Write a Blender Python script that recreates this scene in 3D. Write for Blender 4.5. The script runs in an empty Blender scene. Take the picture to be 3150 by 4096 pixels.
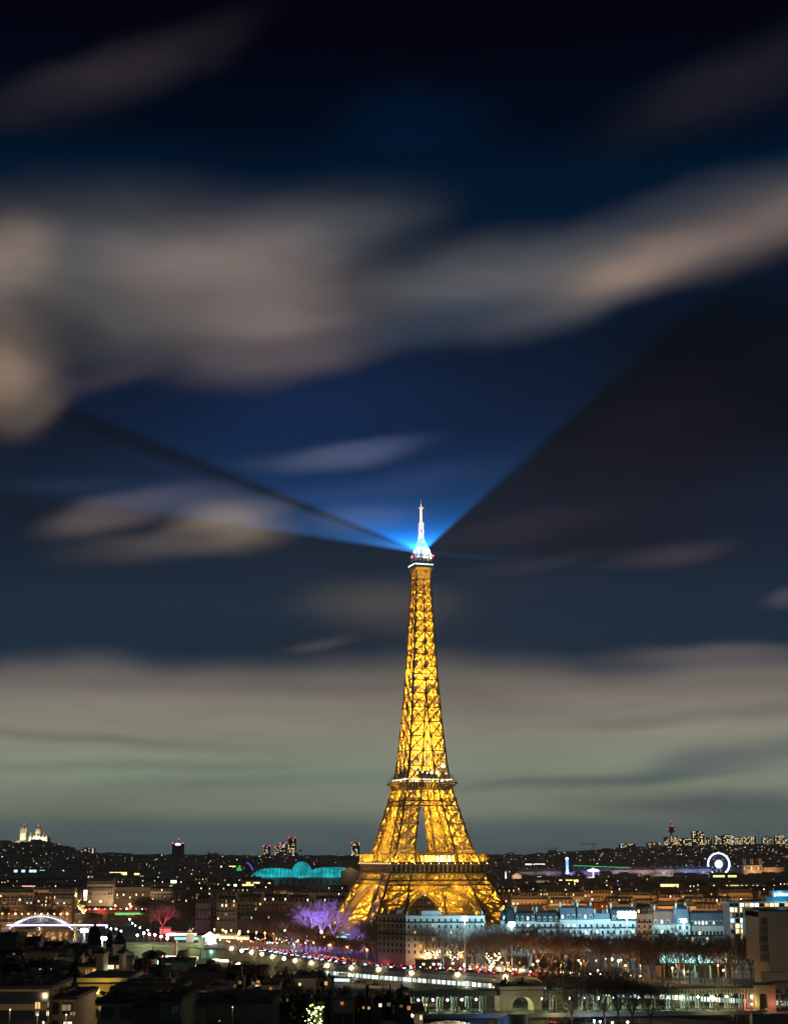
import bpy, math, random
from mathutils import Vector, Matrix
random.seed(7)
R = math.radians
SC = bpy.context.scene
COL = SC.collection
# ------------------------------------------------------------------ camera
F = 5960.0; PHI = R(10); HY = 3425.0; CX = 1575.0; H = 63.0     # focal length and image rows in photo pixels
CY = HY - F * math.tan(PHI)
cs, sn = math.cos(PHI), math.sin(PHI)
cam = bpy.data.cameras.new("camera"); co = bpy.data.objects.new("camera", cam); COL.objects.link(co)
co.location = (0, 0, H); co.rotation_euler = (R(90) + PHI, 0, 0)
cam.sensor_fit = 'HORIZONTAL'; cam.sensor_width = 36; cam.lens = F / 3150 * 36
cam.shift_y = (CY - 2048) / 3150; cam.clip_start = 1; cam.clip_end = 40000
SC.camera = co
SC.view_settings.view_transform = 'Standard'; SC.view_settings.look = 'None'
SC.view_settings.exposure = 0; SC.view_settings.gamma = 1
SC.cycles.max_bounces = 5; SC.cycles.diffuse_bounces = 2; SC.cycles.glossy_bounces = 3
SC.cycles.transparent_max_bounces = 12; SC.cycles.volume_bounces = 0
SC.cycles.sample_clamp_indirect = 3; SC.cycles.sample_clamp_direct = 60
SC.cycles.caustics_reflective = False; SC.cycles.caustics_refractive = False
SC.cycles.use_light_tree = True

def ray(px, py):
    u = (px - CX) / F; v = (CY - py) / F
    return u, cs - v * sn, sn + v * cs
def S(px, py, Y):                       # surveyed point of the place at depth Y
    a, b, c = ray(px, py); t = Y / b
    return Vector((a * t, Y, H + c * t))
def G(px, py, z=0.0):                   # surveyed point on a level of height z
    a, b, c = ray(px, py); t = (z - H) / c
    return Vector((a * t, b * t, z))
def lin(c):                             # sRGB 0-255 to linear
    return tuple(((x / 255) / 12.92 if x / 255 <= .04045 else ((x / 255 + .055) / 1.055) ** 2.4) for x in c)

# ------------------------------------------------------------------ night sky (world directions: azimuth, elevation)
W = bpy.data.worlds.new("World"); SC.world = W; W.use_nodes = True
W.cycles.sampling_method = 'MANUAL'; W.cycles.sample_map_resolution = 512
nt = W.node_tree; N = nt.nodes; L = nt.links
for n in list(N): N.remove(n)
out = N.new('ShaderNodeOutputWorld'); bg = N.new('ShaderNodeBackground'); L.new(bg.outputs[0], out.inputs[0])
def math_(op, a, b=None, c=None, clamp=False):
    n = N.new('ShaderNodeMath'); n.operation = op; n.use_clamp = clamp
    for i, x in enumerate((a, b, c)):
        if x is None: continue
        if isinstance(x, (int, float)): n.inputs[i].default_value = x
        else: L.new(x, n.inputs[i])
    return n.outputs[0]
tc = N.new('ShaderNodeTexCoord'); sp = N.new('ShaderNodeSeparateXYZ'); L.new(tc.outputs['Generated'], sp.inputs[0])
az = math_('MULTIPLY', math_('ARCTAN2', sp.outputs[0], sp.outputs[1]), 57.2958)
el = math_('MULTIPLY', math_('ARCSINE', sp.outputs[2]), 57.2958)
cmb = N.new('ShaderNodeCombineXYZ'); L.new(az, cmb.inputs[0]); L.new(el, cmb.inputs[1])
def noise(vec, scale, sxy, detail=2, rough=.5, off=(0, 0, 0), rot=0):
    m = N.new('ShaderNodeMapping'); L.new(vec, m.inputs[0]); m.inputs['Scale'].default_value = (sxy[0], sxy[1], 1)
    m.inputs['Location'].default_value = off; m.inputs['Rotation'].default_value = (0, 0, rot)
    n = N.new('ShaderNodeTexNoise'); n.inputs['Scale'].default_value = scale; n.inputs['Detail'].default_value = detail
    n.inputs['Roughness'].default_value = rough
    L.new(m.outputs[0], n.inputs['Vector']); return n
w1 = noise(cmb.outputs[0], .16, (1, 2.2), 2, .5, (3, 1, 0))
vs = N.new('ShaderNodeVectorMath'); vs.operation = 'SUBTRACT'; L.new(w1.outputs['Color'], vs.inputs[0]); vs.inputs[1].default_value = (.5, .5, .5)
vm = N.new('ShaderNodeVectorMath'); vm.operation = 'MULTIPLY'; L.new(vs.outputs[0], vm.inputs[0]); vm.inputs[1].default_value = (2.6, .9, 0)
va = N.new('ShaderNodeVectorMath'); va.operation = 'ADD'; L.new(vm.outputs[0], va.inputs[0]); L.new(cmb.outputs[0], va.inputs[1])
WARP = va.outputs[0]
def azel(px, py):
    a, b, c = ray(px, py); return math.degrees(math.atan2(a, b)), math.degrees(math.atan2(c, math.hypot(a, b)))
# vertical gradient of the sky and the cloud bank low over the city
def elv(py): return azel(1575, py)[1]
edge = noise(cmb.outputs[0], .16, (1, .1), 1, .4, (1.3, 0, 0))
edgew = math_('MULTIPLY', math_('SUBTRACT', edge.outputs[0], .5), 2.2)
el_w = math_('ADD', el, edgew)
def ramp(fac, lo, hi, stops):
    mr = N.new('ShaderNodeMapRange'); L.new(fac, mr.inputs[0]); mr.inputs[1].default_value = lo; mr.inputs[2].default_value = hi
    cr = N.new('ShaderNodeValToRGB'); L.new(mr.outputs[0], cr.inputs[0]); cr.color_ramp.interpolation = 'EASE'
    e = cr.color_ramp.elements
    while len(e) > 1: e.remove(e[0])
    first = True
    for p, c in stops:
        q = (p - lo) / (hi - lo)
        if first: e[0].position = q; k = e[0]; first = False
        else: k = e.new(q)
        k.color = (*lin(c), 1)
    return cr.outputs[0]
base = ramp(el, -2, 32, [(elv(3425) - 1.5, (70, 82, 84)), (elv(2850), (31, 47, 64)), (elv(2450), (28, 43, 60)), (elv(2050), (21, 31, 47)),
     (elv(1650), (13, 20, 33)), (elv(1300), (8, 20, 36)), (elv(750), (0, 20, 40)), (elv(500), (0, 7, 22)), (elv(100), (1, 1, 12))])
bank = ramp(el, -2, 8.2, [(elv(3425), (84, 102, 108)), (elv(3330), (96, 112, 112)), (elv(3230), (130, 137, 122)), (elv(3100), (134, 145, 126)),
     (elv(2950), (138, 138, 122)), (elv(2820), (130, 124, 114)), (elv(2740), (112, 106, 100)), (elv(2640), (96, 94, 94))])
mr = N.new('ShaderNodeMapRange'); mr.interpolation_type = 'SMOOTHSTEP'; L.new(el_w, mr.inputs[0])
mr.inputs[1].default_value = elv(2590); mr.inputs[2].default_value = elv(2745); mr.inputs[3].default_value = 0; mr.inputs[4].default_value = 1
def mix(fac, a, b, typ='MIX'):
    m = N.new('ShaderNodeMix'); m.data_type = 'RGBA'; m.blend_type = typ; m.clamp_factor = True
    if isinstance(fac, (int, float)): m.inputs[0].default_value = fac
    else: L.new(fac, m.inputs[0])
    for i, x in ((6, a), (7, b)):
        if isinstance(x, tuple): m.inputs[i].default_value = (*x, 1)
        else: L.new(x, m.inputs[i])
    return m.outputs[2]
sky = mix(mr.outputs[0], base, bank)
stA = noise(WARP, .22, (.45, 1.7), 2.5, .5, (5, 2, 0), R(-12))
WISP = math_('ADD', .12, math_('MULTIPLY', stA.outputs[0], 1.8))
BL = [  # photo position, half sizes, slope in degrees, colour, opacity
 (2750, 1500, 620, 260, 5, (6, 9, 15), .8), (2560, 1850, 520, 260, 30, (26, 25, 36), .75), (1250, 1640, 520, 170, 8, (20, 34, 66), .6),
 (120, 1750, 300, 150, 0, (15, 24, 38), .8),
 (470, 285, 500, 78, 21, (46, 41, 46), .7), (250, 420, 330, 80, 16, (38, 35, 42), .5), (2950, 330, 520, 100, 14, (27, 27, 37), .9), (1650, 530, 330, 120, 0, (0, 22, 46), .7),
 (480, 930, 620, 150, 4, (66, 68, 74), .75), (1150, 980, 520, 150, 10, (80, 82, 86), .85), (60, 1090, 230, 150, 8, (138, 122, 110), 1),
 (560, 1090, 500, 165, 4, (86, 86, 86), .8), (850, 1090, 420, 150, 8, (120, 108, 104), .95), (1020, 1260, 520, 150, 8, (116, 104, 99), .95),
 (1150, 1440, 380, 70, 10, (88, 78, 78), .9), (420, 1290, 480, 130, 2, (88, 85, 80), .85), (30, 1500, 180, 150, 35, (136, 116, 98), .95), (110, 1640, 150, 60, 40, (84, 78, 76), .6),
 (520, 1480, 330, 45, 18, (66, 58, 62), .7), (220, 1330, 220, 90, -25, (38, 40, 42), .6),
 (1950, 1130, 480, 120, 8, (98, 99, 102), .95), (2200, 1220, 380, 75, 14, (74, 76, 82), .8), (2350, 1060, 400, 100, 12, (90, 90, 92), .8),
 (2680, 1005, 520, 88, 13, (128, 112, 102), 1), (2620, 1050, 330, 45, 12, (148, 126, 112), .7), (3050, 890, 400, 100, 13, (112, 99, 96), .9),
 (2850, 800, 500, 70, 10, (62, 66, 76), .6), (1760, 1290, 420, 70, 12, (52, 62, 76), .6),
 (1330, 1830, 320, 38, 5, (84, 90, 106), .7), (1480, 1800, 260, 26, 6, (70, 78, 104), .5), (1480, 1960, 500, 40, 8, (48, 56, 80), .4), (1450, 2070, 200, 42, 8, (84, 86, 104), .5),
 (900, 2105, 230, 75, 4, (132, 118, 100), 1), (380, 2060, 200, 55, 14, (92, 84, 84), .95), (620, 2000, 280, 45, 8, (74, 70, 78), .8), (640, 2170, 330, 45, 8, (80, 74, 76), .85),
 (280, 1925, 200, 22, 4, (34, 40, 54), .6), (2050, 2110, 360, 55, 6, (42, 42, 54), .7), (2680, 2210, 200, 34, 8, (60, 56, 66), .8), (2150, 2250, 280, 22, 8, (46, 48, 60), .6),
 (1530, 2430, 270, 70, 0, (72, 70, 72), .85), (1370, 2400, 200, 30, 6, (60, 62, 66), .4), (1270, 2570, 150, 18, 6, (74, 72, 78), .7), (3150, 2370, 110, 34, 8, (74, 74, 84), .8), (2820, 2625, 400, 34, 0, (96, 92, 94), .8),
 (2300, 3130, 700, 22, 3, (96, 106, 106), .7), (3020, 3020, 420, 50, 8, (82, 92, 98), .75), (2950, 3220, 500, 45, 0, (84, 96, 100), .8), (350, 2960, 600, 22, -3, (112, 114, 102), .7),
 (1150, 3130, 700, 28, 2, (98, 116, 108), .6), (2700, 2870, 600, 26, 2, (112, 108, 100), .6), (600, 3070, 700, 20, 1, (112, 120, 104), .6), (1950, 2790, 260, 70, 0, (112, 104, 96), .4)]
for (px, py, hw, hh, rot, colr, op) in BL:
    a0, e0 = azel(px, py); k = 57.2958 / F
    m = N.new('ShaderNodeMapping'); m.vector_type = 'TEXTURE'; L.new(WARP, m.inputs[0])
    m.inputs['Location'].default_value = (a0, e0, 0); m.inputs['Rotation'].default_value = (0, 0, R(rot))
    m.inputs['Scale'].default_value = (hw * k * 1.05, hh * k * 1.25, 1)
    ln = N.new('ShaderNodeVectorMath'); ln.operation = 'LENGTH'; L.new(m.outputs[0], ln.inputs[0])
    f = N.new('ShaderNodeMapRange'); f.interpolation_type = 'SMOOTHERSTEP'; L.new(ln.outputs['Value'], f.inputs[0])
    f.inputs[1].default_value = 1.7; f.inputs[2].default_value = -.1; f.inputs[3].default_value = 0; f.inputs[4].default_value = op
    sky = mix(math_('MULTIPLY', f.outputs[0], WISP, clamp=True), sky, lin(colr))
st = noise(WARP, .34, (.3, 2.0), 2, .5, (0, 0, 0), R(-5)); st2 = noise(WARP, .22, (.4, 1.7), 3, .5, (9, 4, 0), R(-12))
mul = math_('ADD', .585, math_('ADD', math_('MULTIPLY', st.outputs[0], .38), math_('MULTIPLY', st2.outputs[0], .42)))
sv = N.new('ShaderNodeVectorMath'); sv.operation = 'SCALE'; L.new(sky, sv.inputs[0]); L.new(mul, sv.inputs['Scale'])
# the faint physical night sky (sun far below the horizon) lies under the city-lit cloud
nish = N.new('ShaderNodeTexSky'); nish.sky_type = 'NISHITA'; nish.sun_disc = False; nish.sun_elevation = R(-8); nish.sun_rotation = R(250)
ns = N.new('ShaderNodeVectorMath'); ns.operation = 'SCALE'; L.new(nish.outputs[0], ns.inputs[0]); ns.inputs['Scale'].default_value = .05
ad = N.new('ShaderNodeVectorMath'); ad.operation = 'ADD'; L.new(sv.outputs[0], ad.inputs[0]); L.new(ns.outputs[0], ad.inputs[1])
L.new(ad.outputs[0], bg.inputs[0]); bg.inputs[1].default_value = 1.0

# ------------------------------------------------------------------ lamps
LSETS = {}
def lamp(loc, power, color, radius=.4, spot=None, target=None, name="lamp_light"):
    key = (round(power), color, radius, spot)
    if key not in LSETS:
        d = bpy.data.lights.new(name, 'SPOT' if spot else 'POINT'); d.energy = power; d.color = color; d.shadow_soft_size = radius
        if spot: d.spot_size = R(spot); d.spot_blend = .6
        LSETS[key] = d
    o = bpy.data.objects.new(name, LSETS[key]); COL.objects.link(o); o.location = loc
    if target is not None:
        o.rotation_euler = (Vector(target) - Vector(loc)).to_track_quat('-Z', 'Y').to_euler()
    return o

# ------------------------------------------------------------------ materials
MATS = {}
def mat(name, base=(.5, .5, .5), rough=.8, metal=0, emit=None, es=0, noise_amt=0, nscale=.3, bump=0, spec=.3):
    if name in MATS: return MATS[name]
    m = bpy.data.materials.new(name); m.use_nodes = True; t = m.node_tree; b = t.nodes['Principled BSDF']
    b.inputs['Base Color'].default_value = (*base, 1); b.inputs['Roughness'].default_value = rough; b.inputs['Metallic'].default_value = metal
    b.inputs['Specular IOR Level'].default_value = spec
    if emit: b.inputs['Emission Color'].default_value = (*emit, 1); b.inputs['Emission Strength'].default_value = es; m.cycles.emission_sampling = 'NONE'
    if noise_amt or bump:
        tcn = t.nodes.new('ShaderNodeTexCoord'); n = t.nodes.new('ShaderNodeTexNoise'); n.inputs['Scale'].default_value = nscale; n.inputs['Detail'].default_value = 5
        t.links.new(tcn.outputs['Object'], n.inputs['Vector'])
        oi = t.nodes.new('ShaderNodeObjectInfo')
        mm = t.nodes.new('ShaderNodeMath'); mm.operation = 'MULTIPLY_ADD'; t.links.new(n.outputs[0], mm.inputs[0]); mm.inputs[1].default_value = noise_amt * 2; mm.inputs[2].default_value = 1 - noise_amt
        m3 = t.nodes.new('ShaderNodeMath'); m3.operation = 'MULTIPLY_ADD'; t.links.new(oi.outputs['Random'], m3.inputs[0]); m3.inputs[1].default_value = noise_amt * .8; m3.inputs[2].default_value = 1 - noise_amt * .4
        m4 = t.nodes.new('ShaderNodeMath'); m4.operation = 'MULTIPLY'; t.links.new(mm.outputs[0], m4.inputs[0]); t.links.new(m3.outputs[0], m4.inputs[1])
        v = t.nodes.new('ShaderNodeVectorMath'); v.operation = 'SCALE'; v.inputs[0].default_value = base; t.links.new(m4.outputs[0], v.inputs['Scale'])
        t.links.new(v.outputs[0], b.inputs['Base Color'])
        if bump:
            bp = t.nodes.new('ShaderNodeBump'); bp.inputs['Strength'].default_value = bump; t.links.new(n.outputs[0], bp.inputs['Height']); t.links.new(bp.outputs[0], b.inputs['Normal'])
    MATS[name] = m; return m
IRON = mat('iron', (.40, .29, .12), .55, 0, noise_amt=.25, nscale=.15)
IRON_SH = mat('iron_shaded', (.15, .095, .04), .6, noise_amt=.2)  # same paint darkened, standing in for the columns' unlit outer sides
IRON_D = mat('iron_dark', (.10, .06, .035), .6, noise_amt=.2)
STONE = mat('stone', (.42, .38, .31), .9, noise_amt=.25, nscale=.12, bump=.2)
STONE_W = mat('stone_warm', (.40, .33, .25), .9, noise_amt=.25, nscale=.15)
STONE_G = mat('stone_grey', (.30, .29, .27), .9, noise_amt=.25, nscale=.15)
CONC = mat('concrete', (.36, .31, .25), .9, noise_amt=.18, nscale=.1)
DARKW = mat('dark_render', (.10, .085, .07), .9, noise_amt=.3, nscale=.3)
ZINC = mat('zinc', (.09, .105, .12), .55, noise_amt=.25, nscale=.4)
SLATE = mat('slate', (.035, .04, .048), .6, noise_amt=.3, nscale=.5)
SLATE_R = mat('rust_roof', (.22, .09, .06), .8, noise_amt=.3)
BRICK = mat('brick', (.22, .10, .06), .9, noise_amt=.3, nscale=.6)
GLASS = mat('dark_glass', (.02, .025, .03), .12, spec=.6)
RAIL = mat('black_rail', (.02, .02, .022), .5)
ASPH = mat('asphalt', (.05, .05, .052), .85, noise_amt=.25, nscale=.08)
PAVE = mat('paving', (.16, .15, .135), .9, noise_amt=.25, nscale=.1)
QUAY = mat('quay_stone', (.24, .22, .18), .9, noise_amt=.3, nscale=.15, bump=.2)
GRASS = mat('grass', (.035, .06, .018), .95, noise_amt=.4, nscale=.4)
LAND = mat('city_ground', (.05, .048, .045), .95, noise_amt=.3, nscale=.02)
BARK = mat('bark', (.16, .125, .095), .95, noise_amt=.2)
TWIG = mat('twig', (.17, .13, .10), .95, noise_amt=.2)
LEAF = mat('needles', (.035, .075, .02), .9, noise_amt=.4)
WHITEP = mat('white_paint', (.78, .78, .76), .6, noise_amt=.06)
CANVAS = mat('canvas', (.75, .72, .66), .9, noise_amt=.1)
STEELG = mat('green_grey_steel', (.34, .38, .33), .6, noise_amt=.15)
def glow(name, c, s): return mat(name, (.6, .6, .6), .6, emit=c, es=s)
WIN_Y = glow('lit_window_yellow', (1, .72, .30), 2.2)
WIN_W = glow('lit_window_white', (1, .93, .75), 2.4)
WIN_O = glow('lit_window_orange', (1, .45, .12), 1.1)
WIN_C = glow('lit_window_cool', (.55, .85, 1), 1.4)
WIN_DIM = glow('lit_window_dim', (1, .66, .30), .35)
WINS = [WIN_Y, WIN_Y, WIN_W, WIN_O, WIN_C, WIN_DIM]
B_WHITE = glow('bulb_white', (1, .92, .75), 28)
B_YEL = glow('bulb_yellow', (1, .78, .32), 28)
B_ORG = glow('bulb_orange', (1, .42, .08), 22)
B_COOL = glow('bulb_cool', (.6, .85, 1), 36)
B_GREEN = glow('bulb_green', (.35, 1, .45), 24)
B_RED = glow('bulb_red', (1, .03, .05), 22)
B_BLUE = glow('bulb_blue', (.10, .18, 1), 26)
B_PURP = glow('bulb_violet', (.5, .25, 1), 22)

# ------------------------------------------------------------------ mesh builder
class MB:
    def __init__(s): s.v = []; s.f = []; s.m = []; s.mi = 0
    def add(s, vs, fs):
        o = len(s.v); s.v += [tuple(p) for p in vs]; s.f += [tuple(o + i for i in f) for f in fs]; s.m += [s.mi] * len(fs); return s
    def box(s, c, d, rz=0):
        x, y, z = d[0] / 2, d[1] / 2, d[2] / 2; ca, sa = math.cos(rz), math.sin(rz)
        P = [(-x, -y, -z), (x, -y, -z), (x, y, -z), (-x, y, -z), (-x, -y, z), (x, -y, z), (x, y, z), (-x, y, z)]
        return s.add([(c[0] + a * ca - b * sa, c[1] + a * sa + b * ca, c[2] + e) for a, b, e in P],
                     [(0, 3, 2, 1), (4, 5, 6, 7), (0, 1, 5, 4), (1, 2, 6, 5), (2, 3, 7, 6), (3, 0, 4, 7)])
    def bb(s, x0, x1, y0, y1, z0, z1): return s.box(((x0 + x1) / 2, (y0 + y1) / 2, (z0 + z1) / 2), (x1 - x0, y1 - y0, z1 - z0))
    def frus(s, x0, x1, y0, y1, z0, z1, ix, iy=None):
        iy = ix if iy is None else iy
        return s.add([(x0, y0, z0), (x1, y0, z0), (x1, y1, z0), (x0, y1, z0), (x0 + ix, y0 + iy, z1), (x1 - ix, y0 + iy, z1), (x1 - ix, y1 - iy, z1), (x0 + ix, y1 - iy, z1)],
                     [(0, 3, 2, 1), (4, 5, 6, 7), (0, 1, 5, 4), (1, 2, 6, 5), (2, 3, 7, 6), (3, 0, 4, 7)])
    def bar(s, p, q, w, w2=None, n=4):
        p = Vector(p); q = Vector(q); d = q - p
        if d.length < 1e-4: return s
        d.normalize(); up = Vector((0, 0, 1)) if abs(d.z) < .95 else Vector((1, 0, 0))
        a = d.cross(up).normalized(); b = d.cross(a); w2 = w if w2 is None else w2
        ph = math.pi / 4 if n == 4 else 0; k = .7071 if n == 4 else .5
        V = [tuple(c + (a * math.cos(ph + 2 * math.pi * i / n) + b * math.sin(ph + 2 * math.pi * i / n)) * ww * k) for c, ww in ((p, w), (q, w2)) for i in range(n)]
        fs = [(i, (i + 1) % n, n + (i + 1) % n, n + i) for i in range(n)]
        if n > 3: fs += [tuple(range(n))[::-1], tuple(range(n, 2 * n))]
        return s.add(V, fs)
    def lathe(s, prof, c=(0, 0, 0), n=16, a0=0, a1=2 * math.pi, sx=1, sy=1):
        full = abs(a1 - a0 - 2 * math.pi) < 1e-6; k = n if full else n + 1
        V = [(c[0] + r * sx * math.cos(a0 + (a1 - a0) * i / n), c[1] + r * sy * math.sin(a0 + (a1 - a0) * i / n), c[2] + z) for r, z in prof for i in range(k)]
        fs = [(j * k + i, j * k + (i + 1) % k, (j + 1) * k + (i + 1) % k, (j + 1) * k + i) for j in range(len(prof) - 1) for i in range(n)]
        return s.add(V, fs)
    def ball(s, c, r, n=8):
        return s.lathe([(max(.001, r * math.sin(math.pi * i / (n // 2 + 1))), -r * math.cos(math.pi * i / (n // 2 + 1))) for i in range(n // 2 + 2)], c, n)
    def prism(s, poly, z0, z1, side=None):
        n = len(poly); V = [(x, y, z0) for x, y in poly] + [(x, y, z1) for x, y in poly]
        s.add(V, [tuple(range(n, 2 * n))]); o = len(s.v) - 2 * n
        k = s.mi
        if side is not None: s.mi = side
        for i in range(n): s.f.append((o + i, o + (i + 1) % n, o + n + (i + 1) % n, o + n + i)); s.m.append(s.mi)
        s.mi = k; return s
    def mesh(s, name, mats):
        me = bpy.data.meshes.new(name); me.from_pydata(s.v, [], s.f)
        for m in (mats if isinstance(mats, (list, tuple)) else [mats]): me.materials.append(m)
        if any(s.m): me.polygons.foreach_set('material_index', s.m)
        me.update(); return me
    def build(s, name, mats, parent=None, loc=(0, 0, 0), rz=0, smooth=False):
        me = s.mesh(name, mats)
        if smooth: me.polygons.foreach_set('use_smooth', [True] * len(me.polygons))
        o = bpy.data.objects.new(name, me); COL.objects.link(o); o.location = loc; o.rotation_euler.z = rz
        if parent: o.parent = parent
        return o
def tag(o, label=None, cat=None, group=None, kind=None):
    if label: o['label'] = label
    if cat: o['category'] = cat
    if group: o['group'] = group
    if kind: o['kind'] = kind
    return o
def thing(name, label, cat, loc=(0, 0, 0), rz=0, group=None):
    o = bpy.data.objects.new(name, None); COL.objects.link(o); o.location = loc; o.rotation_euler.z = rz; o.empty_display_size = 1
    return tag(o, label, cat, group)
def kids(o): return KIDS.get(o.name) or [c for c in COL.objects if c.parent == o]
KIDS = {}
def snapshot(root):                      # remember the tree of a prototype for quick copying
    a = [c for c in COL.objects if c.parent == root]
    KIDS[root.name] = a
    for c in a: KIDS[c.name] = [d for d in COL.objects if d.parent == c]
    return root
def dup(root, loc, rz=0, label=None, group=None, scale=None, src=None):
    r = root.copy(); COL.objects.link(r); r.location = loc; r.rotation_euler.z = rz
    if label: r['label'] = label
    if group: r['group'] = group
    if scale: r.scale = scale
    for ch in KIDS[root.name]:
        c = ch.copy(); COL.objects.link(c); c.parent = r
        for g in KIDS[ch.name]:
            d = g.copy(); COL.objects.link(d); d.parent = c
    return r
ONES = ['', 'first', 'second', 'third', 'fourth', 'fifth', 'sixth', 'seventh', 'eighth', 'ninth', 'tenth', 'eleventh', 'twelfth', 'thirteenth', 'fourteenth', 'fifteenth', 'sixteenth', 'seventeenth', 'eighteenth', 'nineteenth']
TENS = {2: ('twenty', 'twentieth'), 3: ('thirty', 'thirtieth'), 4: ('forty', 'fortieth'), 5: ('fifty', 'fiftieth'), 6: ('sixty', 'sixtieth'), 7: ('seventy', 'seventieth'), 8: ('eighty', 'eightieth')}
def nth(i):
    if i < 20: return ONES[i]
    t, u = divmod(i, 10)
    return TENS[t][1] if u == 0 else TENS[t][0] + ' ' + ONES[u]
def interp(tab, x):
    if x <= tab[0][0]: return tab[0][1]
    for (a, b), (c, d) in zip(tab, tab[1:]):
        if x <= c: return b + (d - b) * (x - a) / (c - a)
    return tab[-1][1]

# ------------------------------------------------------------------ ground, river, banks, far hills
UP = [(-142, 1062), (-93, 1005), (-45, 905), (0, 850), (60, 795), (127, 740), (190, 700), (400, 610)]       # street edge of the left bank
WE = [(-160, 1052), (-130, 950), (-95, 860), (-50, 790), (0, 735), (60, 685), (127, 640), (190, 600), (400, 500)]  # water edge of the lower quay
o = MB(); o.bb(-900, 900, 150, 2600, -9, -7); 
wm = bpy.data.materials.new('river_water'); wm.use_nodes = True; t = wm.node_tree; b = t.nodes['Principled BSDF']
b.inputs['Base Color'].default_value = (.02, .022, .018, 1); b.inputs['Roughness'].default_value = .12; b.inputs['Specular IOR Level'].default_value = .8
tcn = t.nodes.new('ShaderNodeTexCoord'); mp = t.nodes.new('ShaderNodeMapping'); mp.inputs['Scale'].default_value = (.35, .8, 1)
nn = t.nodes.new('ShaderNodeTexNoise'); nn.inputs['Scale'].default_value = .5; nn.inputs['Detail'].default_value = 4
bp = t.nodes.new('ShaderNodeBump'); bp.inputs['Strength'].default_value = .5; bp.inputs['Distance'].default_value = .6
t.links.new(tcn.outputs['Object'], mp.inputs[0]); t.links.new(mp.outputs[0], nn.inputs['Vector']); t.links.new(nn.outputs[0], bp.inputs['Height']); t.links.new(bp.outputs[0], b.inputs['Normal'])
tag(o.build('river', wm), kind='structure')
lb = [(400, 610), (190, 700), (127, 740), (60, 795), (0, 850), (-45, 905), (-93, 1005), (-142, 1062), (-200, 1190), (-262, 1300), (-278, 1450), (-284, 1700), (-276, 2400), (-276, 2650), (3500, 2650), (3500, 200), (900, 200), (400, 500)]
lb = lb[::-1]
tag(MB().prism(lb, -9, 0, 1).build('left_bank', [LAND, QUAY]), kind='structure')
rb = [(-10, 440), (-60, 600), (-160, 760), (-290, 950), (-430, 1180), (-480, 1330), (-372, 1430), (-362, 1700), (-340, 2400), (-340, 2650), (-3500, 2650), (-3500, -300), (60, -300), (30, 300)]
tag(MB().prism(rb, -9, 0, 1).build('right_bank', [LAND, QUAY]), kind='structure')
lq = WE[::-1] + [(x + 1, y + 1) for x, y in UP]
tag(MB().prism(lq, -9, -5.5, 1).build('lower_quay', [PAVE, QUAY]), kind='structure')
isl = [(44, 596), (62, 606), (90, 560), (120, 430), (130, 300), (95, 300), (80, 430), (52, 560)]
tag(MB().prism(isl, -9, -1.5, 1).build('island', [GRASS, QUAY]), kind='structure')
pth = [(58, 590), (66, 590), (100, 430), (112, 300), (106, 300), (94, 430)]
tag(MB().prism(pth, -1.45, -1.42, 0).build('island_path', PAVE), kind='structure')
# quay road with kerb and lane markings
def offs(line, d):
    r = []
    for i, p in enumerate(line):
        a = Vector(line[max(0, i - 1)]); b_ = Vector(line[min(len(line) - 1, i + 1)]); t_ = (b_ - a).normalized(); r.append((p[0] - t_.y * d, p[1] + t_.x * d))
    return r
def strip(line, d0, d1, z0, z1, mb=None):
    mb = mb or MB(); A = offs(line, d0); B = offs(line, d1)
    for i in range(len(line) - 1):
        q = [A[i], A[i + 1], B[i + 1], B[i]]
        mb.add([(x, y, z0) for x, y in q] + [(x, y, z1) for x, y in q], [(0, 3, 2, 1), (4, 5, 6, 7), (0, 1, 5, 4), (1, 2, 6, 5), (2, 3, 7, 6), (3, 0, 4, 7)])
    return mb
tag(strip(UP, 0, 9, 0, .15).build('grass_verge', GRASS), kind='structure')
tag(strip(UP, 9.01, 12, 0, .14).build('river_pavement', PAVE), kind='structure')
tag(strip(UP, 12.02, 30, 0, .004).build('quay_road', ASPH), kind='structure')
tag(strip(UP, 30.02, 44, 0, .14).build('market_pavement', PAVE), kind='structure')
mk = MB()
for d in (16.5, 25.5):
    ln = offs(UP, d)
    for (a, b_) in zip(ln, ln[1:]):
        a, b_ = Vector(a), Vector(b_); n = int((b_ - a).length / 8)
        for i in range(n):
            p = a.lerp(b_, (i + .2) / n); q = a.lerp(b_, (i + .6) / n); t_ = (q - p).normalized(); nx, ny = -t_.y * .1, t_.x * .1
            mk.add([(p.x - nx, p.y - ny, .009), (q.x - nx, q.y - ny, .009), (q.x + nx, q.y + ny, .009), (p.x + nx, p.y + ny, .009)], [(0, 1, 2, 3)])
tag(mk.build('road_markings', WHITEP), kind='structure')
# far terrain
RIDGE = [(-400, 108), (0, 106), (200, 106), (260, 92), (330, 70), (450, 58), (700, 52), (1500, 50), (2100, 55), (2250, 66), (2330, 74), (2480, 88), (2660, 96), (3150, 104), (3500, 106)]
def ground(x, y):
    if y < 2500: return 0
    u = CX + x / y * F / cs * .985
    zr = interp(RIDGE, u) - 6
    e = 5600 if u < 900 else 7200
    t_ = min(1, max(0, (y - 2500) / (e - 2500))); t_ = t_ * t_ * (3 - 2 * t_)
    if u < 900: t_ = t_ ** 1.7 if y < 5600 else 1
    k = 1 if y < e + 600 else max(.55, 1 - (y - e - 600) / 4000)
    return zr * t_ * k
tm = MB(); xs = [-1 + i / 40 for i in range(81)]; ys = [2500 + i * 150 for i in range(70)]
for y in ys:
    for x in xs: X = x * y * .42; tm.v.append((X, y, ground(X, y) + .2))
nx_ = len(xs)
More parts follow.
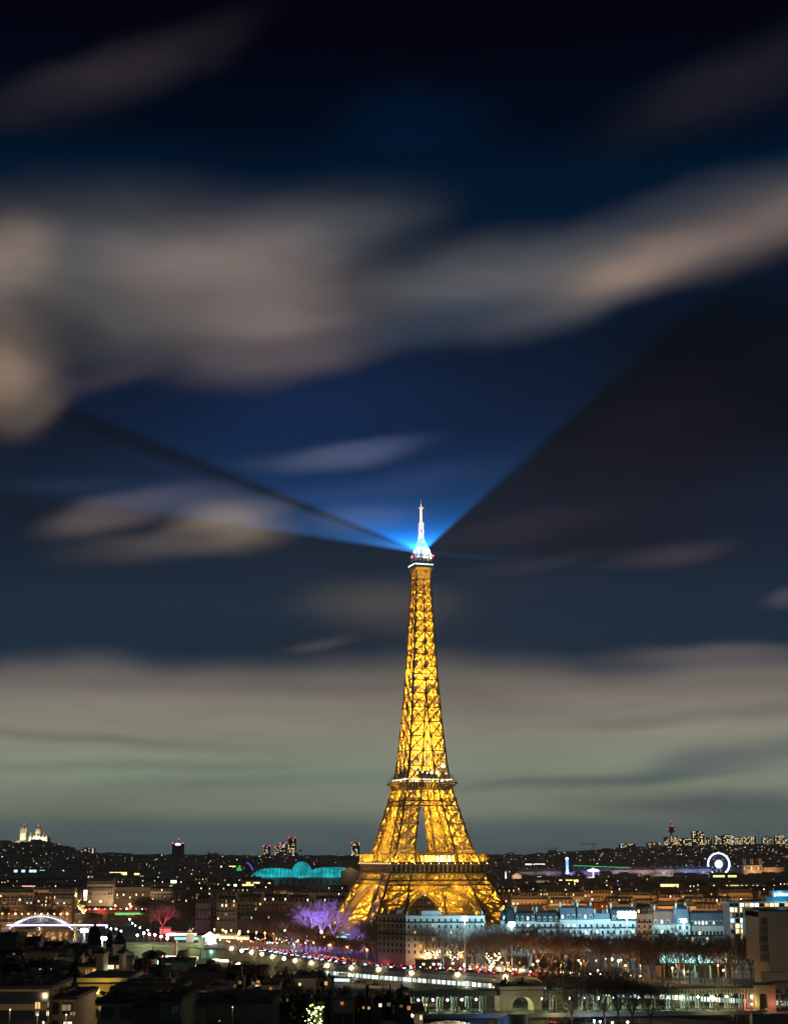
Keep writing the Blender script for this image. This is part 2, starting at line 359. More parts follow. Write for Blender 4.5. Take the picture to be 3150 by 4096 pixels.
for j in range(len(ys) - 1):
    for i in range(nx_ - 1): a = j * nx_ + i; tm.f.append((a, a + 1, a + nx_ + 1, a + nx_)); tm.m.append(0)
tag(tm.build('hills', LAND), kind='structure')

# ------------------------------------------------------------------ the iron tower
TH = R(18); TC = S(1687, 3425, 1100); TC.z = 0
tw = thing('lattice_tower', 'tall golden lit iron lattice tower on four splayed legs with blue beacon at top', 'tower', TC, TH)
OUT = [(0, 60.5), (23, 48.8), (51, 35.2), (57, 33.2), (62, 30.2), (77, 26.0), (109, 17.6), (122, 15.2), (160, 11.6), (198, 8.9), (226, 7.3), (265, 5.6), (276, 5.2)]
INN = [(0, 36), (57, 18.2), (62, 16.2), (109, 6.8), (122, 5.2), (130, 4.2), (178, .35), (280, .35)]
ow = lambda z: interp(OUT, z); iw = lambda z: interp(INN, z)
def lerp(a, b, t): return Vector(a) * (1 - t) + Vector(b) * t
def panel(mb, A0, B0, A1, B1, w, sub=2, horiz=True, plates=False):
    """one braced panel between two chords: crossed main bars, finer lattice inside"""
    mb.bar(A0, B1, w); mb.bar(B0, A1, w)
    if horiz: mb.bar(A1, B1, w * 1.1)
    if sub:
        q = lambda s_, t_: lerp(lerp(A0, B0, s_), lerp(A1, B1, s_), t_)
        for i in range(sub):
            for j in range(sub):
                s0, s1, t0, t1 = i / sub, (i + 1) / sub, j / sub, (j + 1) / sub
                mb.bar(q(s0, t0), q(s1, t1), w * .2); mb.bar(q(s1, t0), q(s0, t1), w * .2)
        for i in range(1, sub): mb.bar(q(i / sub, 0), q(i / sub, 1), w * .3)
        for j in range(1, sub): mb.bar(q(0, j / sub), q(1, j / sub), w * .4)
def corner(sx, sy, ax, ay, z):
    f = lambda k: ow(z) if k else iw(z)
    return Vector((sx * f(ax), sy * f(ay), z))
LV1 = [4.5, 12.5, 21, 30, 39.5, 50.5]; LV2 = [58.5, 67, 76.5, 86, 95.5, 103.5, 112.5]
for sx in (-1, 1):
    for sy in (-1, 1):
        GUS = []; lg = MB(); chs = {a: MB() for a in ((1, 1), (1, 0), (0, 1), (0, 0))}; pl = MB()
        for LV, cw in ((LV1, 1.25), (LV2, 1.0)):
            for z0, z1 in zip(LV, LV[1:]):
                for (a, b_) in (((1, 1), (1, 0)), ((1, 1), (0, 1)), ((0, 0), (1, 0)), ((0, 0), (0, 1))):
                    A0, B0, A1, B1 = corner(sx, sy, *a, z0), corner(sx, sy, *b_, z0), corner(sx, sy, *a, z1), corner(sx, sy, *b_, z1)
                    panel(lg, A0, B0, A1, B1, 1.25 if cw > 1.1 else 1.0, 2)
                for a in ((1, 1), (1, 0), (0, 1), (0, 0)):
                    chs[a].bar(corner(sx, sy, *a, z0), corner(sx, sy, *a, z1), cw)
                # inner diaphragm frames and lift rails
                cz = [corner(sx, sy, *a, z1) for a in ((1, 1), (1, 0), (0, 0), (0, 1))]
                for i in range(4): lg.bar(cz[i], cz[(i + 1) % 4], .5)
                lg.bar(cz[0], cz[2], .45); lg.bar(cz[1], cz[3], .45)
            for k_ in (.38, .62):
                z0, z1 = LV[0], LV[-1]
                lg.bar(lerp(corner(sx, sy, 1, 0, z0), corner(sx, sy, 0, 1, z0), k_), lerp(corner(sx, sy, 1, 0, z1), corner(sx, sy, 0, 1, z1), k_), .7)
                lg.bar(lerp(corner(sx, sy, 1, 1, z0), corner(sx, sy, 0, 0, z0), k_), lerp(corner(sx, sy, 1, 1, z1), corner(sx, sy, 0, 0, z1), k_), .6)
            for z0 in LV[1:-1]:
                for a in ((1, 1), (1, 0), (0, 1), (0, 0)):
                    p = corner(sx, sy, *a, z0); GUS.append(MB().box(p, (1.9, 1.9, 1.9)))
        for a in chs: chs[a].bar(corner(sx, sy, *a, 50.5), corner(sx, sy, *a, 58.5), 1.1)
        leg = lg.build('leg', IRON, tw); [c_.build('corner_column', IRON_SH, leg) for c_ in chs.values()]; [g_.build('gusset', IRON_SH, leg) for g_ in GUS]
        for a in ((1, 1), (1, 0), (0, 1), (0, 0)):
            p = corner(sx, sy, *a, 2); MB().frus(p.x - 3.6, p.x + 3.6, p.y - 3.6, p.y + 3.6, 0, 4.5, 1.2).build('footing', STONE_W, leg)
# upper shaft
zl = [116.5, 127.6, 138.6, 149.3, 160, 170.5, 181, 191, 200.8, 210.3, 219.2, 227.6, 235.2, 242.6, 249.3, 255.6, 261.6, 267]
sh = MB(); CCM = {}; gp = MB(); GUS = []
def fpt(side, x, z):
    w = ow(z); p = Vector((x, -w, z)); return Matrix.Rotation(side * math.pi / 2, 3, 'Z') @ p
for z0, z1 in zip(zl, zl[1:]):
    for s_ in range(4):
        def cols(z):
            w, i = ow(z), iw(z); return [-w, -i, i, w] if i > .5 else [-w, 0, w]
        c0, c1 = cols(z0), cols(z1)
        if len(c0) != len(c1): c1 = [c1[0], -.3, .3, c1[-1]] if len(c1) == 3 else c1
        for k in range(len(c0) - 1):
            mid = len(c0) == 4 and k == 1
            if mid and c0[2] - c0[1] < 1.2: continue
            panel(sh, fpt(s_, c0[k], z0), fpt(s_, c0[k + 1], z0), fpt(s_, c1[k], z1), fpt(s_, c1[k + 1], z1), .82 if not mid else .4, 0)
        for k in range(len(c0) - 1):
            CCM.setdefault((s_, k), MB()).bar(fpt(s_, c0[k], z0), fpt(s_, c1[k], z1), .8 if k else 1.0)
            p = fpt(s_, c1[k], z1); (gp if s_ in (1, 2) else GUS.append(MB()) or GUS[-1]).box(p, (1.25, 1.25, 1.3), s_ * math.pi / 2)
            m = fpt(s_, (c0[k] + c0[k + 1] + c1[k] + c1[k + 1]) / 4, (z0 + z1) / 2)
            if not (len(c0) == 4 and k == 1): gp.box(m, (.55, .55, .55))
    # inner legs' hidden faces and the central lift core
    if iw(z0) > .6:
        for sx in (-1, 1):
            for sy in (-1, 1):
                for a in ((1, 0), (0, 1)):
                    A0, B0, A1, B1 = corner(sx, sy, 0, 0, z0), corner(sx, sy, *a, z0), corner(sx, sy, 0, 0, z1), corner(sx, sy, *a, z1)
                    panel(sh, A0, B0, A1, B1, .4, 0)
    w1_ = ow(z1)
    for a in (-1, 1):
        sh.bar((a * w1_, -w1_, z1), (-a * w1_, w1_, z1), .5); sh.bar((a * w1_ * .5, -w1_, z1), (a * w1_ * .5, w1_, z1), .35); sh.bar((-w1_, a * w1_ * .5, z1), (w1_, a * w1_ * .5, z1), .35)
shf = sh.build('upper_shaft', IRON, tw); [m_.build('corner_column' if k_[1] == 0 else 'middle_column', IRON_SH, shf) for k_, m_ in CCM.items()]; tag(gp.build('gusset', IRON_D, shf), kind='stuff'); [g_.build('gusset', IRON_D, shf) for g_ in GUS]
core = MB()
for x in (-1.9, -.65, .65, 1.9):
    for y in (-1.9, 1.9): core.bar((x, y, 117), (x, y, 276), .3)
for i in range(40):
    z = 118 + i * 4
    core.box((0, 1.9, z), (4, .3, .35)); core.box((0, -1.9, z), (4, .3, .35)); core.bar((-1.9, -1.9, z), (1.9, -1.9, z + 4), .25); core.bar((-1.9, 1.9, z), (-1.9, -1.9, z + 4), .25)
core.build('lift_shaft', IRON, tw)
md = MB(); md.bb(-8, 8, -8, 8, 195.2, 196.0); md.bb(-4, 4, -4, 4, 196, 199); md.build('intermediate_landing', IRON, tw)
# arches between the legs, truss belts
def on_face(s_, x, z, inset=0.3):
    p = Vector((x, -ow(z) + inset, z)); return Matrix.Rotation(s_ * math.pi / 2, 3, 'Z') @ p
for s_ in range(4):
    ar = MB(); zc = 5.4; ri, ro = 34.4, 38.0; n = 44
    P = lambda r, a: on_face(s_, r * math.cos(a) , zc + r * math.sin(a), .2)
    rim = MB()
    for i in range(n):
        a, b_ = R(8) + (math.pi - R(16)) * i / n, R(8) + (math.pi - R(16)) * (i + 1) / n
        for ins in (0, 5.0):
            Q = lambda r, t_: on_face(s_, r * math.cos(t_), zc + r * math.sin(t_), .2 + ins)
            (rim if ins == 0 else ar).bar(Q(ri, a), Q(ri, b_), 1.15); (rim if ins == 0 else ar).bar(Q(ro, a), Q(ro, b_), .9)
            ar.bar(Q(ri, a), Q(ro, b_), .38); ar.bar(Q(ro, a), Q(ri, b_), .38); ar.bar(Q(ri, a), Q(ro, a), .6)
        q0, q1, q2, q3 = (on_face(s_, ri * math.cos(t_), zc + ri * math.sin(t_), d) for t_, d in ((a, .2), (b_, .2), (b_, 5.2), (a, 5.2)))
        rim.add([q0, q1, q2, q3], [(0, 1, 2, 3)])
        # rounded cells above the arch ring
        if R(20) < a < R(72) or R(108) < a < R(160):
            t_ = (a + b_) / 2; rr = ro; top = min(42.8, zc + (ro + 4.6) * math.sin(t_)); x = ro * math.cos(t_)
            ar.bar(P(ro, a), P(ro + 3.6, a), .35); ar.bar(P(ro + 3.6, a), P(ro + 4.6, t_), .3); ar.bar(P(ro + 4.6, t_), P(ro + 3.6, b_), .3)
    arch = ar.build('arch', IRON, tw); rim.build('arch_rim', IRON, arch)
    bl = MB(); blc = MB()
    for (z0, z1, cw, w_) in ((43.0, 46.2, 2.2, .36), (46.2, 51.4, 4.4, .55)):
        xa, xb = ow(z0), ow(z1); m = max(2, round(2 * xa / cw))
        for i in range(m):
            f = lambda k_, z: on_face(s_, -ow(z) + 2 * ow(z) * k_ / m, z, -.1)
            bl.bar(f(i, z0), f(i + 1, z1), w_); bl.bar(f(i + 1, z0), f(i, z1), w_)
            if w_ > .5: bl.bar(f(i, z0), f(i, z1), .5); bl.bar(f(i + .5, z0), f(i + .5, z1), .35)
        for z in (z0, z1): blc.bar(on_face(s_, -ow(z), z, -.2), on_face(s_, ow(z), z, -.2), 1.0)
        for ins in (6,):                      # rear girder, seen lit through the front one
            for i in range(m):
                f = lambda k_, z: on_face(s_, (-ow(z) + 2 * ow(z) * k_ / m) * .8, z, 7)
                bl.bar(f(i, z0), f(i + 1, z1), w_); bl.bar(f(i + 1, z0), f(i, z1), w_)
    belt = bl.build('truss_girder', IRON, tw); blc.build('girder_chord', IRON_D, belt)
    bl = MB(); blc = MB()
    for (z0, z1, cw, w_) in ((98.6, 102.2, 1.75, .3), (102.2, 110.5, 5.2, .45)):
        m = max(2, round(2 * ow(z0) / cw))
        for i in range(m):
            f = lambda k_, z: on_face(s_, -ow(z) + 2 * ow(z) * k_ / m, z, -.1)
            bl.bar(f(i, z0), f(i + 1, z1), w_); bl.bar(f(i + 1, z0), f(i, z1), w_)
        for z in (z0, z1): blc.bar(on_face(s_, -ow(z), z, -.2), on_face(s_, ow(z), z, -.2), .8)
    belt = bl.build('truss_girder', IRON, tw); blc.build('girder_chord', IRON_D, belt)
# first platform
g = MB(); W1 = 35.3
for a, b_, d in ((-1, 1, 9),):
    g.bb(-W1, W1, -W1, -W1 + 14, 57, 57.9); g.bb(-W1, W1, W1 - 14, W1, 57, 57.9); g.bb(-W1, -W1 + 14, -W1 + 14, W1 - 14, 57, 57.9); g.bb(W1 - 14, W1, -W1 + 14, W1 - 14, 57, 57.9)
fp = g.build('first_platform', IRON, tw)
fr = MB(); cb = MB(); rl = MB(); gal = MB(); bulb = MB()
for s_ in range(4):
    rot = Matrix.Rotation(s_ * math.pi / 2, 3, 'Z')
    def T(x, y, z): return rot @ Vector((x, y, z))
    def bx(mb, x0, x1, y0, y1, z0, z1): c = T((x0 + x1) / 2, (y0 + y1) / 2, (z0 + z1) / 2); mb.box(c, (x1 - x0, y1 - y0, z1 - z0), s_ * math.pi / 2)
    bx(fr, -W1 + .6, W1 - .6, -W1 + .6, -W1 + 1.0, 51.6, 56.9)
    n = 20
    for i in range(n + 1):
        x = -W1 + .8 + (2 * W1 - 1.6) * i / n
        bx(cb, x - .3, x + .3, -W1 - .2, -W1 + .6, 52.0, 55.2); bx(cb, x - .45, x + .45, -W1 - .9, -W1 + .6, 55.2, 57)
        cb.bar(T(x, -W1 + .3, 52), T(x, -W1 - 1.1, 56), .45)
    bx(cb, -W1 - 1.2, W1 + 1.2, -W1 - 1.2, -W1 + .6, 57.0, 57.6); bx(cb, -W1, W1, -W1 - .1, -W1 + .6, 51.2, 51.8)
    n = 24
    for i in range(n + 1):
        x = -W1 - .8 + (2 * W1 + 1.6) * i / n
        big = i % 2 == 0; bx(gal, x - (.26 if big else .12), x + (.26 if big else .12), -W1 - 1.0, -W1 - .6, 57.6, 64.3)
        if big: MB().ball(T(x, -W1 - 1.3, 57.9), .33, 6).build('gallery_bulb', glow('gallery_bulb', (1, .7, .25), 5), fp)
    bx(gal, -W1 - 1.2, W1 + 1.2, -W1 - 1.2, -W1 - .4, 64.3, 64.9)
    bx(rl, -W1 - .9, W1 + .9, -W1 - .9, -W1 - .8, 57.6, 58.9)
fr.build('name_frieze', IRON_D, fp); cb.build('corbel_cornice', IRON, fp); gal.build('gallery_posts', IRON, fp); rl.build('railing', IRON_D, fp)
pv = MB(); pv.bb(-14, 15, -31.5, -22, 58, 65.8); pv.bb(-8, 8, 21, 30, 58, 65)
pav = pv.build('pavilion', IRON_D, tw)
q = MB()
for i in range(9): q.bb(-12 + i * 2.9, -9.6 + i * 2.9, -31.75, -31.6, 59, 63.5)
q.mi = 1
for i in range(9):
    if i in (4, 5, 7): q.bb(-12 + i * 2.9, -9.6 + i * 2.9, -31.9, -31.8, 59.2, 62.6)
q.build('glazing', [WIN_DIM, WIN_W], pav)
# second platform
g = MB(); W2 = 19.4; g.bb(-W2, W2, -W2, -W2 + 9, 115, 115.8); g.bb(-W2, W2, W2 - 9, W2, 115, 115.8); g.bb(-W2, -W2 + 9, -W2 + 9, W2 - 9, 115, 115.8); g.bb(W2 - 9, W2, -W2 + 9, W2 - 9, 115, 115.8)
p2 = g.build('second_platform', IRON, tw)
cv = MB(); rb2 = MB(); r2 = MB(); b2 = MB(); kio = MB()
for s_ in range(4):
    rot = Matrix.Rotation(s_ * math.pi / 2, 3, 'Z')
    prof = [(17.4, 110.5), (17.6, 112), (18.2, 113.2), (19.2, 114.2), (20.4, 114.9)]
    for (a, za), (b_, zb) in zip(prof, prof[1:]): cv.add([rot @ Vector(p) for p in ((-a, -a, za), (a, -a, za), (b_, -b_, zb), (-b_, -b_, zb))], [(0, 1, 2, 3)])
    for i in range(17):
        k_ = -1 + i / 8
        for (a, za), (b_, zb) in zip(prof, prof[1:]): rb2.bar(rot @ Vector((k_ * a, -a - .25, za)), rot @ Vector((k_ * b_, -b_ - .25, zb)), .5)
    c = rot @ Vector((0, -20.2, 115.3)); rb2.box(c, (41.2, .9, .9), s_ * math.pi / 2)
    for i in range(33): c = rot @ Vector((-19.6 + i * 1.225, -20.2, 116.8)); r2.box(c, (.12, .12, 2.2), s_ * math.pi / 2)
    c = rot @ Vector((0, -20.2, 117.9)); r2.box(c, (40, .18, .2), s_ * math.pi / 2)
    c = rot @ Vector((0, -17.6, 119.6)); r2.box(c, (36, .5, .5), s_ * math.pi / 2); c = rot @ Vector((0, -17.6, 121.6)); r2.box(c, (35.6, .12, .15), s_ * math.pi / 2)
    for i in range(26): c = rot @ Vector((-17.6 + i * 1.4, -17.6, 120.7)); r2.box(c, (.1, .1, 2), s_ * math.pi / 2)
    for i in range(18):
        c = rot @ Vector((-16 + i * 1.9 + random.uniform(-.5, .5), -17.2, 117.8)); b2.box(c, (random.choice((.7, .9, 1.5)), .3, .7), s_ * math.pi / 2)
    c = rot @ Vector((0, -13.5, 121)); kio.box(c, (14, 3, 5.5), s_ * math.pi / 2)
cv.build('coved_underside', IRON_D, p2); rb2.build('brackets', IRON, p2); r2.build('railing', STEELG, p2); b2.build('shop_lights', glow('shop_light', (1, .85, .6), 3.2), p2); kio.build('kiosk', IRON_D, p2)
b3 = MB()
for x, y, z, r_ in ((-5, -16.3, 123, .5), (-1.5, -16.3, 122.4, .4), (2, -16.4, 122.6, .9), (6, -16.3, 122.5, 1.0), (-9, -16.2, 122.5, .4), (11, -15.5, 127.5, 1.3), (13.5, -15.2, 122, .35)): b3.ball((x, y, z), r_)
b3.build('work_lights', glow('work_light', (1, .86, .5), 8), p2)
# summit
fl = MB(); FCS = []
prof = [(5.5, 267), (5.55, 270), (6.0, 272.4), (6.8, 274.3), (7.9, 275.8)]
for s_ in range(4):
    rot = Matrix.Rotation(s_ * math.pi / 2, 3, 'Z')
    for k_ in (-1, -.5, 0, .5):
        if k_ == -1: FCS.append(MB())
        for (a, za), (b_, zb) in zip(prof, prof[1:]): (FCS[-1] if abs(k_) == 1 else fl).bar(rot @ Vector((k_ * a, -a, za)), rot @ Vector((k_ * b_, -b_, zb)), .5 if abs(k_) == 1 else .35)
    for i in range(4):
        k0, k1 = -1 + i * .5, -.5 + i * .5
        for (a, za), (b_, zb) in zip(prof, prof[1:]): fl.bar(rot @ Vector((k0 * a, -a, za)), rot @ Vector((k1 * b_, -b_, zb)), .2); fl.bar(rot @ Vector((k1 * a, -a, za)), rot @ Vector((k0 * b_, -b_, zb)), .2)
    for z in (267, 270): c = rot @ Vector((0, -5.6, z)); fl.box(c, (11.4, .5, .5), s_ * math.pi / 2)
sm = fl.build('flared_head', IRON, tw); [f_.build('corner_rib', IRON_D, sm) for f_ in FCS]
tp = MB(); tp.frus(-8, 8, -8, 8, 275.8, 276.4, -.2); tp.bb(-7.6, 7.6, -7.6, 7.6, 276.4, 279.6); tp.bb(-8.1, 8.1, -8.1, 8.1, 279.6, 280.1)
tpo = tp.build('top_cabin', IRON_D, tw)
wn = MB(); rr = MB()
for s_ in range(4):
    rot = Matrix.Rotation(s_ * math.pi / 2, 3, 'Z')
    for i in range(11): c = rot @ Vector((-6.6 + i * 1.32, -7.7, 278)); wn.box(c, (random.choice((.7, 1.05)), .12, .9), s_ * math.pi / 2)
    for i in range(9): rr.bar(rot @ Vector((-8 + i * 2, -8, 280)), rot @ Vector((-8 + i * 2, -8, 284.5)), .12)
    for z in (282, 284.5): rr.bar(rot @ Vector((-8, -8, z)), rot @ Vector((8, -8, z)), .12)
    rr.bar(rot @ Vector((-8, -8, 276)), rot @ Vector((-10.6, -10.6, 281)), .2)
wn.build('cabin_windows', glow('cabin_light', (.7, 1, .95), 2.2), tpo); rr.build('cage_railing', IRON_D, tpo)
cp = MB()
for z, w_ in ((280, 6.2), (284, 6.0), (288, 5.6), (292, 3.9), (296, 2.5), (300, 1.6)): cp.bb(-w_, w_, -w_, w_, z, z + .35)
for (z0, a), (z1, b_) in zip(((280, 6.2), (288, 5.6), (292, 3.9), (296, 2.5), (300, 1.6)), ((288, 5.6), (292, 3.9), (296, 2.5), (300, 1.6), (303, 1.3))):
    for s_ in range(4):
        rot = Matrix.Rotation(s_ * math.pi / 2, 3, 'Z')
        for i in range(4): cp.bar(rot @ Vector((-a + a * i * .5, -a, z0)), rot @ Vector((-b_ + b_ * i * .5, -b_, z1)), .28); cp.bar(rot @ Vector((-a + a * i * .5, -a, z0)), rot @ Vector((-b_ + b_ * (i + 1) * .5, -b_, z1)), .2)
random.seed(3)
for i in range(26):
    a = random.uniform(0, 6.28); r_ = random.uniform(2.5, 6.3); z = 281 + (6.5 - r_) * 2.4 + random.uniform(0, 3); cp.lathe([(.01, 0), (.55, .1), (.55, .9), (.01, 1)], (r_ * math.cos(a), r_ * math.sin(a), z), 7)
    cp.bar((r_ * math.cos(a), r_ * math.sin(a), z), (r_ * math.cos(a), r_ * math.sin(a), z + 2), .15)
cpo = cp.build('campanile', mat('pale_iron', (.6, .55, .48), .6, noise_amt=.2), tw)
ms = MB(); PALE = mat('mast_paint', (.75, .68, .5), .5)
for x, y in ((-1, -1), (1, -1), (1, 1), (-1, 1)):
    ms.bar((x * 1.35, y * 1.35, 302), (x * 1.35, y * 1.35, 311), .3); ms.bar((x * .6, y * .6, 310), (x * .55, y * .55, 322), .3)
for i in range(10): z = 302.4 + i * .95; ms.bb(-1.7, 1.7, -1.7, 1.7, z, z + .3)
for i in range(12): z = 311.5 + i * .88; ms.bb(-.75, .75, -.75, .75, z, z + .2); ms.bar((-.6, -.6, z), (.6, -.6, z + .88), .14)
ms.lathe([(.45, 302), (.45, 322.6)], n=8); ms.lathe([(.6, 321.6), (2.3, 322.6), (2.3, 322.9), (.6, 323.4)], n=12)
ms.bar((0, 0, 323), (0, 0, 330.2), .42, .12)
for i in range(5): z = 324 + i * 1.1; ms.bb(-.5 + .06 * i, .5 - .06 * i, -.12, .12, z, z + .15)
ms.build('antenna_mast', PALE, tw)
for (x, y, z, m_, r_, nm) in ((2.4, -7.6, 288.2, B_COOL, 1.6, 'beacon_lamp'), (-6.6, -4.8, 287.6, B_COOL, .55, 'beacon_lamp'), (-4.6, -7.4, 286, B_RED, .6, 'warning_lamp'), (7.9, -4.5, 285.4, B_RED, .5, 'warning_lamp'), (-8, -2, 284, B_RED, .5, 'warning_lamp'),
     (2.2, -8, 283.3, B_YEL, .42, 'deck_lamp'), (5, -8, 283.2, B_YEL, .4, 'deck_lamp'), (0, -8, 285, B_WHITE, .4, 'deck_lamp'), (-5, -8, 283.4, B_GREEN, .3, 'deck_lamp'), (5.5, -6.5, 285.6, B_YEL, .35, 'deck_lamp')):
    MB().ball((x, y, z), r_, 10).build(nm, m_, tw)
MB().bb(-1.5, 2, -8.3, -8.15, 283, 283.7).build('status_sign', glow('sign_light', (.7, 1, .5), 3), tw)
# sodium projectors inside the structure, with added lights outside to brighten it
GOLD = (1, .58, .055); MT = Matrix.Translation(TC) @ Matrix.Rotation(TH, 4, 'Z')
def tl(p, power, c=GOLD, r_=.5, **k): return lamp(MT @ Vector(p), power * (2.5 if c is GOLD else 1), c, r_, name='tower_light', **k)
for sx in (-1, 1):
    for sy in (-1, 1):
        for z in (6, 15, 25, 35, 46): m = (ow(z) + iw(z)) / 2; m2 = (ow(z + 10) + iw(z + 10)) / 2; tl((sx * m, sy * m, z), 105000, spot=138, target=MT @ Vector((sx * m2, sy * m2, z + 10)))
        for z in (61, 71, 81, 91, 101): m = (ow(z) + iw(z)) / 2; m2 = (ow(z + 10) + iw(z + 10)) / 2; tl((sx * m, sy * m, z), 62000, spot=142, target=MT @ Vector((sx * m2, sy * m2, z + 10)))
for s_ in range(4):
    rot = Matrix.Rotation(s_ * math.pi / 2, 3, 'Z')
    for x in (-22, 0, 22): tl(rot @ Vector((x, -30, 47)), 13000); 
    for x in (-12, 12): tl(rot @ Vector((x, -ow(45) - 6, 43)), 1600)  # added lights hovering outside the face, brightening the girder front
    for a_ in (22, 56, 90, 124, 158): q_ = on_face(s_, 35.4 * math.cos(R(a_)), 5.4 + 35.4 * math.sin(R(a_)), 2.7); tl(q_, 4200, r_=.4)
    for x in (-30, -18, -6, 6, 18, 30): tl(rot @ Vector((x, -33.6, 60)), 2800)
    for x in (-8, 8): tl(rot @ Vector((x, -15.5, 107)), 5000)
    tl(rot @ Vector((0, -23, 111)), 900)  # added light in the air outside the second platform, brightening its underside
zs = [117 + i * 8.6 for i in range(18)]
for i, z in enumerate(zs):
    w_ = ow(z); k_ = w_ * .45
    for s_ in range(4 if z < 215 else 2):
        a = s_ * math.pi / 2 + math.pi / 4 + (0 if z < 215 else (i % 2) * math.pi / 2) * 1
        if z >= 215: a = s_ * math.pi + math.pi / 4 + (i % 2) * math.pi / 2
        tl((k_ * 1.3 * math.cos(a), k_ * 1.3 * math.sin(a), z), 210 * w_ * w_ * (1.05 if z < 165 else 1.5 if z < 215 else 3.4), spot=150, target=MT @ Vector((0, 0, z + 30)))
[tl((x, y, 198.5), 9000, r_=.4) for x, y in ((-4.5, -4.5), (4.5, 4.5), (4.5, -4.5), (-4.5, 4.5))]; tl((0, 0, 270), 5200, r_=.3); tl((0, -4, 273), 1200, r_=.3)
for x, y, z, p in ((-4, -4.5, 290, 1500), (4, 4, 290, 900), (4.5, -3, 293, 1500), (-4.5, -5, 303, 3500), (4, -5, 307, 3500), (-3, -4, 316, 2600), (3, -4.5, 322, 2200), (0, -3, 327, 900)): tl((x, y, z), p, (1, .85, .55), .3)  # added warm white lights in open air, brightening campanile and mast
tl((2.4, -9.5, 288.2), 2600, (.5, .75, 1), .4)

# ------------------------------------------------------------------ beams of the summit beacon, shaped as fans of self-glowing air
BP = MT @ Vector((0, -2, 288)); 
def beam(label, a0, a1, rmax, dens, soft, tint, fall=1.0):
    """flat fan of self-glowing air standing in for a beacon beam; angles are compass bearings in degrees (0 = away from the river bend, 180 = towards it)"""
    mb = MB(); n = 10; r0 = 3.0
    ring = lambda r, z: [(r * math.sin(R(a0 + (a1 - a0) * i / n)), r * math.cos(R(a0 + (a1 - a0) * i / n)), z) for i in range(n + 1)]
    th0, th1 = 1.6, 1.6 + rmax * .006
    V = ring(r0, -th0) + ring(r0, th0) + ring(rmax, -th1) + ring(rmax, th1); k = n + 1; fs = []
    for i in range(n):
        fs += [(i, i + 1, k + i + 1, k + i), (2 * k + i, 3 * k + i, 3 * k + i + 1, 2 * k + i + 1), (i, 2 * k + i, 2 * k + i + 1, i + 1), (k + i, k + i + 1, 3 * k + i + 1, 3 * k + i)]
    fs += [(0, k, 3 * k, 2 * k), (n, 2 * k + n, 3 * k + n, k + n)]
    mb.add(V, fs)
    m = bpy.data.materials.new('glowing_air'); m.use_nodes = True; t = m.node_tree; t.nodes.clear()
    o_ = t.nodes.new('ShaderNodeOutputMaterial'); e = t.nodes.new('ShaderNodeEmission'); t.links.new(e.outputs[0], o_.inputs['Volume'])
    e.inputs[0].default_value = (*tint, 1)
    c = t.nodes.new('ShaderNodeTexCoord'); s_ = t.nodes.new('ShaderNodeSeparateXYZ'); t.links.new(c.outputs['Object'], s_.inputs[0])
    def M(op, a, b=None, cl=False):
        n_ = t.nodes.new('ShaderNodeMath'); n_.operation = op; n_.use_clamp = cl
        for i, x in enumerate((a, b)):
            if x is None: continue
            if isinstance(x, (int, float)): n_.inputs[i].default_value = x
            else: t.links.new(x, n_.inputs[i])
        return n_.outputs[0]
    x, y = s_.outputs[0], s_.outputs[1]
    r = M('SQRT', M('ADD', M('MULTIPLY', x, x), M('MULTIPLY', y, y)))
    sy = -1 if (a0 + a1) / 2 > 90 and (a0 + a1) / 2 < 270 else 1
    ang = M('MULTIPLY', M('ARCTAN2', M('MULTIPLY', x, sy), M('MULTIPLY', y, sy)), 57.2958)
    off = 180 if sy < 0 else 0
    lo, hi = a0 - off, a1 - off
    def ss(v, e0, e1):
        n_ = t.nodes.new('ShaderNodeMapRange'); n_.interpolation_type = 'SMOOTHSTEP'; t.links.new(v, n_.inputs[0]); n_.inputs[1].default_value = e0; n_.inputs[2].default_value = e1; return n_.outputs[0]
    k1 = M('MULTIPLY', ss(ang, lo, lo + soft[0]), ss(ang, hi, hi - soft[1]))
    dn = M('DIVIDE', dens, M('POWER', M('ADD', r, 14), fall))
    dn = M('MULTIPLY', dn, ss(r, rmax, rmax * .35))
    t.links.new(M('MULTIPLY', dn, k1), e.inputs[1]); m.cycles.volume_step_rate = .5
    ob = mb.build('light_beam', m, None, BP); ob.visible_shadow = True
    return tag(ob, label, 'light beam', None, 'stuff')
# bearings measured clockwise from +Y; 180 is straight towards the river bend in front
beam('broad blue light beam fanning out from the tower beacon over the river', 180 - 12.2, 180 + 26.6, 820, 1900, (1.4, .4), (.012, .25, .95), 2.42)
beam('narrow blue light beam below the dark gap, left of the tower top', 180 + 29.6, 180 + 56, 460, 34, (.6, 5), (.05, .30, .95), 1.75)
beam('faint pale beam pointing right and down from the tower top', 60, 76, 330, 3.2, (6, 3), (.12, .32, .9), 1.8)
beam('faintest beam reaching down left behind the tower top', -16, -4, 300, 1.0, (4, 4), (.15, .3, .8), 1.8)

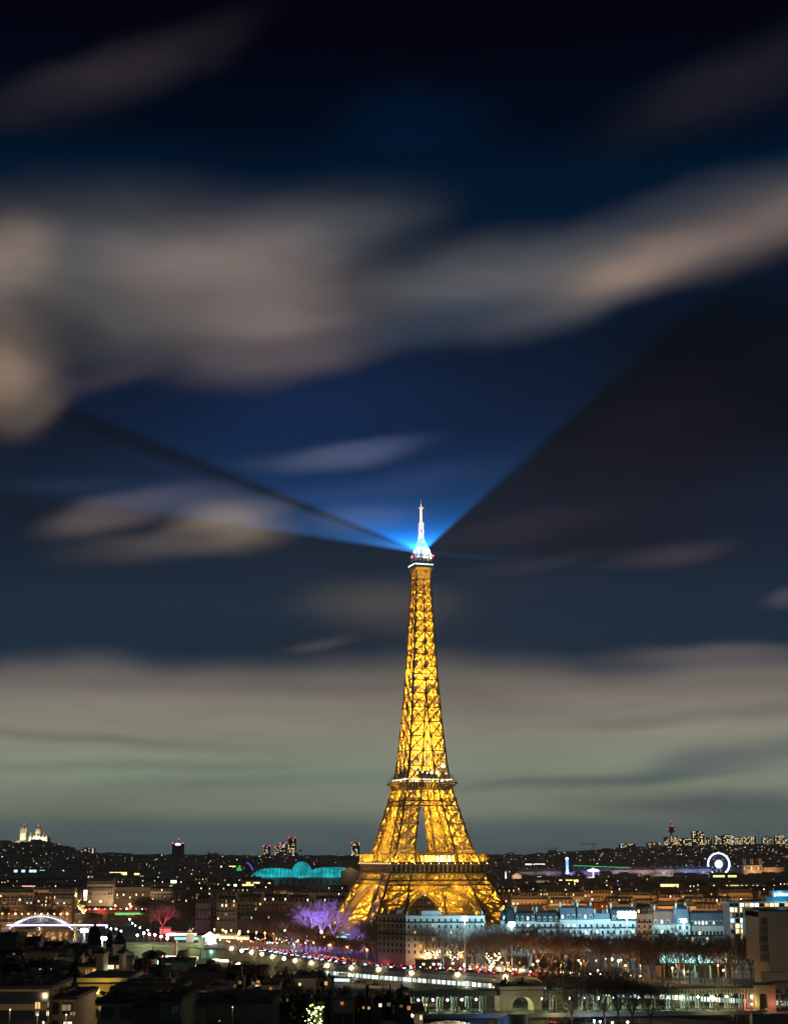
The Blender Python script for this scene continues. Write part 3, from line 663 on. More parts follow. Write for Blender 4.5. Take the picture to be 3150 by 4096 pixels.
# ------------------------------------------------------------------ city blocks
random.seed(21)
def block(W_, D_, H_, wallm, roofm, roof='mansard', cols=None, floors=(1, 2, 3, 4, 5), lit=.12, dormers=True, chim=2, wins=True, fh=3.3, balc=True, side=False, litm=None, root=None, name='apartment_building', winw=1.15, winh=2.0, roofh=4.2, groundf=0, chimh=3.0):
    """one apartment house, front at y=0 facing -Y, base z=0"""
    rt = root or thing(name, 'x', 'building')
    w = MB(); x0, x1 = -W_ / 2, W_ / 2
    w.bb(x0, x1, 0, D_, 0, H_)
    nf = max(1, int(H_ // fh))
    for f in range(1, nf + 1):
        if f in (1, nf - 1, nf): w.bb(x0 - .25, x1 + .25, -.35, D_ + .2, f * fh - .28 + (0 if f < nf else H_ - nf * fh), f * fh + (0 if f < nf else H_ - nf * fh) + .02)
    w.build('wall', wallm, rt)
    if balc and wins:
        rl_ = MB()
        for f in (nf - 1, nf - 3):
            if f > 0:
                rl_.bb(x0 + .4, x1 - .4, -.75, -.68, f * fh + .2, f * fh + 1.05); rl_.bb(x0 + .4, x1 - .4, -.75, 0, f * fh + .05, f * fh + .2)
        rl_.build('balcony', RAIL, rt)
    r = MB()
    if roof == 'mansard': r.frus(x0 + .2, x1 - .2, .3, D_ - .3, H_ + .02, H_ + roofh, .4, 1.8); r.frus(x0 + .6, x1 - .6, 2.1, D_ - 2.1, H_ + roofh, H_ + roofh + 1.3, .2, 3)
    elif roof == 'flat': r.bb(x0 - .3, x1 + .3, -.3, D_ + .3, H_ + .02, H_ + .5); r.bb(x0 + W_ * .2, x0 + W_ * .45, D_ * .3, D_ * .7, H_ + .5, H_ + (3 if chimh > 1.5 else 1.0))
    elif roof == 'setback': r.bb(x0 + .1, x1 - .1, 2.2, D_ - .5, H_ + .02, H_ + 3.0); r.bb(x0, x1, 1.8, D_ - .2, H_ + 3.0, H_ + 3.35); r.bb(x0 + W_ * .6, x0 + W_ * .75, D_ * .4, D_ * .7, H_ + 3.35, H_ + 5.2)
    elif roof == 'gable':
        y0, y1 = -.3, D_ + .3; zz = H_ + .02
        r.add([(x0, y0, zz), (x1, y0, zz), (x1, y1, zz), (x0, y1, zz), (x0 + 2, (y0 + y1) / 2, zz + roofh + 1), (x1 - 2, (y0 + y1) / 2, zz + roofh + 1)], [(0, 1, 5, 4), (2, 3, 4, 5), (1, 2, 5), (3, 0, 4)])
    rf = r.build('roof', roofm, rt)
    cols = cols or max(2, round(W_ / 3.4)); cw = W_ / cols
    wm_ = {}
    def getw(lm, dorm=False):
        k_ = (lm.name if lm else 'd', dorm)
        if k_ not in wm_:
            m_ = MB()
            m_.box((0, -.05, winh / 2), (winw + .3, .12, winh + .25)); m_.mi = 1; m_.box((0, -.13, winh / 2), (winw, .06, winh))
            wm_[k_] = m_.mesh('window', [WHITEP if dorm else wallm, lm or GLASS])
        return wm_[k_]
    for f in floors:
        z = f * fh + .55
        if z + winh > H_ - .2: continue
        for c in range(cols):
            islit = random.random() < lit
            if not wins and not islit: continue
            lm = (litm or random.choice(WINS)) if islit else None
            o_ = bpy.data.objects.new('window', getw(lm)); COL.objects.link(o_); o_.parent = rt; o_.location = (x0 + cw * (c + .5), -.02, z)
    if dormers and roof == 'mansard':
        dm = {}
        for c in range(cols):
            if c % 2 == 0 and cols > 6 and not wins: continue
            lm = random.choice(WINS) if random.random() < lit * 1.3 else None
            k_ = lm.name if lm else 'd'
            if k_ not in dm:
                m_ = MB(); m_.bb(-.75, .75, 0, 1.6, 0, 2.2); m_.add([(-.95, -.15, 2.2), (.95, -.15, 2.2), (.95, 1.7, 2.2), (-.95, 1.7, 2.2), (0, -.15, 2.8), (0, 1.7, 2.8)], [(0, 1, 4), (2, 3, 5), (1, 2, 5, 4), (3, 0, 4, 5)])
                m_.mi = 1; m_.bb(-.5, .5, -.06, -.01, .35, 1.95); dm[k_] = m_.mesh('dormer', [wallm, lm or GLASS])
            o_ = bpy.data.objects.new('dormer', dm[k_]); COL.objects.link(o_); o_.parent = rf; o_.location = (x0 + cw * (c + .5), .5, H_ + .5)
    top = {'mansard': roofh + 1.0, 'flat': .3, 'setback': 3.2, 'gable': roofh * .7}[roof]
    for i in range(chim):
        c_ = MB(); x = x0 + .9 + (W_ - 1.8) * i / max(1, chim - 1); y = D_ * (.35 + .2 * (i % 2)); L_ = 3.2
        zb = H_ - .5 if roof == 'mansard' else H_ + .3
        c_.bb(x - .45, x + .45, y - L_ / 2, y + L_ / 2, zb, H_ + top + chimh * .55); c_.mi = 1
        for j in range(5): c_.bb(x - .16, x + .16, y - L_ / 2 + .3 + j * .6, y - L_ / 2 + .62 + j * .6, H_ + top + chimh * .55, H_ + top + chimh * .55 + .8)
        c_.build('chimney', [wallm, BRICK], rf)
    return rt
def place_front(rt, pxl, pxr, Y, z=0):
    a, b_ = S(pxl, 3500, Y), S(pxr, 3500, Y); rt.location = ((a.x + b_.x) / 2, Y, z)

# prototypes for the middle distance: near rows show every window, farther rows only the lit ones
tones = [('cream stone', STONE), ('warm tan stone', STONE_W), ('grey stone', STONE_G), ('dark rendered', DARKW), ('pale concrete', CONC)]
protos = []
for i in range(11):
    tn, wm_m = tones[i % 5]; rf = ['mansard', 'mansard', 'flat', 'mansard', 'setback', 'gable'][i % 6]
    rm = [ZINC, SLATE, ZINC, SLATE_R, SLATE][i % 5 if i % 5 != 3 or i == 3 else 1]
    W_ = [22, 30, 26, 18, 34, 24, 28, 20, 38, 25, 32][i]
    for near in (True, False):
        p = block(W_, 13, [22, 24, 21, 20, 25, 18, 23, 19, 26, 24, 22][i], wm_m, rm, rf, floors=(4, 5, 6) if near else (3, 4, 5), lit=.2 if near else .3, wins=near, chim=2 + (W_ > 25), cols=max(3, round(W_ / 3.4)) if near else max(3, round(W_ / 5.5)),
                  winw=1.15 if near else 1.7, winh=2.0 if near else 1.8, balc=near)
        snapshot(p); protos.append((near, W_, tn, {'mansard': 'mansard roof', 'flat': 'flat roof', 'setback': 'set-back top floor', 'gable': 'pitched roof'}[rf], p, {SLATE_R: 'rust-red', ZINC: 'blue-grey', SLATE: 'black'}[rm]))
rows = [  # depth, px from, px to, where, near detail
 (1240, 2060, 3150, 'first roof row behind the floodlit quay houses', True), (1380, 2040, 3150, 'second roof row behind the floodlit quay houses', True),
 (1560, 2000, 3150, 'third roof row behind the floodlit quay houses', True), (1760, 1990, 3150, 'fourth roof row right of the tower', False),
 (2000, 1985, 3150, 'fifth roof row right of the tower', False), (2260, 2080, 3150, 'sixth roof row right of the tower, below the arcades', False),
 (1500, -20, 255, 'row facing the river behind the lit footbridge', True), (1700, -20, 250, 'second row behind the lit footbridge', True),
 (1780, 372, 640, 'row behind the road bridge with orange lamps', True), (1950, 380, 900, 'row behind the billboard building', False), (1960, -20, 250, 'third row behind the lit footbridge', False),
 (1620, 900, 1440, 'row below the turquoise glass roof', True), (1880, 640, 1440, 'second row below the turquoise glass roof', False), (2180, -20, 1000, 'row in front of the dark hill slope on the left', False), (2480, -20, 1010, 'farthest named row below the basilica hill', False),
 (1330, 1060, 1330, 'row behind the violet trees', True), (1500, 1560, 1960, 'row seen through the tower arch', True)]
used = set(); nb = 0
for (Y, p0, p1, where, near) in rows:
    x = S(p0, 3500, Y).x; xe = S(p1, 3500, Y).x; i = 0
    pool = [q for q in protos if q[0] == near]; last = None
    while x < xe:
        q = random.choice([q for q in pool if q is not last]); last = q; i += 1; sc = random.uniform(.88, 1.12)
        loc = (x + q[1] * sc / 2, Y + random.uniform(-9, 9), random.uniform(-2.5, 2.5) - .5)
        lab = '%s house with %s %s, %s from left in %s' % (q[2], q[5], q[3], nth(i), where)
        if len(lab.split()) > 16: lab = '%s house, %s %s, %s from left in %s' % (q[2].split()[0], q[5], q[3], nth(i), where)
        if len(lab.split()) > 16: lab = '%s house, %s from left in %s' % (q[2].split()[0], nth(i), where)
        if len(lab.split()) > 16: lab = 'house %s from left in %s' % (nth(i), where)
        if id(q) in used: dup(q[4], loc, R(random.uniform(-14, 14)), lab, 'houses in the roof rows', (sc, 1, random.uniform(.9, 1.08)))
        else:
            used.add(id(q)); q[4].location = loc; q[4]['label'] = lab; q[4]['group'] = 'houses in the roof rows'
        x += q[1] * sc + random.choice((0, 0, 0, 0, 5)); nb += 1
for q in protos:
    if id(q) not in used:
        for c in KIDS[q[4].name]:
            for g_ in KIDS[c.name]: bpy.data.objects.remove(g_)
            bpy.data.objects.remove(c)
        bpy.data.objects.remove(q[4])
print('row houses', nb)

# the mass of far-off houses and their lights
random.seed(5)
fb = MB(); fw = MB(); cnt = 0
def far_zone(x, y):
    return True
for i in range(5200):
    y = 2560 + (8600 - 2560) * random.random() ** 1.15; u = random.uniform(-60, 3210); a, b_, c_ = ray(u, 3425); x = a / b_ * y
    if 2560 < y < 3300 and 940 < u < 1450: continue
    if 3290 < y < 3560 and 2060 < u < 3110: continue
    if y < 2900 and u > 1950: pass
    g0 = ground(x, y) ; k = y / 3000
    w_, d_, h_ = random.uniform(14, 34) * k ** .35, random.uniform(10, 16), random.uniform(11, 22)
    if random.random() < .02: h_ += random.uniform(6, 14)
    if random.random() < .35 and y > 4200 and u < 900: h_ *= .8
    rz = random.uniform(-.5, .5)
    fb.mi = random.choice((0, 0, 1, 2)); fb.box((x, y, g0 + h_ / 2 - 2), (w_, d_, h_ + 4), rz)
    if random.random() < .6: fb.mi = 3; fb.box((x, y, g0 + h_ + 1.2), (w_ * .8, d_ * .7, 2.4), rz)
    dens = 1.8 if u > 2000 else 1.35
    if u > 2450 and y > 5000: dens = 3.2
    n = int(dens + random.random()) + (random.random() < .10) * 2
    ca, sa = math.cos(rz), math.sin(rz)
    for j in range(n):
        fw.mi = random.choice((0, 0, 0, 1, 1, 2, 3, 0, 4)) if random.random() < .97 else random.choice((5, 6, 7))
        lx = random.uniform(-w_ / 2 + 1, w_ / 2 - 2); lz = g0 + random.uniform(h_ * .35, h_ - 1.5); s_ = random.uniform(.6, 1.25) * (y / 3600) ** .75; s2 = s_ * random.choice((1, 1, 1.8))
        yy = -d_ / 2 - .15
        P = [(lx - s2 / 2, yy, lz - s_ / 2), (lx + s2 / 2, yy, lz - s_ / 2), (lx + s2 / 2, yy, lz + s_ / 2), (lx - s2 / 2, yy, lz + s_ / 2)]
        fw.add([(x + p[0] * ca - p[1] * sa, y + p[0] * sa + p[1] * ca, p[2]) for p in P], [(0, 1, 2, 3)])
tag(fb.build('distant_houses', [STONE_G, mat('far_render', (.22, .21, .2), .9, noise_amt=.3), STONE_W, mat('far_zinc', (.17, .2, .23), .6, noise_amt=.3)]), 'mass of dark far-off houses covering the plain and both hills', kind='stuff')
tag(fw.build('distant_window_lights', [glow('far_yellow', (1, .66, .25), 3.2), glow('far_white', (1, .9, .7), 4), glow('far_orange', (1, .38, .1), 3), glow('far_cool', (.4, .75, 1), 4), glow('far_dim', (1, .7, .4), .5), glow('far_red', (1, .05, .05), 4), glow('far_green', (.2, 1, .4), 3), glow('far_blue', (.1, .3, 1), 4)]), 'scattered lit windows of the far-off houses', kind='stuff')
# far trees between the houses: ragged dark clumps
# ---- long lit office blocks far behind
def lit_strip(px0, px1, py0, py1, Y, m, label, body=DARKW, name='office_building', dep=18, gaps=.25, rowsn=1, extra=2.5):
    a, b_ = S(px0, py1, Y), S(px1, py0, Y); rt = thing(name, label, 'building', ((a.x + b_.x) / 2, Y, 0)); W_ = b_.x - a.x; z0, z1 = a.z, b_.z
    gz = ground(rt.location.x, Y)
    MB().bb(-W_ / 2 - 1, W_ / 2 + 1, 0, dep, gz - 3, z1 + extra).build('wall', body, rt); MB().bb(-W_ / 2 - 1.5, W_ / 2 + 1.5, -.5, dep + .5, z1 + extra + .02, z1 + extra + 1).build('roof', SLATE, rt)
    hh = (z1 - z0) / rowsn; cw = max(2.6, hh * 1.1); n = int(W_ / cw); k = 0
    for r in range(rowsn):
        for i in range(n):
            if random.random() < gaps or k > 95: continue
            k += 1; MB().bb(-W_ / 2 + i * cw + .3, -W_ / 2 + (i + 1) * cw - .25, -.12, -.02, z0 + r * hh + hh * .12, z0 + r * hh + hh * .85).build('window', m, rt)
    return rt
lit_strip(55, 150, 3478, 3492, 3600, WIN_C, 'long low block with blue-white windows, leftmost below the basilica hill')
lit_strip(150, 300, 3480, 3490, 3640, glow('strip_cyan', (.5, .95, 1), 2.0), 'longest low block with cyan-white windows below the basilica hill', gaps=.15)
lit_strip(438, 512, 3487, 3503, 3400, WIN_Y, 'low block with bright yellow windows in the left middle distance', gaps=.12)
lit_strip(525, 562, 3492, 3502, 3420, WIN_Y, 'short block with yellow windows right of the brightest yellow-lit block', gaps=.12)
lit_strip(498, 540, 3516, 3521, 3000, WIN_W, 'low block with one row of pinkish-white windows', gaps=.1)
lit_strip(860, 1010, 3463, 3480, 4200, WIN_Y, 'office block with rows of yellow windows left of the turquoise roof', rowsn=2, gaps=.45)
lit_strip(1080, 1190, 3458, 3475, 3900, WIN_DIM, 'pale long building behind the left end of the turquoise roof', body=STONE, gaps=.5)
lit_strip(908, 960, 3536, 3548, 2050, WIN_W, 'block with white-lit floor below the left end of turquoise roof', gaps=.2, rowsn=1)
lit_strip(1060, 1085, 3530, 3560, 2050, WIN_Y, 'block with stacked yellow windows below the turquoise roof', gaps=.3, rowsn=3)
lit_strip(965, 1050, 3528, 3545, 2080, WIN_Y, 'pale block with a row of yellow windows below turquoise roof', gaps=.3, rowsn=2, body=STONE_W)
lit_strip(2235, 2322, 3518, 3542, 2200, WIN_Y, 'flat block with two rows of yellow-green windows below the blue drop tower', rowsn=2, gaps=.25, body=STONE_G, extra=3)
lit_strip(2118, 2215, 3522, 3534, 2260, WIN_DIM, 'flat pale block left of the yellow-windowed block', rowsn=1, gaps=.3, body=STONE_G, extra=3)
lit_strip(2640, 2730, 3535, 3552, 1900, WIN_Y, 'terraced block with yellow windows in the right middle distance', rowsn=1, gaps=.3, body=STONE_W)
lit_strip(2850, 3035, 3540, 3556, 1820, glow('strip_amber', (1, .72, .3), 1.5), 'wide modern block with long rows of amber windows above hotel', rowsn=2, gaps=.4, body=STONE_G)
lit_strip(2850, 2950, 3500, 3511, 2500, glow('strip_lime', (.85, 1, .35), 1.4), 'low block with lime-yellow windows below the big wheel', gaps=.2)
lit_strip(2100, 2180, 3455, 3461, 4300, WIN_W, 'low block with white window row left of the blue drop tower', gaps=.3)
lit_strip(3030, 3120, 3437, 3444, 5200, WIN_DIM, 'dim long block on the far right slope', gaps=.3)
lit_strip(90, 160, 3395, 3404, 5300, WIN_W, 'white-lit terrace house row low on the basilica hill', gaps=.2, body=STONE)
lit_strip(0, 95, 3423, 3432, 4900, glow('strip_peach', (1, .62, .38), 1.0), 'peach-lit long building at the foot of basilica hill', gaps=.2, body=STONE_W)
lit_strip(140, 175, 3418, 3436, 4900, WIN_Y, 'peach-lit tall house at the foot of basilica hill', gaps=.4, rowsn=2, body=STONE_W)
lit_strip(80, 150, 3543, 3550, 1950, glow('strip_pink', (1, .45, .35), 2.4), 'dark roofed building with a row of pink-red lamps', gaps=.25)

# ---- towers on the skyline
def tower_block(px0, px1, pyt, pyb, Y, label, body=DARKW, litp=.3, m=WIN_Y, red=True, sign=False, steps=0, nm='high_rise', win=True):
    a, b_ = S(px0, pyb, Y), S(px1, pyt, Y); rt = thing(nm, label, 'tower block', ((a.x + b_.x) / 2, Y, 0)); W_ = b_.x - a.x; z1 = b_.z; gz = min(ground(rt.location.x, Y), a.z) - 4
    w = MB(); w.bb(-W_ / 2, W_ / 2, 0, W_ * .7, gz, z1)
    if steps: w.bb(-W_ * .3, W_ * .2, W_ * .1, W_ * .6, z1, z1 + steps)
    w.build('wall', body, rt)
    if win:
        hh = max(4.5, (z1 - a.z) / 11); cw = max(4.5, W_ / 7); k = 0
        for r in range(int((z1 - a.z) / hh)):
            for i in range(int(W_ / cw)):
                if random.random() < litp and k < 60: k += 1; MB().bb(-W_ / 2 + i * cw + cw * .2, -W_ / 2 + (i + 1) * cw - cw * .2, -.2, -.05, z1 - (r + 1) * hh + hh * .3, z1 - (r + 1) * hh + hh * .75).build('window', random.choice((m, m, WIN_W, WIN_DIM)), rt)
    if red:
        for x in (-W_ / 2 + 2, W_ / 2 - 2): MB().ball((x, 0, z1 + steps * (0) + 2), 2.0, 8).build('warning_light', glow('far_warning_red', (1, .04, .04), 5), rt)
    return rt, z1, W_
RT = [(1052, 1080, 3386, 3425, 6800, 'short dark round-cornered tower, leftmost of four behind the turquoise dome'), (1098, 1118, 3390, 3425, 6900, 'low dark tower block, second from left of four behind turquoise dome'),
      (1118, 1147, 3374, 3425, 6700, 'stepped dark tower block, third from left of four behind turquoise dome'), (1152, 1183, 3353, 3425, 6600, 'tallest dark tower block with two red lights behind turquoise dome'),
      (1404, 1438, 3374, 3425, 6000, 'lone dark tower block with red lights just left of the lattice tower')]
for i, r in enumerate(RT): tower_block(*r, litp=.4, steps=3)
rt, z1, W_ = tower_block(687, 733, 3376, 3419, 5200, 'lone rounded dark hotel tower with white lit sign and antenna', body=mat('tower_brown', (.16, .10, .08), .7), win=False, steps=4)
for i in range(9): MB().bb(-W_ / 2 + (i + .3) * W_ / 9, -W_ / 2 + (i + .5) * W_ / 9, -.6, 0, z1 - 38, z1 - 2).build('fin', DARKW, rt)
MB().bb(-8, 9, -.8, -.1, z1 - 4.5, z1 + 1.5).build('roof_sign', glow('hotel_sign_white', (.75, .95, 1), 5), rt); MB().bar((2, 4, z1), (2, 4, z1 + 16), 1).build('antenna', RAIL, rt); MB().ball((2, 4, z1 + 16.5), 1.6).build('warning_light', glow('far_warning_red', (1, .04, .04), 5), rt)
tower_block(322, 375, 3393, 3414, 5400, 'lone flat block with blue-white lit windows right of the basilica hill', litp=.7, m=WIN_C, red=False, steps=2)
HR = [(2656, 2680, 3352, 3385), (2682, 2716, 3345, 3385), (2770, 2815, 3326, 3385), (2718, 2765, 3357, 3390), (2818, 2846, 3355, 3390), (2858, 2888, 3344, 3385), (2892, 2935, 3342, 3385), (2938, 2968, 3352, 3385), (2972, 3022, 3348, 3378), (3050, 3085, 3350, 3380), (3100, 3133, 3343, 3385), (3134, 3165, 3358, 3388), (2590, 2640, 3372, 3395), (2480, 2540, 3376, 3396)]
for i, r in enumerate(sorted(HR)):
    tower_block(*r, 7400, '%s lit flat block from the left in the tall cluster on the right-hand hill' % nth(i + 1), litp=.55, red=False, steps=random.choice((0, 3, 5)), body=STONE_G if i % 2 else DARKW)
for o_ in [o_ for o_ in COL.objects if o_.get('label', '').endswith('tall cluster on the right-hand hill')]: o_['group'] = 'flat blocks on the right-hand hill'
# television tower
p = S(2684, 3345, 7600); rt = thing('television_tower', 'slim television tower with bulging deck and red top light on the right-hand hill', 'tower', (p.x, 7600, 0)); gz = p.z - 22
MB().lathe([(5, gz), (4, p.z + 20), (4, p.z + 24), (1.2, p.z + 58), (.7, p.z + 74)], n=10).build('shaft', STEELG, rt)
MB().lathe([(4, p.z + 14), (17, p.z + 24), (17, p.z + 28), (13, p.z + 31), (13, p.z + 36), (17, p.z + 38), (16, p.z + 42), (5, p.z + 46)], n=14).build('deck', mat('deck_grey', (.2, .22, .25)), rt)
for x, z in ((0, 75), (3, 50), (-14, 34), (14, 34), (0, 8)): MB().ball((x, -2, p.z + z), 1.6).build('warning_light', glow('far_warning_red', (1, .04, .04), 5), rt)
# cranes
for (pxm, pyb, pyt, x0, x1, Y, nm) in ((2373, 3392, 3378, 2320, 2391, 6000, 'larger tower crane with horizontal jib on the right skyline'), (2222, 3404, 3395, 2182, 2233, 6500, 'smaller tower crane with horizontal jib nearer the lattice tower'), (3033, 3356, 3338, 3018, 3038, 7300, 'luffing crane with raised jib beside the hill flats')):
    b0, t0 = S(pxm, pyb, Y), S(pxm, pyt, Y); rt = thing('tower_crane', nm, 'crane', (b0.x, Y, 0)); j0, j1 = S(x0, pyt, Y), S(x1, pyt, Y)
    MB().bar((0, 0, b0.z - 30), (0, 0, t0.z + 5), 2).build('mast', STEELG, rt)
    if x0 < 3000: MB().bar((j0.x - b0.x, 0, t0.z + 1), (j1.x - b0.x, 0, t0.z + 1), 2).build('jib', STEELG, rt); MB().bar((j0.x * .5 - b0.x * .5, 0, t0.z + 1.5), (0, 0, t0.z + 7), .7).build('tie_bar', STEELG, rt)
    else: MB().bar((0, 0, t0.z), (j0.x - b0.x, 0, t0.z + 28), 1.4).build('jib', STEELG, rt)
# church spires on the skyline
for (px, pyb, pyt, Y, w_, nm) in ((832, 3425, 3398, 4600, 7, 'thin black church spire on the left skyline'),):
    b0, t0 = S(px, pyb, Y), S(px, pyt, Y); rt = thing('church_spire', nm, 'spire', (b0.x, Y, 0)); MB().bb(-w_ / 2, w_ / 2, 0, w_, b0.z - 25, b0.z).build('tower', SLATE, rt)
    MB().lathe([(w_ * .5, b0.z), (w_ * .3, b0.z + 5), (.2, t0.z)], (0, w_ / 2, 0), 6).build('spire', SLATE, rt)
b0 = S(668, 3490, 3300); t0 = S(668, 3418, 3300); rt = thing('church_tower', 'dim sandstone church tower with domed lantern in left middle distance', 'church', (b0.x, 3300, 0)); z0 = b0.z; z1 = t0.z; hh = z1 - z0
MB().bb(-7, 7, 0, 14, 0, z0 + hh * .35).build('base', STONE_G, rt); MB().bb(-5.5, 5.5, 1.5, 12.5, z0 + hh * .35, z0 + hh * .55).build('belfry', STONE_G, rt)
MB().lathe([(5, z0 + hh * .55), (5, z0 + hh * .72), (4.6, z0 + hh * .8), (2, z0 + hh * .86), (1.4, z0 + hh * .95), (.1, z1)], (0, 7, 0), 10).build('dome', STONE_G, rt)

# ---- white basilica on the hill
Y = 5700; g0 = S(145, 3380, Y); rt = thing('basilica', 'floodlit white basilica with tall dome and four small domes on the hill', 'church', (g0.x, Y, 0)); bz = g0.z - 2; k = Y / F
def bpx(px): return (px - 145) * k
def bpz(py): return S(145, py, Y).z
WS = mat('white_stone', (.8, .74, .62), .8, noise_amt=.12, nscale=.05); WS_D = mat('dome_stone', (.55, .47, .4), .8, noise_amt=.15, nscale=.05)
m = MB(); m.bb(bpx(112), bpx(186), 6, 60, bz - 12, bpz(3352)); m.frus(bpx(112), bpx(186), 6, 60, bpz(3352), bpz(3345), 8); m.bb(bpx(152), bpx(188), 0, 20, bz - 14, bpz(3350))
for x in (118, 134, 156, 170, 183): m.lathe([(4, bpz(3380)), (4, bpz(3350)), (2.6, bpz(3346)), (.2, bpz(3339))], (bpx(x), 2, 0), 8)
m.build('nave', WS, rt)
def dome(cx, r, py0, py1, pyd, pyt, y=24):
    d = MB(); d.lathe([(r * 1.05, bpz(py0)), (r * 1.05, bpz(py1) - 1), (r * 1.15, bpz(py1) - 1), (r * 1.15, bpz(py1))], (bpx(cx), y, 0), 16); dr = d.build('drum', WS, rt)
    q = MB(); z0, z1 = bpz(py1), bpz(pyd); q.lathe([(r * math.cos(t_) ** .8 if t_ < 1.5 else .15 * r, z0 + (z1 - z0) * math.sin(t_)) for t_ in [i * 1.5 / 8 for i in range(9)]], (bpx(cx), y, 0), 16); q.build('dome', WS_D, dr)
    l = MB(); l.lathe([(r * .2, z1 - 1), (r * .2, z1 + (bpz(pyt) - z1) * .5), (r * .28, z1 + (bpz(pyt) - z1) * .52), (.2, bpz(pyt))], (bpx(cx), y, 0), 8); l.build('lantern', WS, dr)
dome(145.5, 12.2, 3352, 3330, 3309, 3293); dome(119, 5.5, 3360, 3350, 3338, 3330, 10); dome(170, 5.5, 3358, 3348, 3337, 3330, 10); dome(145.5, 7, 3366, 3352, 3340, 3336, 4)
MB().bb(bpx(57), bpx(112), 10, 30, bz - 15, bpz(3368)).build('wing', WS, rt)
bt = MB(); x = bpx(88.5); bt.bb(x - 10.5, x + 10.5, 8, 29, bz - 15, bpz(3320)); bt.bb(x - 11.5, x + 11.5, 7, 30, bpz(3320), bpz(3318)); bt.bb(x - 9, x + 9, 9.5, 27.5, bpz(3318), bpz(3311)); bt.lathe([(8.5, bpz(3311)), (8, bpz(3308)), (3, bpz(3302)), (2.6, bpz(3297)), (.3, bpz(3289))], (x, 18.5, 0), 10)
bo = bt.build('bell_tower', WS, rt)
for dx in (-5, 0, 5): MB().bb(x + dx - 1.2, x + dx + 1.2, 7.4, 7.9, bpz(3334), bpz(3322)).build('belfry_opening', DARKW, bo)
for dx in (-5, 0, 5): MB().bb(x + dx - 1.5, x + dx + 1.5, 8.9, 9.4, bpz(3317), bpz(3312)).build('belfry_opening', DARKW, bo)
for px, py, y, p_ in ((88, 3382, -40, 230000), (130, 3384, -45, 120000), (165, 3384, -40, 190000), (186, 3378, -30, 80000), (145, 3352, -14, 30000)):
    q = S(px, py, Y); lamp((q.x, Y + y, q.z + 2), p_, (1, .82, .55), 2, name='floodlight')

# ------------------------------------------------------------------ landmarks of the middle distance
def text_part(s_, size, m, parent, loc, rot=(R(90), 0, 0), ext=.05, name='lettering'):
    c = bpy.data.curves.new(name, 'FONT'); c.body = s_; c.size = size; c.extrude = ext; c.align_x = 'CENTER'; c.resolution_u = 2
    t_ = bpy.data.objects.new(name, c); COL.objects.link(t_)
    me = bpy.data.meshes.new_from_object(t_.evaluated_get(bpy.context.evaluated_depsgraph_get())); bpy.data.objects.remove(t_)
    me.materials.clear(); me.materials.append(m)
    o_ = bpy.data.objects.new(name, me); COL.objects.link(o_); o_.parent = parent; o_.location = loc; o_.rotation_euler = rot; return o_
# glass-roofed exhibition hall
Y = 2850; k = Y / F; g0 = S(1215, 3510, Y); rt = thing('exhibition_hall', 'long exhibition hall with turquoise lit barrel glass roof, central dome and flagpole', 'hall', (g0.x, Y, 0))
X_ = lambda px: (px - 1215) * k * .985; Z_ = lambda py: S(1215, py, Y).z
def glass_mat(nm, c, s):
    m = mat(nm, (.1, .3, .3), .3, emit=c, es=s); t = m.node_tree; tc_ = t.nodes.new('ShaderNodeTexCoord'); n_ = t.nodes.new('ShaderNodeTexNoise'); n_.inputs['Scale'].default_value = .045; n_.inputs['Detail'].default_value = 3
    t.links.new(tc_.outputs['Object'], n_.inputs['Vector']); mr_ = t.nodes.new('ShaderNodeMapRange'); mr_.inputs[1].default_value = .35; mr_.inputs[2].default_value = .7; mr_.inputs[3].default_value = s * .45; mr_.inputs[4].default_value = s * 1.7
    t.links.new(n_.outputs[0], mr_.inputs[0]); t.links.new(mr_.outputs[0], t.nodes['Principled BSDF'].inputs['Emission Strength']); return m
GLT = glass_mat('turquoise_glass', (.01, .52, .58), .85); RIB = mat('green_iron', (.03, .10, .09), .6)
z0, z1 = Z_(3513), Z_(3470); hw, hd = (1428 - 1000) * k / 2, 22
cxn = X_(1214)
v = MB(); rb_ = MB()
def nave(cx, hw_, hd_, z0_, z1_, n=26, y0=30):
    rows_ = []; na = 12
    for j in range(n + 1):
        t_ = -1 + 2 * j / n; e = max(0, 1 - abs(t_) ** 2.6); r_ = e ** .5
        rows_.append([(cx + hw_ * t_, y0 - hd_ * r_ * math.cos(math.pi * i / na), z0_ + (z1_ - z0_) * r_ * math.sin(math.pi * i / na)) for i in range(na + 1)])
    for j in range(n):
        for i in range(na): v.add([rows_[j][i], rows_[j + 1][i], rows_[j + 1][i + 1], rows_[j][i + 1]], [(0, 1, 2, 3)])
    for j in range(0, n + 1, 2):
        for i in range(na): rb_.bar(rows_[j][i], rows_[j][i + 1], .75)
    for i in (2, 4): 
        for j in range(n): rb_.bar(rows_[j][i], rows_[j + 1][i], .4)
nave(X_(1325), 212 * k / 2, 24, z0, z1); rb_.build('roof_ribs', RIB, v.build('glass_roof', GLT, rt)); v = MB(); rb_ = MB()
nave(X_(1098), 196 * k / 2, 22, z0, Z_(3474)); rb_.build('roof_ribs', RIB, v.build('glass_roof', GLT, rt))
v = MB(); v.lathe([(22 * math.cos(a) ** .9 if a < 1.5 else 2, z0 + (Z_(3446) - z0) * math.sin(a) ** 1.15) for a in [i * 1.5 / 9 for i in range(10)]], (X_(1203), 22, 0), 20)
dm_ = v.build('dome', GLT, rt); q = MB()
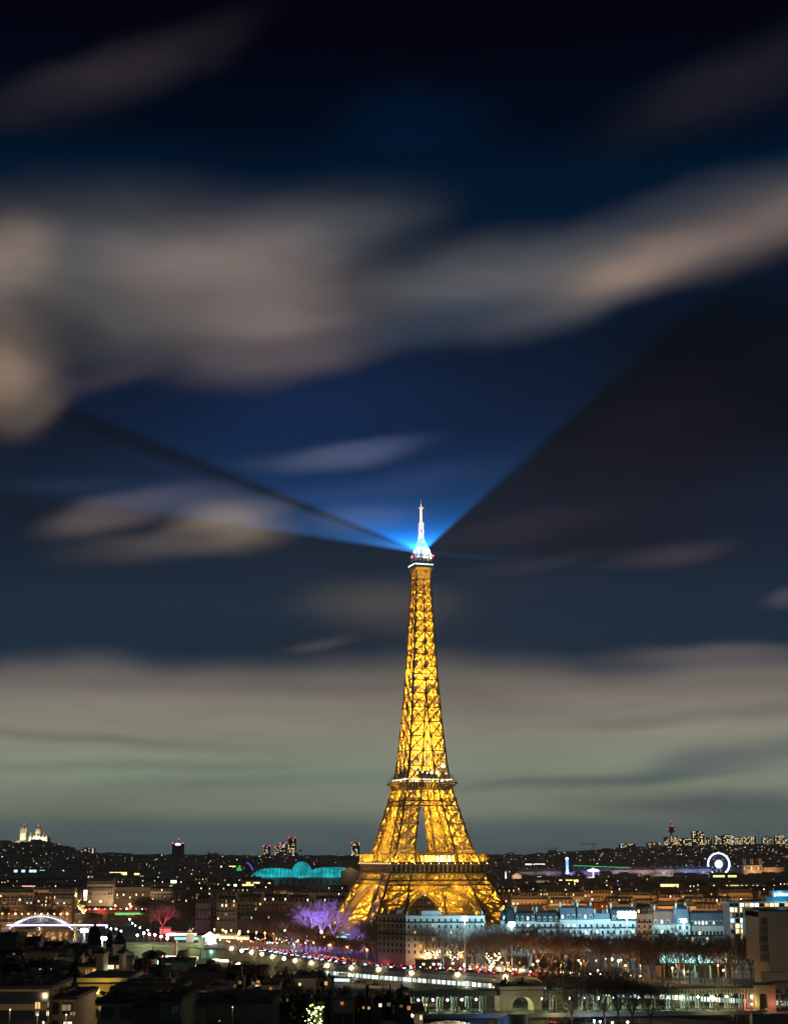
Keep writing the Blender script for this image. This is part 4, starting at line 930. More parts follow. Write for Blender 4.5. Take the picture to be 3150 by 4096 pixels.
for i in range(20):
    a = i * 2 * math.pi / 20
    for j in range(9):
        f = lambda t_: Vector((X_(1203) + 22.2 * math.cos(t_) ** .9 * math.cos(a), 22 + 22.2 * math.cos(t_) ** .9 * math.sin(a), z0 + (Z_(3446) - z0) * math.sin(t_) ** 1.15))
        q.bar(f(j * 1.5 / 9), f((j + 1) * 1.5 / 9), .55)
q.build('dome_ribs', RIB, dm_)
q = MB(); q.lathe([(5.5, Z_(3447)), (5.5, Z_(3440)), (3.4, Z_(3438)), (3.4, Z_(3433)), (1.6, Z_(3430)), (1, Z_(3424)), (.25, Z_(3419)), (.2, Z_(3398))], (X_(1203), 22, 0), 10); q.build('lantern', RIB, dm_)
fq = MB(); x = X_(1203)
for i in range(3): fq.mi = i; fq.bb(x - 5.2 + i * 1.6, x - 3.6 + i * 1.6, 21.9, 22.0, Z_(3407), Z_(3399))
fq.build('flag', [mat('flag_blue', (.02, .05, .3)), WHITEP, mat('flag_red', (.5, .02, .03))], dm_)
MB().bb(X_(995), X_(1436), 3, 60, -2, z0 + .5).build('wall', STONE_G, rt); MB().bb(X_(998), X_(1434), 1.5, 4, z0 - 2.2, z0 + 1.2).build('cornice', mat('cyan_lit_cornice', (.35, .4, .36)), rt)
for i in range(16): MB().bb(X_(1010) + i * 12.6, X_(1010) + i * 12.6 + 3.4, 2.6, 2.95, 12, z0 - 4).build('window', mat('hall_window', (.05, .05, .05), .4), rt)
lamp((g0.x - 60, Y - 15, 26), 2500, (.1, .9, 1), 2, name='hall_glow'); lamp((g0.x + 50, Y - 15, 26), 2500, (.1, .9, 1), 2, name='hall_glow')
# temple-like church left of the tower
g0 = S(1385, 3465, 3300); k3 = 3300 / F; rt = thing('temple_church', 'dark block-shaped church with pitched roof and lit pediment behind the hall', 'church', (g0.x, 3300, 0))
zt, zb = S(1385, 3440, 3300).z, S(1385, 3500, 3300).z
MB().bb(-19, 20, 0, 50, zb - 20, zt).build('wall', STONE_W, rt); r = MB(); r.frus(-20, 21, -1, 51, zt, zt + 8, 5, 2); r.build('roof', SLATE, rt)
for i in range(9): MB().bb(-17 + i * 4.3, -15.5 + i * 4.3, -.8, 0, zb, zt - 2).build('column', STONE_W, rt)
m = MB(); zp = S(1395, 3483, 2950).z; m.add([(0, 0, zp), (34, 0, zp), (17, 0, zp + 8), (0, 3, zp), (34, 3, zp), (17, 3, zp + 8)], [(0, 1, 2), (5, 4, 3), (0, 2, 5, 3), (1, 4, 5, 2)])
pd = thing('lit_pediment', 'triangular stone gable lit warm yellow at the right end of the turquoise roof', 'gable building', (S(1362, 3480, 2760).x, 2760, 0)); m.build('gable', STONE, pd); MB().bb(0, 34, .1, 20, 0, zp).build('wall', STONE_G, pd)
lamp((pd.location.x + 17, 2745, zp + 3), 3500, (1, .72, .3), 1, name='floodlight')
# golden domed orthodox church
Y = 1450; k = Y / F; g0 = S(1140, 3600, Y); rt = thing('domed_church', 'white church with one large and small golden onion domes below the turquoise roof', 'church', (g0.x, Y, 0)); zz = lambda py: S(1140, py, Y).z
MB().bb(-13, 16, 0, 22, 0, zz(3585)).build('wall', STONE, rt)
GD = mat('gilded', (.7, .5, .2), .35, .7)
for cx, r_, py0, pyt, y in ((-2, 5, 3580, 3548, 8), (6, 2.6, 3585, 3562, 3), (11, 2.6, 3585, 3562, 12), (-9, 2.6, 3585, 3562, 3)):
    a, b_ = zz(py0), zz(pyt); h_ = b_ - a; d_ = MB().lathe([(r_ * .8, a - 1), (r_ * .8, a + h_ * .25)], (cx, y, 0), 12).build('drum', STONE, rt)
    MB().lathe([(r_ * .8, a + h_ * .25), (r_, a + h_ * .4), (r_ * .85, a + h_ * .55), (r_ * .3, a + h_ * .72), (.12, a + h_ * .8), (.1, b_)], (cx, y, 0), 12).build('onion_dome', GD, d_)
lamp((g0.x - 2, Y - 9, zz(3590)), 3500, (1, .8, .4), .5, name='floodlight'); lamp((g0.x + 9, Y - 7, zz(3590)), 1500, (1, .8, .4), .5, name='floodlight')
# big wheel at rest
Y = 3500; k = Y / F; c = S(2873, 3457, Y); rt = thing('ferris_wheel', 'big wheel with bluish-white lit rim and glowing hub', 'ferris wheel', (c.x, Y, 0)); rr_ = 42 * k
rim = MB(); sp_ = MB(); n = 42
for i in range(n):
    a, b_ = 2 * math.pi * i / n, 2 * math.pi * (i + 1) / n
    for y in (-1.5, 1.5): rim.bar((rr_ * math.sin(a), y, c.z + rr_ * math.cos(a)), (rr_ * math.sin(b_), y, c.z + rr_ * math.cos(b_)), 2.4)
    if i % 2 == 0: sp_.bar((0, 0, c.z), (rr_ * math.sin(a), 0, c.z + rr_ * math.cos(a)), .3)
rim.build('rim', glow('rim_light', (.34, .5, 1), 6), rt); sp_.build('spokes', glow('spoke_light', (.3, .4, .9), .35), rt)
hb = MB()
for i in range(26):
    a = 2 * math.pi * i / 26; hb.bar((0, -1, c.z), (16 * k * math.sin(a), -1, c.z + 16 * k * math.cos(a)), 1.2, .9)
hb.lathe([(.1, -2), (11.5 * k, -1.2)], (0, 0, 0), 4) if False else None
hb.build('hub', glow('hub_light', (.75, .78, 1), 3.2), rt)
for i in range(21):
    a = 2 * math.pi * (i + .5) / 21; MB().box(((rr_ + 1.5) * math.sin(a), 0, c.z + (rr_ + 1.5) * math.cos(a) - 1), (1.8, 1.8, 2.2)).build('gondola', WHITEP, rt)
for s_ in (-1, 1): MB().bar((s_ * 13, 3, 0), (0, 3, c.z), 1.2).build('leg', WHITEP, rt)
# drop tower and star flyer
Y = 3250; c = S(2268, 3513, Y); t_ = S(2268, 3440, Y); rt = thing('drop_tower', 'tall slim fairground tower lit bright blue-white, left of the arcades', 'fairground ride', (c.x, Y, 0))
MB().bar((0, 0, 0), (0, 0, t_.z), 5).build('column', glow('ride_blue', (.12, .25, 1), 2.5), rt); MB().bar((0, -3, 5), (0, -3, t_.z - 3), 2.4).build('light_strip', glow('ride_white2', (.04, .12, 1), 5), rt); MB().ball((0, 0, t_.z + 2), 3.2).build('crown', glow('ride_white', (.5, .7, 1), 6), rt)
MB().lathe([(7, 6), (7, 9), (3, 10)], n=10).build('gondola_ring', glow('ride_blue', (.12, .25, 1), 2.5), rt); lamp((c.x, Y - 12, 24), 60000, (.2, .3, 1), 2, name='ride_glow')
c = S(2372, 3512, 3200); t_ = S(2372, 3481, 3200); rt = thing('swing_ride', 'fairground swing ride with white lit canopy on violet mast', 'fairground ride', (c.x, 3200, 0))
MB().bar((0, 0, 0), (0, 0, t_.z - 2), 2.5).build('mast', glow('ride_violet', (.35, .3, 1), 3), rt); MB().lathe([(2, t_.z - 4), (13, t_.z - 2), (12, t_.z), (2, t_.z + 3)], n=14).build('canopy', glow('ride_canopy', (.75, .7, 1), 2.8), rt); MB().bb(-8, 20, -8, 8, 17, 19.5).build('booth', glow('booth_yellow', (.9, .8, .2), 1.5), rt)
# obelisk
c = S(2022, 3521, 2900); t_ = S(2022, 3483, 2900); rt = thing('obelisk', 'slender white floodlit obelisk right of the lattice tower', 'obelisk', (c.x, 2900, 0))
MB().frus(-1.9, 1.9, -1.9, 1.9, 16, t_.z - 2, .6).frus(-1.3, 1.3, -1.3, 1.3, t_.z - 2, t_.z + .5, 1.2).build('shaft', WS, rt); MB().bb(-3, 3, -3, 3, 0, 16).build('plinth', STONE, rt); lamp((c.x, 2885, 17), 26000, (1, .92, .85), 1, name='floodlight')
c = S(2066, 3512, 2920); rt = thing('porticoed_house', 'small stone portico lit warm orange right of the obelisk', 'building', (c.x, 2920, 0)); MB().bb(-9, 9, 0, 14, 0, c.z + 4).build('wall', STONE, rt)
MB().add([(-10, -1, c.z + 4), (10, -1, c.z + 4), (0, -1, c.z + 9), (-10, 8, c.z + 4), (10, 8, c.z + 4), (0, 8, c.z + 9)], [(0, 1, 2), (5, 4, 3), (0, 2, 5, 3), (1, 4, 5, 2)]).build('roof', STONE, rt); lamp((c.x, 2908, c.z), 9000, (1, .6, .25), .6, name='floodlight')
# long arcaded row washed violet and blue
Y = 3420; segs = [(2070, 2140), (2142, 2245), (2290, 2370), (2380, 2450), (2452, 2530), (2532, 2612), (2614, 2700), (2702, 2790), (2792, 2845)]
for i, (a, b_) in enumerate(segs):
    py_t = 3488 - i * 1.4; p, q = S(a, py_t, Y), S(b_, py_t, Y); W_ = q.x - p.x
    rt = thing('arcaded_building', '%s section from the left of the long violet-lit arcaded row' % nth(i + 1), 'building', ((p.x + q.x) / 2, Y, 0)); rt['group'] = 'arcaded street row'
    MB().bb(-W_ / 2, W_ / 2, 0, 16, 0, p.z).build('wall', STONE, rt); rf = MB().frus(-W_ / 2, W_ / 2, .4, 15.6, p.z + .02, p.z + 5.5, .3, 3).build('roof', ZINC, rt)
    n = int(W_ / 6)
    for j in range(n): MB().bb(-W_ / 2 + (j + .3) * W_ / n, -W_ / 2 + (j + .7) * W_ / n, -.15, -.02, p.z - 10, p.z - 6.5).build('window', GLASS, rt)
    for j in range(0, n, 2): MB().bb(-W_ / 2 + (j + .3) * W_ / n, -W_ / 2 + (j + .55) * W_ / n, 4, 8, p.z + 4, p.z + 9).build('chimney', STONE, rf)
    lamp((rt.location.x, Y - 22, p.z - 6), (7000, 15000, 24000, 26000, 20000, 16000, 20000, 24000, 24000)[i], ((1, .8, .75), (.7, .5, .9), (.35, .2, 1), (.6, .4, 1), (.95, .6, .7), (.9, .6, .6), (.9, .7, .7), (.3, .45, 1), (.35, .4, 1))[i], 2, name='facade_light')
p, q = S(2292, 3463, 3600), S(2565, 3472, 3600); rt = thing('lit_terrace', 'thin green-lit roof terrace edge above the violet arcaded row', 'terrace'); 
MB().bar((p.x, 3600, p.z), (q.x - 25, 3600, q.z), 1.1).build('light_line', glow('green_line', (.05, 1, .2), 1.0), rt); MB().bb(p.x, q.x, 3601, 3620, 0, q.z - 1).build('building_mass', SLATE, rt)
# palace pavilion with tall chimneys
Y = 3350; k = Y / F; c = S(3010, 3482, Y); rt = thing('palace_pavilion', 'stone palace pavilion with steep roof and tall paired chimneys, right of the big wheel', 'palace', (c.x, Y, 0)); zz = lambda py: S(3010, py, Y).z
MB().bb(-21, 21, 0, 24, 0, zz(3462)).build('wall', STONE_W, rt); rf = MB().frus(-16, 16, 2, 22, zz(3462), zz(3448), 5, 5).build('roof', SLATE, rt)
for x in (-19, -15, -3, 1, 16, 20): MB().bb(x - .9, x + .9, 3, 8, zz(3462), zz(3434)).build('chimney', STONE_W, rf)
for i in range(8): MB().bb(-19 + i * 5, -17 + i * 5, -.2, -.02, zz(3480), zz(3468)).build('window', WIN_DIM if i % 3 == 0 else GLASS, rt)
MB().bb(21, 70, 4, 20, 0, zz(3470)).build('wing', STONE_W, rt); lamp((c.x, Y - 18, zz(3485)), 30000, (1, .62, .3), 1, name='floodlight'); lamp((c.x + 40, Y - 14, zz(3485)), 22000, (1, .5, .2), 1, name='floodlight')
# lit flag on a mast, sign above it
c = S(688, 3560, 1950); rt = thing('flagpole', 'lit flagpole with green and yellow flag above the dark trees', 'flagpole', (c.x, 1950, 0)); zf = S(688, 3542, 1950).z
MB().bar((1.5, 0, 0), (1.5, 0, zf + 2), .5).build('pole', WHITEP, rt); m = MB(); m.bb(-4.5, 1.2, -.05, .05, zf - 3.8, zf + .8); m.mi = 1; m.add([(-4, -.12, zf - 1.5), (-1.7, -.12, zf - 3.3), (.7, -.12, zf - 1.5), (-1.7, -.12, zf + .3)], [(0, 1, 2, 3)]); m.build('flag', [mat('flag_green', (.02, .4, .1)), mat('flag_yellow', (.8, .65, .03))], rt)
lamp((c.x - 1, 1946, zf - 5), 900, (1, .95, .8), .3, name='flag_light')
c = S(694, 3528, 2000); rt = thing('lit_billboard', 'small bright white lit panel on a rooftop above the green flag', 'sign', (c.x, 2000, 0)); MB().bb(-3.7, 3.7, 0, .4, c.z - 1.6, c.z + 1.8).build('panel', glow('panel_white', (.95, 1, .75), 3), rt); MB().bb(-.3, .3, .4, .8, 0, c.z - 1.6).build('post', RAIL, rt)
# green glowing cupola and violet sail left of the hall
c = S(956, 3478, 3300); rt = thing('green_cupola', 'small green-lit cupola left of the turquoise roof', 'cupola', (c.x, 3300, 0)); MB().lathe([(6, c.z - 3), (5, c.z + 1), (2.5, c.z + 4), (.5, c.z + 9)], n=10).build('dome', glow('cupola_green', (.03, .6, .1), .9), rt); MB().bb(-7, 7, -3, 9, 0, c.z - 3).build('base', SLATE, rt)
c = S(998, 3462, 3700); rt = thing('glass_sail_building', 'curved violet-blue lit glass sail roof left of the turquoise roof', 'building', (c.x, 3700, 0)); m = MB()
for i in range(6): m.bar((-8 + i * 2.6, 0, c.z + 6 - i * i * .5), (-6 + i * 2.9, 0, c.z + 7 - (i + 1) ** 2 * .52), 2.6, 2.2)
m.build('sail', glow('sail_violet', (.12, .10, .9), 1.1), rt); MB().bb(-12, 12, 2, 14, 0, c.z).build('wall', SLATE, rt)

# building with billboard, lit avenue and its gold facade
BK = block(30, 14, 25, STONE_G, ZINC, 'mansard', floors=(4, 5, 6), lit=.06)
a, b_ = S(362, 3600, 1760), S(436, 3600, 1760); BK.location = ((a.x + b_.x) / 2, 1760, 6); BK['label'] = 'dim corner building wrapped in a grey lettered billboard beside the gold-lit avenue'; BK['group'] = 'houses near the avenue'
m = MB(); w_ = (b_.x - a.x) * .9; zt = S(400, 3563, 1758).z - 6; zb = S(400, 3605, 1758).z - 6; m.bb(-w_ / 2, w_ / 2, -1.4, -1.1, zb, zt); bbd = m.build('billboard', mat('wrap_grey', (.33, .31, .32), .9), BK); text_part('GIORGIO ARMANI', 2.3, mat('wrap_letter', (.05, .05, .05)), bbd, (0, -1.46, (zb + zt) / 2 + .5))
gf = block(16, 30, 32, STONE, ZINC, 'mansard', floors=(3, 4, 5, 6, 7), lit=.5, litm=WIN_Y); p = S(358, 3600, 1800); gf.location = (p.x, 1800, 5); gf.rotation_euler.z = R(-58); gf['label'] = 'tall narrow house washed in gold light beside the bright avenue'; gf['category'] = 'building'
gw_ = thing('lit_shopfront', 'tall glaring white lit shop sign at the mouth of the avenue', 'sign', (S(341, 3580, 1740).x, 1740, 0)); MB().bb(-1.6, 1.8, 0, .5, S(341, 3603, 1740).z, S(341, 3562, 1740).z).build('panel', glow('shop_white', (1, .97, .9), 6), gw_); MB().bb(-1.9, 2.1, .5, 1, 0, S(341, 3560, 1740).z).build('frame', RAIL, gw_)
for px, py, p_ in ((300, 3625, 12000), (285, 3600, 9000), (318, 3580, 9000)): q = S(px, py, 1720); lamp((q.x, 1700, q.z), p_, (1, .68, .2), 1, name='street_fill')

# ------------------------------------------------------------------ quay houses on the left bank
random.seed(11)
def span(pxl, pxr, Y): a, b_ = S(pxl, 3500, Y), S(pxr, 3500, Y); return (a.x + b_.x) / 2, b_.x - a.x
def quay_house(pxl, pxr, Y, H_, label, wallm=STONE, roofm=ZINC, rz=0, roofh=4.5, lit=.1, z=0, fl=(3, 4, 5, 6, 7), **k):
    x, w = span(pxl, pxr, Y); b = block(w, 16, H_, wallm, roofm, k.pop('roof', 'mansard'), floors=fl, lit=lit, fh=3.55, roofh=roofh, name=k.pop('name', 'apartment_building'), chimh=4.5, **k)
    b.location = (x, Y, z); b.rotation_euler.z = rz; b['label'] = label; b['category'] = 'building'; return b
WHITEST = mat('white_render', (.60, .57, .50), .85, noise_amt=.15, nscale=.12)
PALEST = mat('pale_quay_stone', (.50, .47, .41), .85, noise_amt=.15, nscale=.12)
quay_house(1622, 1935, 880, 28.6, 'long cream seven-storey house with flat roof directly in front of the tower', WHITEST, WHITEST, roof='flat', lit=.08, winh=1.9, fl=(2, 3, 4, 5, 6, 7), cols=13)
b = quay_house(1486, 1640, 891, 28.6, 'darker angled wing left of the long cream house before the tower', STONE_W, STONE_W, rz=R(-40), roof='flat', lit=.02, fl=(2, 3, 4, 5, 6, 7)); b.location.x += 1
def wing_cornice(): pass
T1 = quay_house(2000, 2054, 892, 25.6, 'narrow floodlit house with round slate turret, leftmost of the floodlit row', PALEST, SLATE)
q = MB(); q.lathe([(3.6, 24), (3.6, 26), (3.2, 28), (2.2, 32), (.9, 33.6), (.1, 35.5)], (1.5, 1.5, 0), 12); q.build('turret_roof', SLATE, T1); q = MB(); q.lathe([(3.5, 0), (3.5, 24)], (1.5, 1.5, 0), 12); q.build('turret', PALEST, T1)
quay_house(2055, 2139, 890, 25.4, 'floodlit house with arched dormers, right beside the turreted house', PALEST, SLATE, lit=.08)
quay_house(2140, 2234, 890, 25.0, 'floodlit house with wide balconies and white dormers, third in the floodlit row', PALEST, SLATE, lit=.14, roofh=5)
quay_house(2235, 2302, 888, 26.4, 'floodlit house with tall two-tier blue slate roof, fourth in the floodlit row', PALEST, ZINC, roofh=6.5, lit=.14)
quay_house(2303, 2370, 888, 26.4, 'floodlit house with yellow attic windows, fifth in the floodlit row', PALEST, ZINC, roofh=6.5, lit=.2)
quay_house(2371, 2436, 889, 26.6, 'floodlit house with glazed attic storeys, sixth in the floodlit row', PALEST, ZINC, roof='setback', lit=.14)
quay_house(2437, 2537, 891, 25.6, 'floodlit house right behind the brightest floodlight mast', PALEST, SLATE, roofh=6.5, lit=.12)
quay_house(2538, 2604, 960, 27, 'dim tan house between floodlit row and the rust-roofed institution', STONE_W, ZINC, lit=.1)
quay_house(2604, 2700, 885, 23.6, 'left wing of institution with steep rust-red roof and lit windows', STONE, SLATE_R, rz=R(-14), roofh=7.5, lit=.4, litm=WIN_Y, winh=2.3, fl=(1, 2, 3, 4, 5, 6))
pv_ = quay_house(2698, 2752, 868, 24.6, 'corner pavilion of institution with high blue-grey roof', STONE, ZINC, roofh=8.5, lit=.15, fl=(1, 2, 3, 4, 5, 6))
quay_house(2753, 2912, 872, 23.6, 'right wing of institution with blue-grey roof and yellow ground-floor windows', STONE, ZINC, roofh=7, lit=.38, litm=WIN_Y, winh=2.4, fl=(1, 2, 3, 4, 5, 6), cols=11)
# other facades left of the tower
quay_house(786, 846, 1240, 24, 'rounded corner house with dark mansard, left of two facing the bridge end', STONE_G, SLATE, lit=.1, z=1)
quay_house(868, 945, 1225, 24.5, 'pale corner house with lit attic windows, right of two facing the bridge end', STONE_G, SLATE, lit=.16, z=1)
quay_house(846, 868, 1262, 22, 'narrow recessed house between the two corner houses by the bridge end', STONE_G, ZINC, lit=.2, z=1)
quay_house(950, 1050, 1250, 25, 'long dim house behind bare trees left of the violet trees', STONE_W, SLATE, lit=.08, z=1)
quay_house(1052, 1150, 1262, 25, 'dim reddish house behind bare trees beside the violet trees', mat('red_stone', (.3, .2, .17), .9, noise_amt=.2), SLATE, lit=.08, z=1)
quay_house(1152, 1240, 1275, 24, 'dim house directly behind the violet trees', STONE_W, SLATE, lit=.08, z=1)
# hotel slab
x, w = span(2912, 3230, 800); ht = thing('hotel_slab', 'white gridded hotel slab with many lit rooms and blue rooftop sign', 'hotel', (x, 800, 0)); w0 = -w / 2
m = MB(); m.bb(w0, w / 2, .9, 16, 0, 38.5); m.build('wall', mat('hotel_wall', (.33, .36, .38), .8), ht)
m = MB()
for f in range(13): m.bb(w0 - .1, w / 2, 0, .9, 3 + f * 2.78, 3.45 + f * 2.78)
for c_ in range(18): m.bb(w0 + c_ * 2.62 - .12, w0 + c_ * 2.62 + .12, .02, .9, 3, 36.4)
m.bb(w0 - 1.2, w / 2, -1.2, 16.6, 38.6, 39.3); m.build('balcony_grid', mat('hotel_white', (.7, .72, .74), .7), ht)
for f in range(4, 13):
    for c_ in range(17 if f == 12 else 8):
        lm = random.choice((WIN_Y, WIN_Y, WIN_W, WIN_C, WIN_DIM, GLASS, GLASS)) if f < 12 else random.choice((WIN_Y, WIN_O, WIN_W, GLASS))
        MB().bb(w0 + c_ * 2.62 + .35, w0 + c_ * 2.62 + (2.3 if f == 12 else random.choice((1.3, 2.2))), .75, .86, 3.5 + f * 2.78, 5.6 + f * 2.78).build('window', lm, ht)
MB().bb(w0 + 20, w / 2, 3, 13, 39.3, 41.5).build('rooftop_plant', mat('teal_metal', (.05, .16, .22), .5), ht)
sx0 = S(3086, 3590, 802).x - x; sgn = MB(); sgn.bb(sx0, sx0 + 12, 2, 8, 41.5, 45); sgo = sgn.build('rooftop_box', mat('teal_metal', (.05, .16, .22), .5), ht)
text_part('pullman', 2.5, glow('sign_cyan', (.3, .85, 1), 7), sgo, (S(3125, 3580, 801).x - x, 1.6, 42.4), ext=.15)
lamp((x + sx0 + 4, 797, 44), 3500, (.25, .7, 1), .5, name='sign_glow')
# raw concrete block at the right edge
x0_ = S(3036, 3641, 715).x; cb_ = thing('concrete_block', 'windowless beige stone-clad building with stacked angled fins beside the hotel slab', 'building', (x0_, 715, 0))
m = MB(); m.bb(3.6, 60, 0, 30, 0, 37); m.bb(0, 3.6, 3, 30, 14, 37); m.bb(-1.2, 60, -3, -.01, 0, 9.6); m.bb(0, 60, -.4, 30, 34.6, 37.4); m.build('wall', CONC, cb_)
ln_ = MB()
for z in range(12, 36, 3): ln_.bb(3.7, 60, -.06, -.01, z, z + .1)
ln_.build('panel_joints', STONE_G, cb_)
for f in range(5):
    for j in range(4 if f < 4 else 7): m = MB(); z = 14.6 + f * 4.1; m.add([(.1 + j * .9, 2.9, z), (.9 + j * .9, 2.9, z), (.5 + j * .9, 1.3, z + .4), (.1 + j * .9, 2.9, z + 3.4), (.9 + j * .9, 2.9, z + 3.4), (.7 + j * .9, 2.0, z + 3.2)], [(0, 1, 2), (3, 5, 4), (0, 2, 5, 3), (1, 4, 5, 2), (0, 3, 4, 1)]); m.build('fin', CONC, cb_)
MB().bb(-.3, 60, -.6, 30.3, 37.4, 38).build('roof_edge', SLATE, cb_)
# turquoise glass pavilion
x, w = span(2552, 2902, 800); gpv = thing('glass_pavilion', 'low dark pavilion with long turquoise-lit glass wall behind the riverside trees', 'pavilion', (x, 800, 0)); w0, w1 = -w / 2, w / 2
m = MB(); m.bb(w0, w1, 1, 26, 6.6, 7.8); m.bb(w0, w1, .5, 26, 13.4, 15.8); m.bb(w0, w0 + 10, 1.5, 26, 7.8, 13.4); m.bb(w1 - 1, w1, 1.5, 26, 0, 13.4); m.bb(w0 + 12, w1 - 3, 8, 26, 0, 6.6); m.build('wall', mat('dark_panel', (.07, .06, .055), .8), gpv)
for i in range(6): MB().bb(w0 + 4 + i * 8, w0 + 4.8 + i * 8, 1.5, 2.3, 0, 6.6).build('column', CONC, gpv)
GLC = [glow('pav_cyan', (.05, .75, .72), .9), glow('pav_pale', (.45, 1, .95), 1.5), glow('pav_dark', (.03, .35, .38), .5), glow('pav_red', (.7, .05, .07), .5)]
xs_ = w0 + 10.3; i = 0
while xs_ < w1 - 1.3:
    ww = random.choice((.9, 1.2, 1.6)); mi_ = 3 if xs_ > w1 - 9 and random.random() < .5 else random.choice((0, 0, 1, 2)); MB().bb(xs_, xs_ + ww - .15, 1.6, 1.7, 7.9, 13.3).build('glass_pane', GLC[mi_], gpv); xs_ += ww; i += 1
m = MB()
for i in range(24): m.bar((w0 + 1 + i * 2, 1, 15.8), (w0 + 1 + i * 2, 1, 16.9), .1)
m.bar((w0, 1, 16.9), (w1, 1, 16.9), .12); m.build('roof_railing', STEELG, gpv)
lamp((x + 6, 795, 9), 4000, (.2, .9, .9), 1, name='pavilion_glow')

# ------------------------------------------------------------------ bare trees
def bare_tree(seed, hgt=16, spread=.62, lev=5, twig=.10):
    rnd = random.Random(seed); tr = MB(); cr = MB()
    def grow(p, d, L_, r_, l):
        q = p + d * L_; mb = tr if l == 0 else cr
        mb.bar(p, q, r_ * 2, r_ * 1.45, n=5 if l < 2 else 3)
        if l >= lev: return
        n = (5, 4, 3, 3, 3)[l] if l < 5 else 2
        a0 = rnd.uniform(0, 6.28)
        for i in range(n):
            a = a0 + i * 6.28 / n + rnd.uniform(-.5, .5); tilt = spread * rnd.uniform(.55, 1.15)
            u = d.orthogonal().normalized(); v = d.cross(u); nd = (d * math.cos(tilt) + (u * math.cos(a) + v * math.sin(a)) * math.sin(tilt)); nd.z += .12; nd.normalize()
            st_ = p + d * L_ * (rnd.uniform(.45, 1) if l else rnd.uniform(.8, 1))
            grow(st_, nd, L_ * rnd.uniform(.62, .86) if l else L_ * rnd.uniform(.75, 1.05), max(twig / 2, r_ * .58), l + 1)
    grow(Vector((0, 0, -.2)), Vector((rnd.uniform(-.05, .05), 0, 1)).normalized(), hgt * .29, hgt * .017, 0)
    return tr, cr
TP = []
for i in range(6):
    tr, cr = bare_tree(100 + i, 21 + (i % 3), .56 + .05 * (i % 3), twig=.12); TP.append((tr.mesh('trunk', BARK), cr.mesh('crown', TWIG)))
TWIG_LIT = mat('lit_twig', (.42, .38, .36), .9)  # twigs of lamp-lit trees coloured paler, lamplight put into the colour
tcount = {}
def tree(loc, label, group=None, h=1.0, which=None, name='bare_tree', cat='tree', crown_m=None, bulbs=None, w=1.0):
    t_ = thing(name, label, cat, loc, random.uniform(0, 6.28), group); t_.scale = (h * w, h * w, h)
    tm_, cm_ = TP[which if which is not None else random.randrange(6)]
    a = bpy.data.objects.new('trunk', tm_); COL.objects.link(a); a.parent = t_
    if crown_m:
        key = cm_.name + crown_m.name
        if key not in tcount: tcount[key] = cm_.copy(); tcount[key].materials[0] = crown_m
        cm_ = tcount[key]
    c_ = bpy.data.objects.new('crown', cm_); COL.objects.link(c_); c_.parent = t_
    if bulbs:
        mb = MB(); rnd = random.Random(len(COL.objects))
        for i in range(bulbs[1]):
            a_ = rnd.uniform(0, 6.28); k_ = rnd.random(); r_ = .4 + k_ * 3.4; mb.ball((r_ * math.cos(a_), r_ * math.sin(a_), 2.2 + k_ * 5.5 + rnd.uniform(-.4, .4)), .17, 4)
        mb.build('light_string', bulbs[0], t_)
    return t_
def along(line, s_):                     # point at distance s_ along a polyline, with direction
    for a, b_ in zip(line, line[1:]):
        a, b_ = Vector(a), Vector(b_); L_ = (b_ - a).length
        if s_ <= L_: return a.lerp(b_, s_ / L_), (b_ - a).normalized()
        s_ -= L_
    return b_, (b_ - a).normalized()
FSTR = glow('fairy_bulb', (1, .8, .4), 14)
row1 = offs(UP, 33); row2 = offs(UP, 48); n1 = 0
for r_, (ln, nm, s0, s1, st_) in enumerate(((row1, 'front tree row along the quay road', 55, 640, 7.6), (row2, 'second tree row behind the market tents', 60, 640, 8.4))):
    s_ = s0; i = 0
    while s_ < s1:
        p, d = along(ln, s_ + random.uniform(-1.5, 1.5)); i += 1
        pxx = CX + p.x / p.y * F
        if pxx > 3000: break
        lit_ = r_ == 0 and any(abs(pxx - q) < 14 for q in (1688, 1735, 1815, 1960, 1595))
        lab = 'tall bare tree, %s from left in the %s' % (nth(i), nm)
        if lit_: lab = 'bare tree wrapped in warm fairy lights, %s from left in the quay road row' % nth(i)
        tree((p.x, p.y, .1), lab, 'bare riverside trees', random.uniform(1.0, 1.32) * (.5 if 1270 < pxx < 1475 else .72 if pxx < 1475 else 1), bulbs=(FSTR, 42) if lit_ else None); n1 += 1
        s_ += st_
def grove(pts, nm, group, hr=(.8, 1.1), crown_m=None, z=0, Yf=None, cat='tree', jit=4):
    for i, (px, py) in enumerate(sorted(pts)):
        p = G(px, py, z); tree((p.x + random.uniform(-jit, jit) * .3, p.y + random.uniform(-jit, jit), z - .1), 'bare tree, %s from left in %s' % (nth(i + 1), nm), group, random.uniform(*hr), crown_m=crown_m)
grove([(px, 3692 + random.uniform(-6, 8)) for px in range(6, 275, 19)], 'the orange-lit row behind the lit footbridge', 'trees on the far bank', (.75, 1.0))
grove([(px, 3725 + random.uniform(-18, 14)) for px in range(600, 800, 16)], 'the dark clump beside the rose-lit tree', 'trees right of the road bridge', (1.0, 1.35))
grove([(px, 3690 + random.uniform(-12, 10)) for px in range(560, 790, 17)], 'the farther dark clump above the rose-lit tree', 'farther trees right of the road bridge', (1.0, 1.3))
grove([(px, 3735 + random.uniform(-10, 12)) for px in range(930, 1240, 18)], 'the dark row left of the violet trees', 'trees before the dim houses', (1.0, 1.35))
grove([(px, 3775 + random.uniform(-12, 16)) for px in range(1170, 1275, 26)], 'the dark row along the traffic below the violet trees', 'trees beside the traffic', (.6, .8))
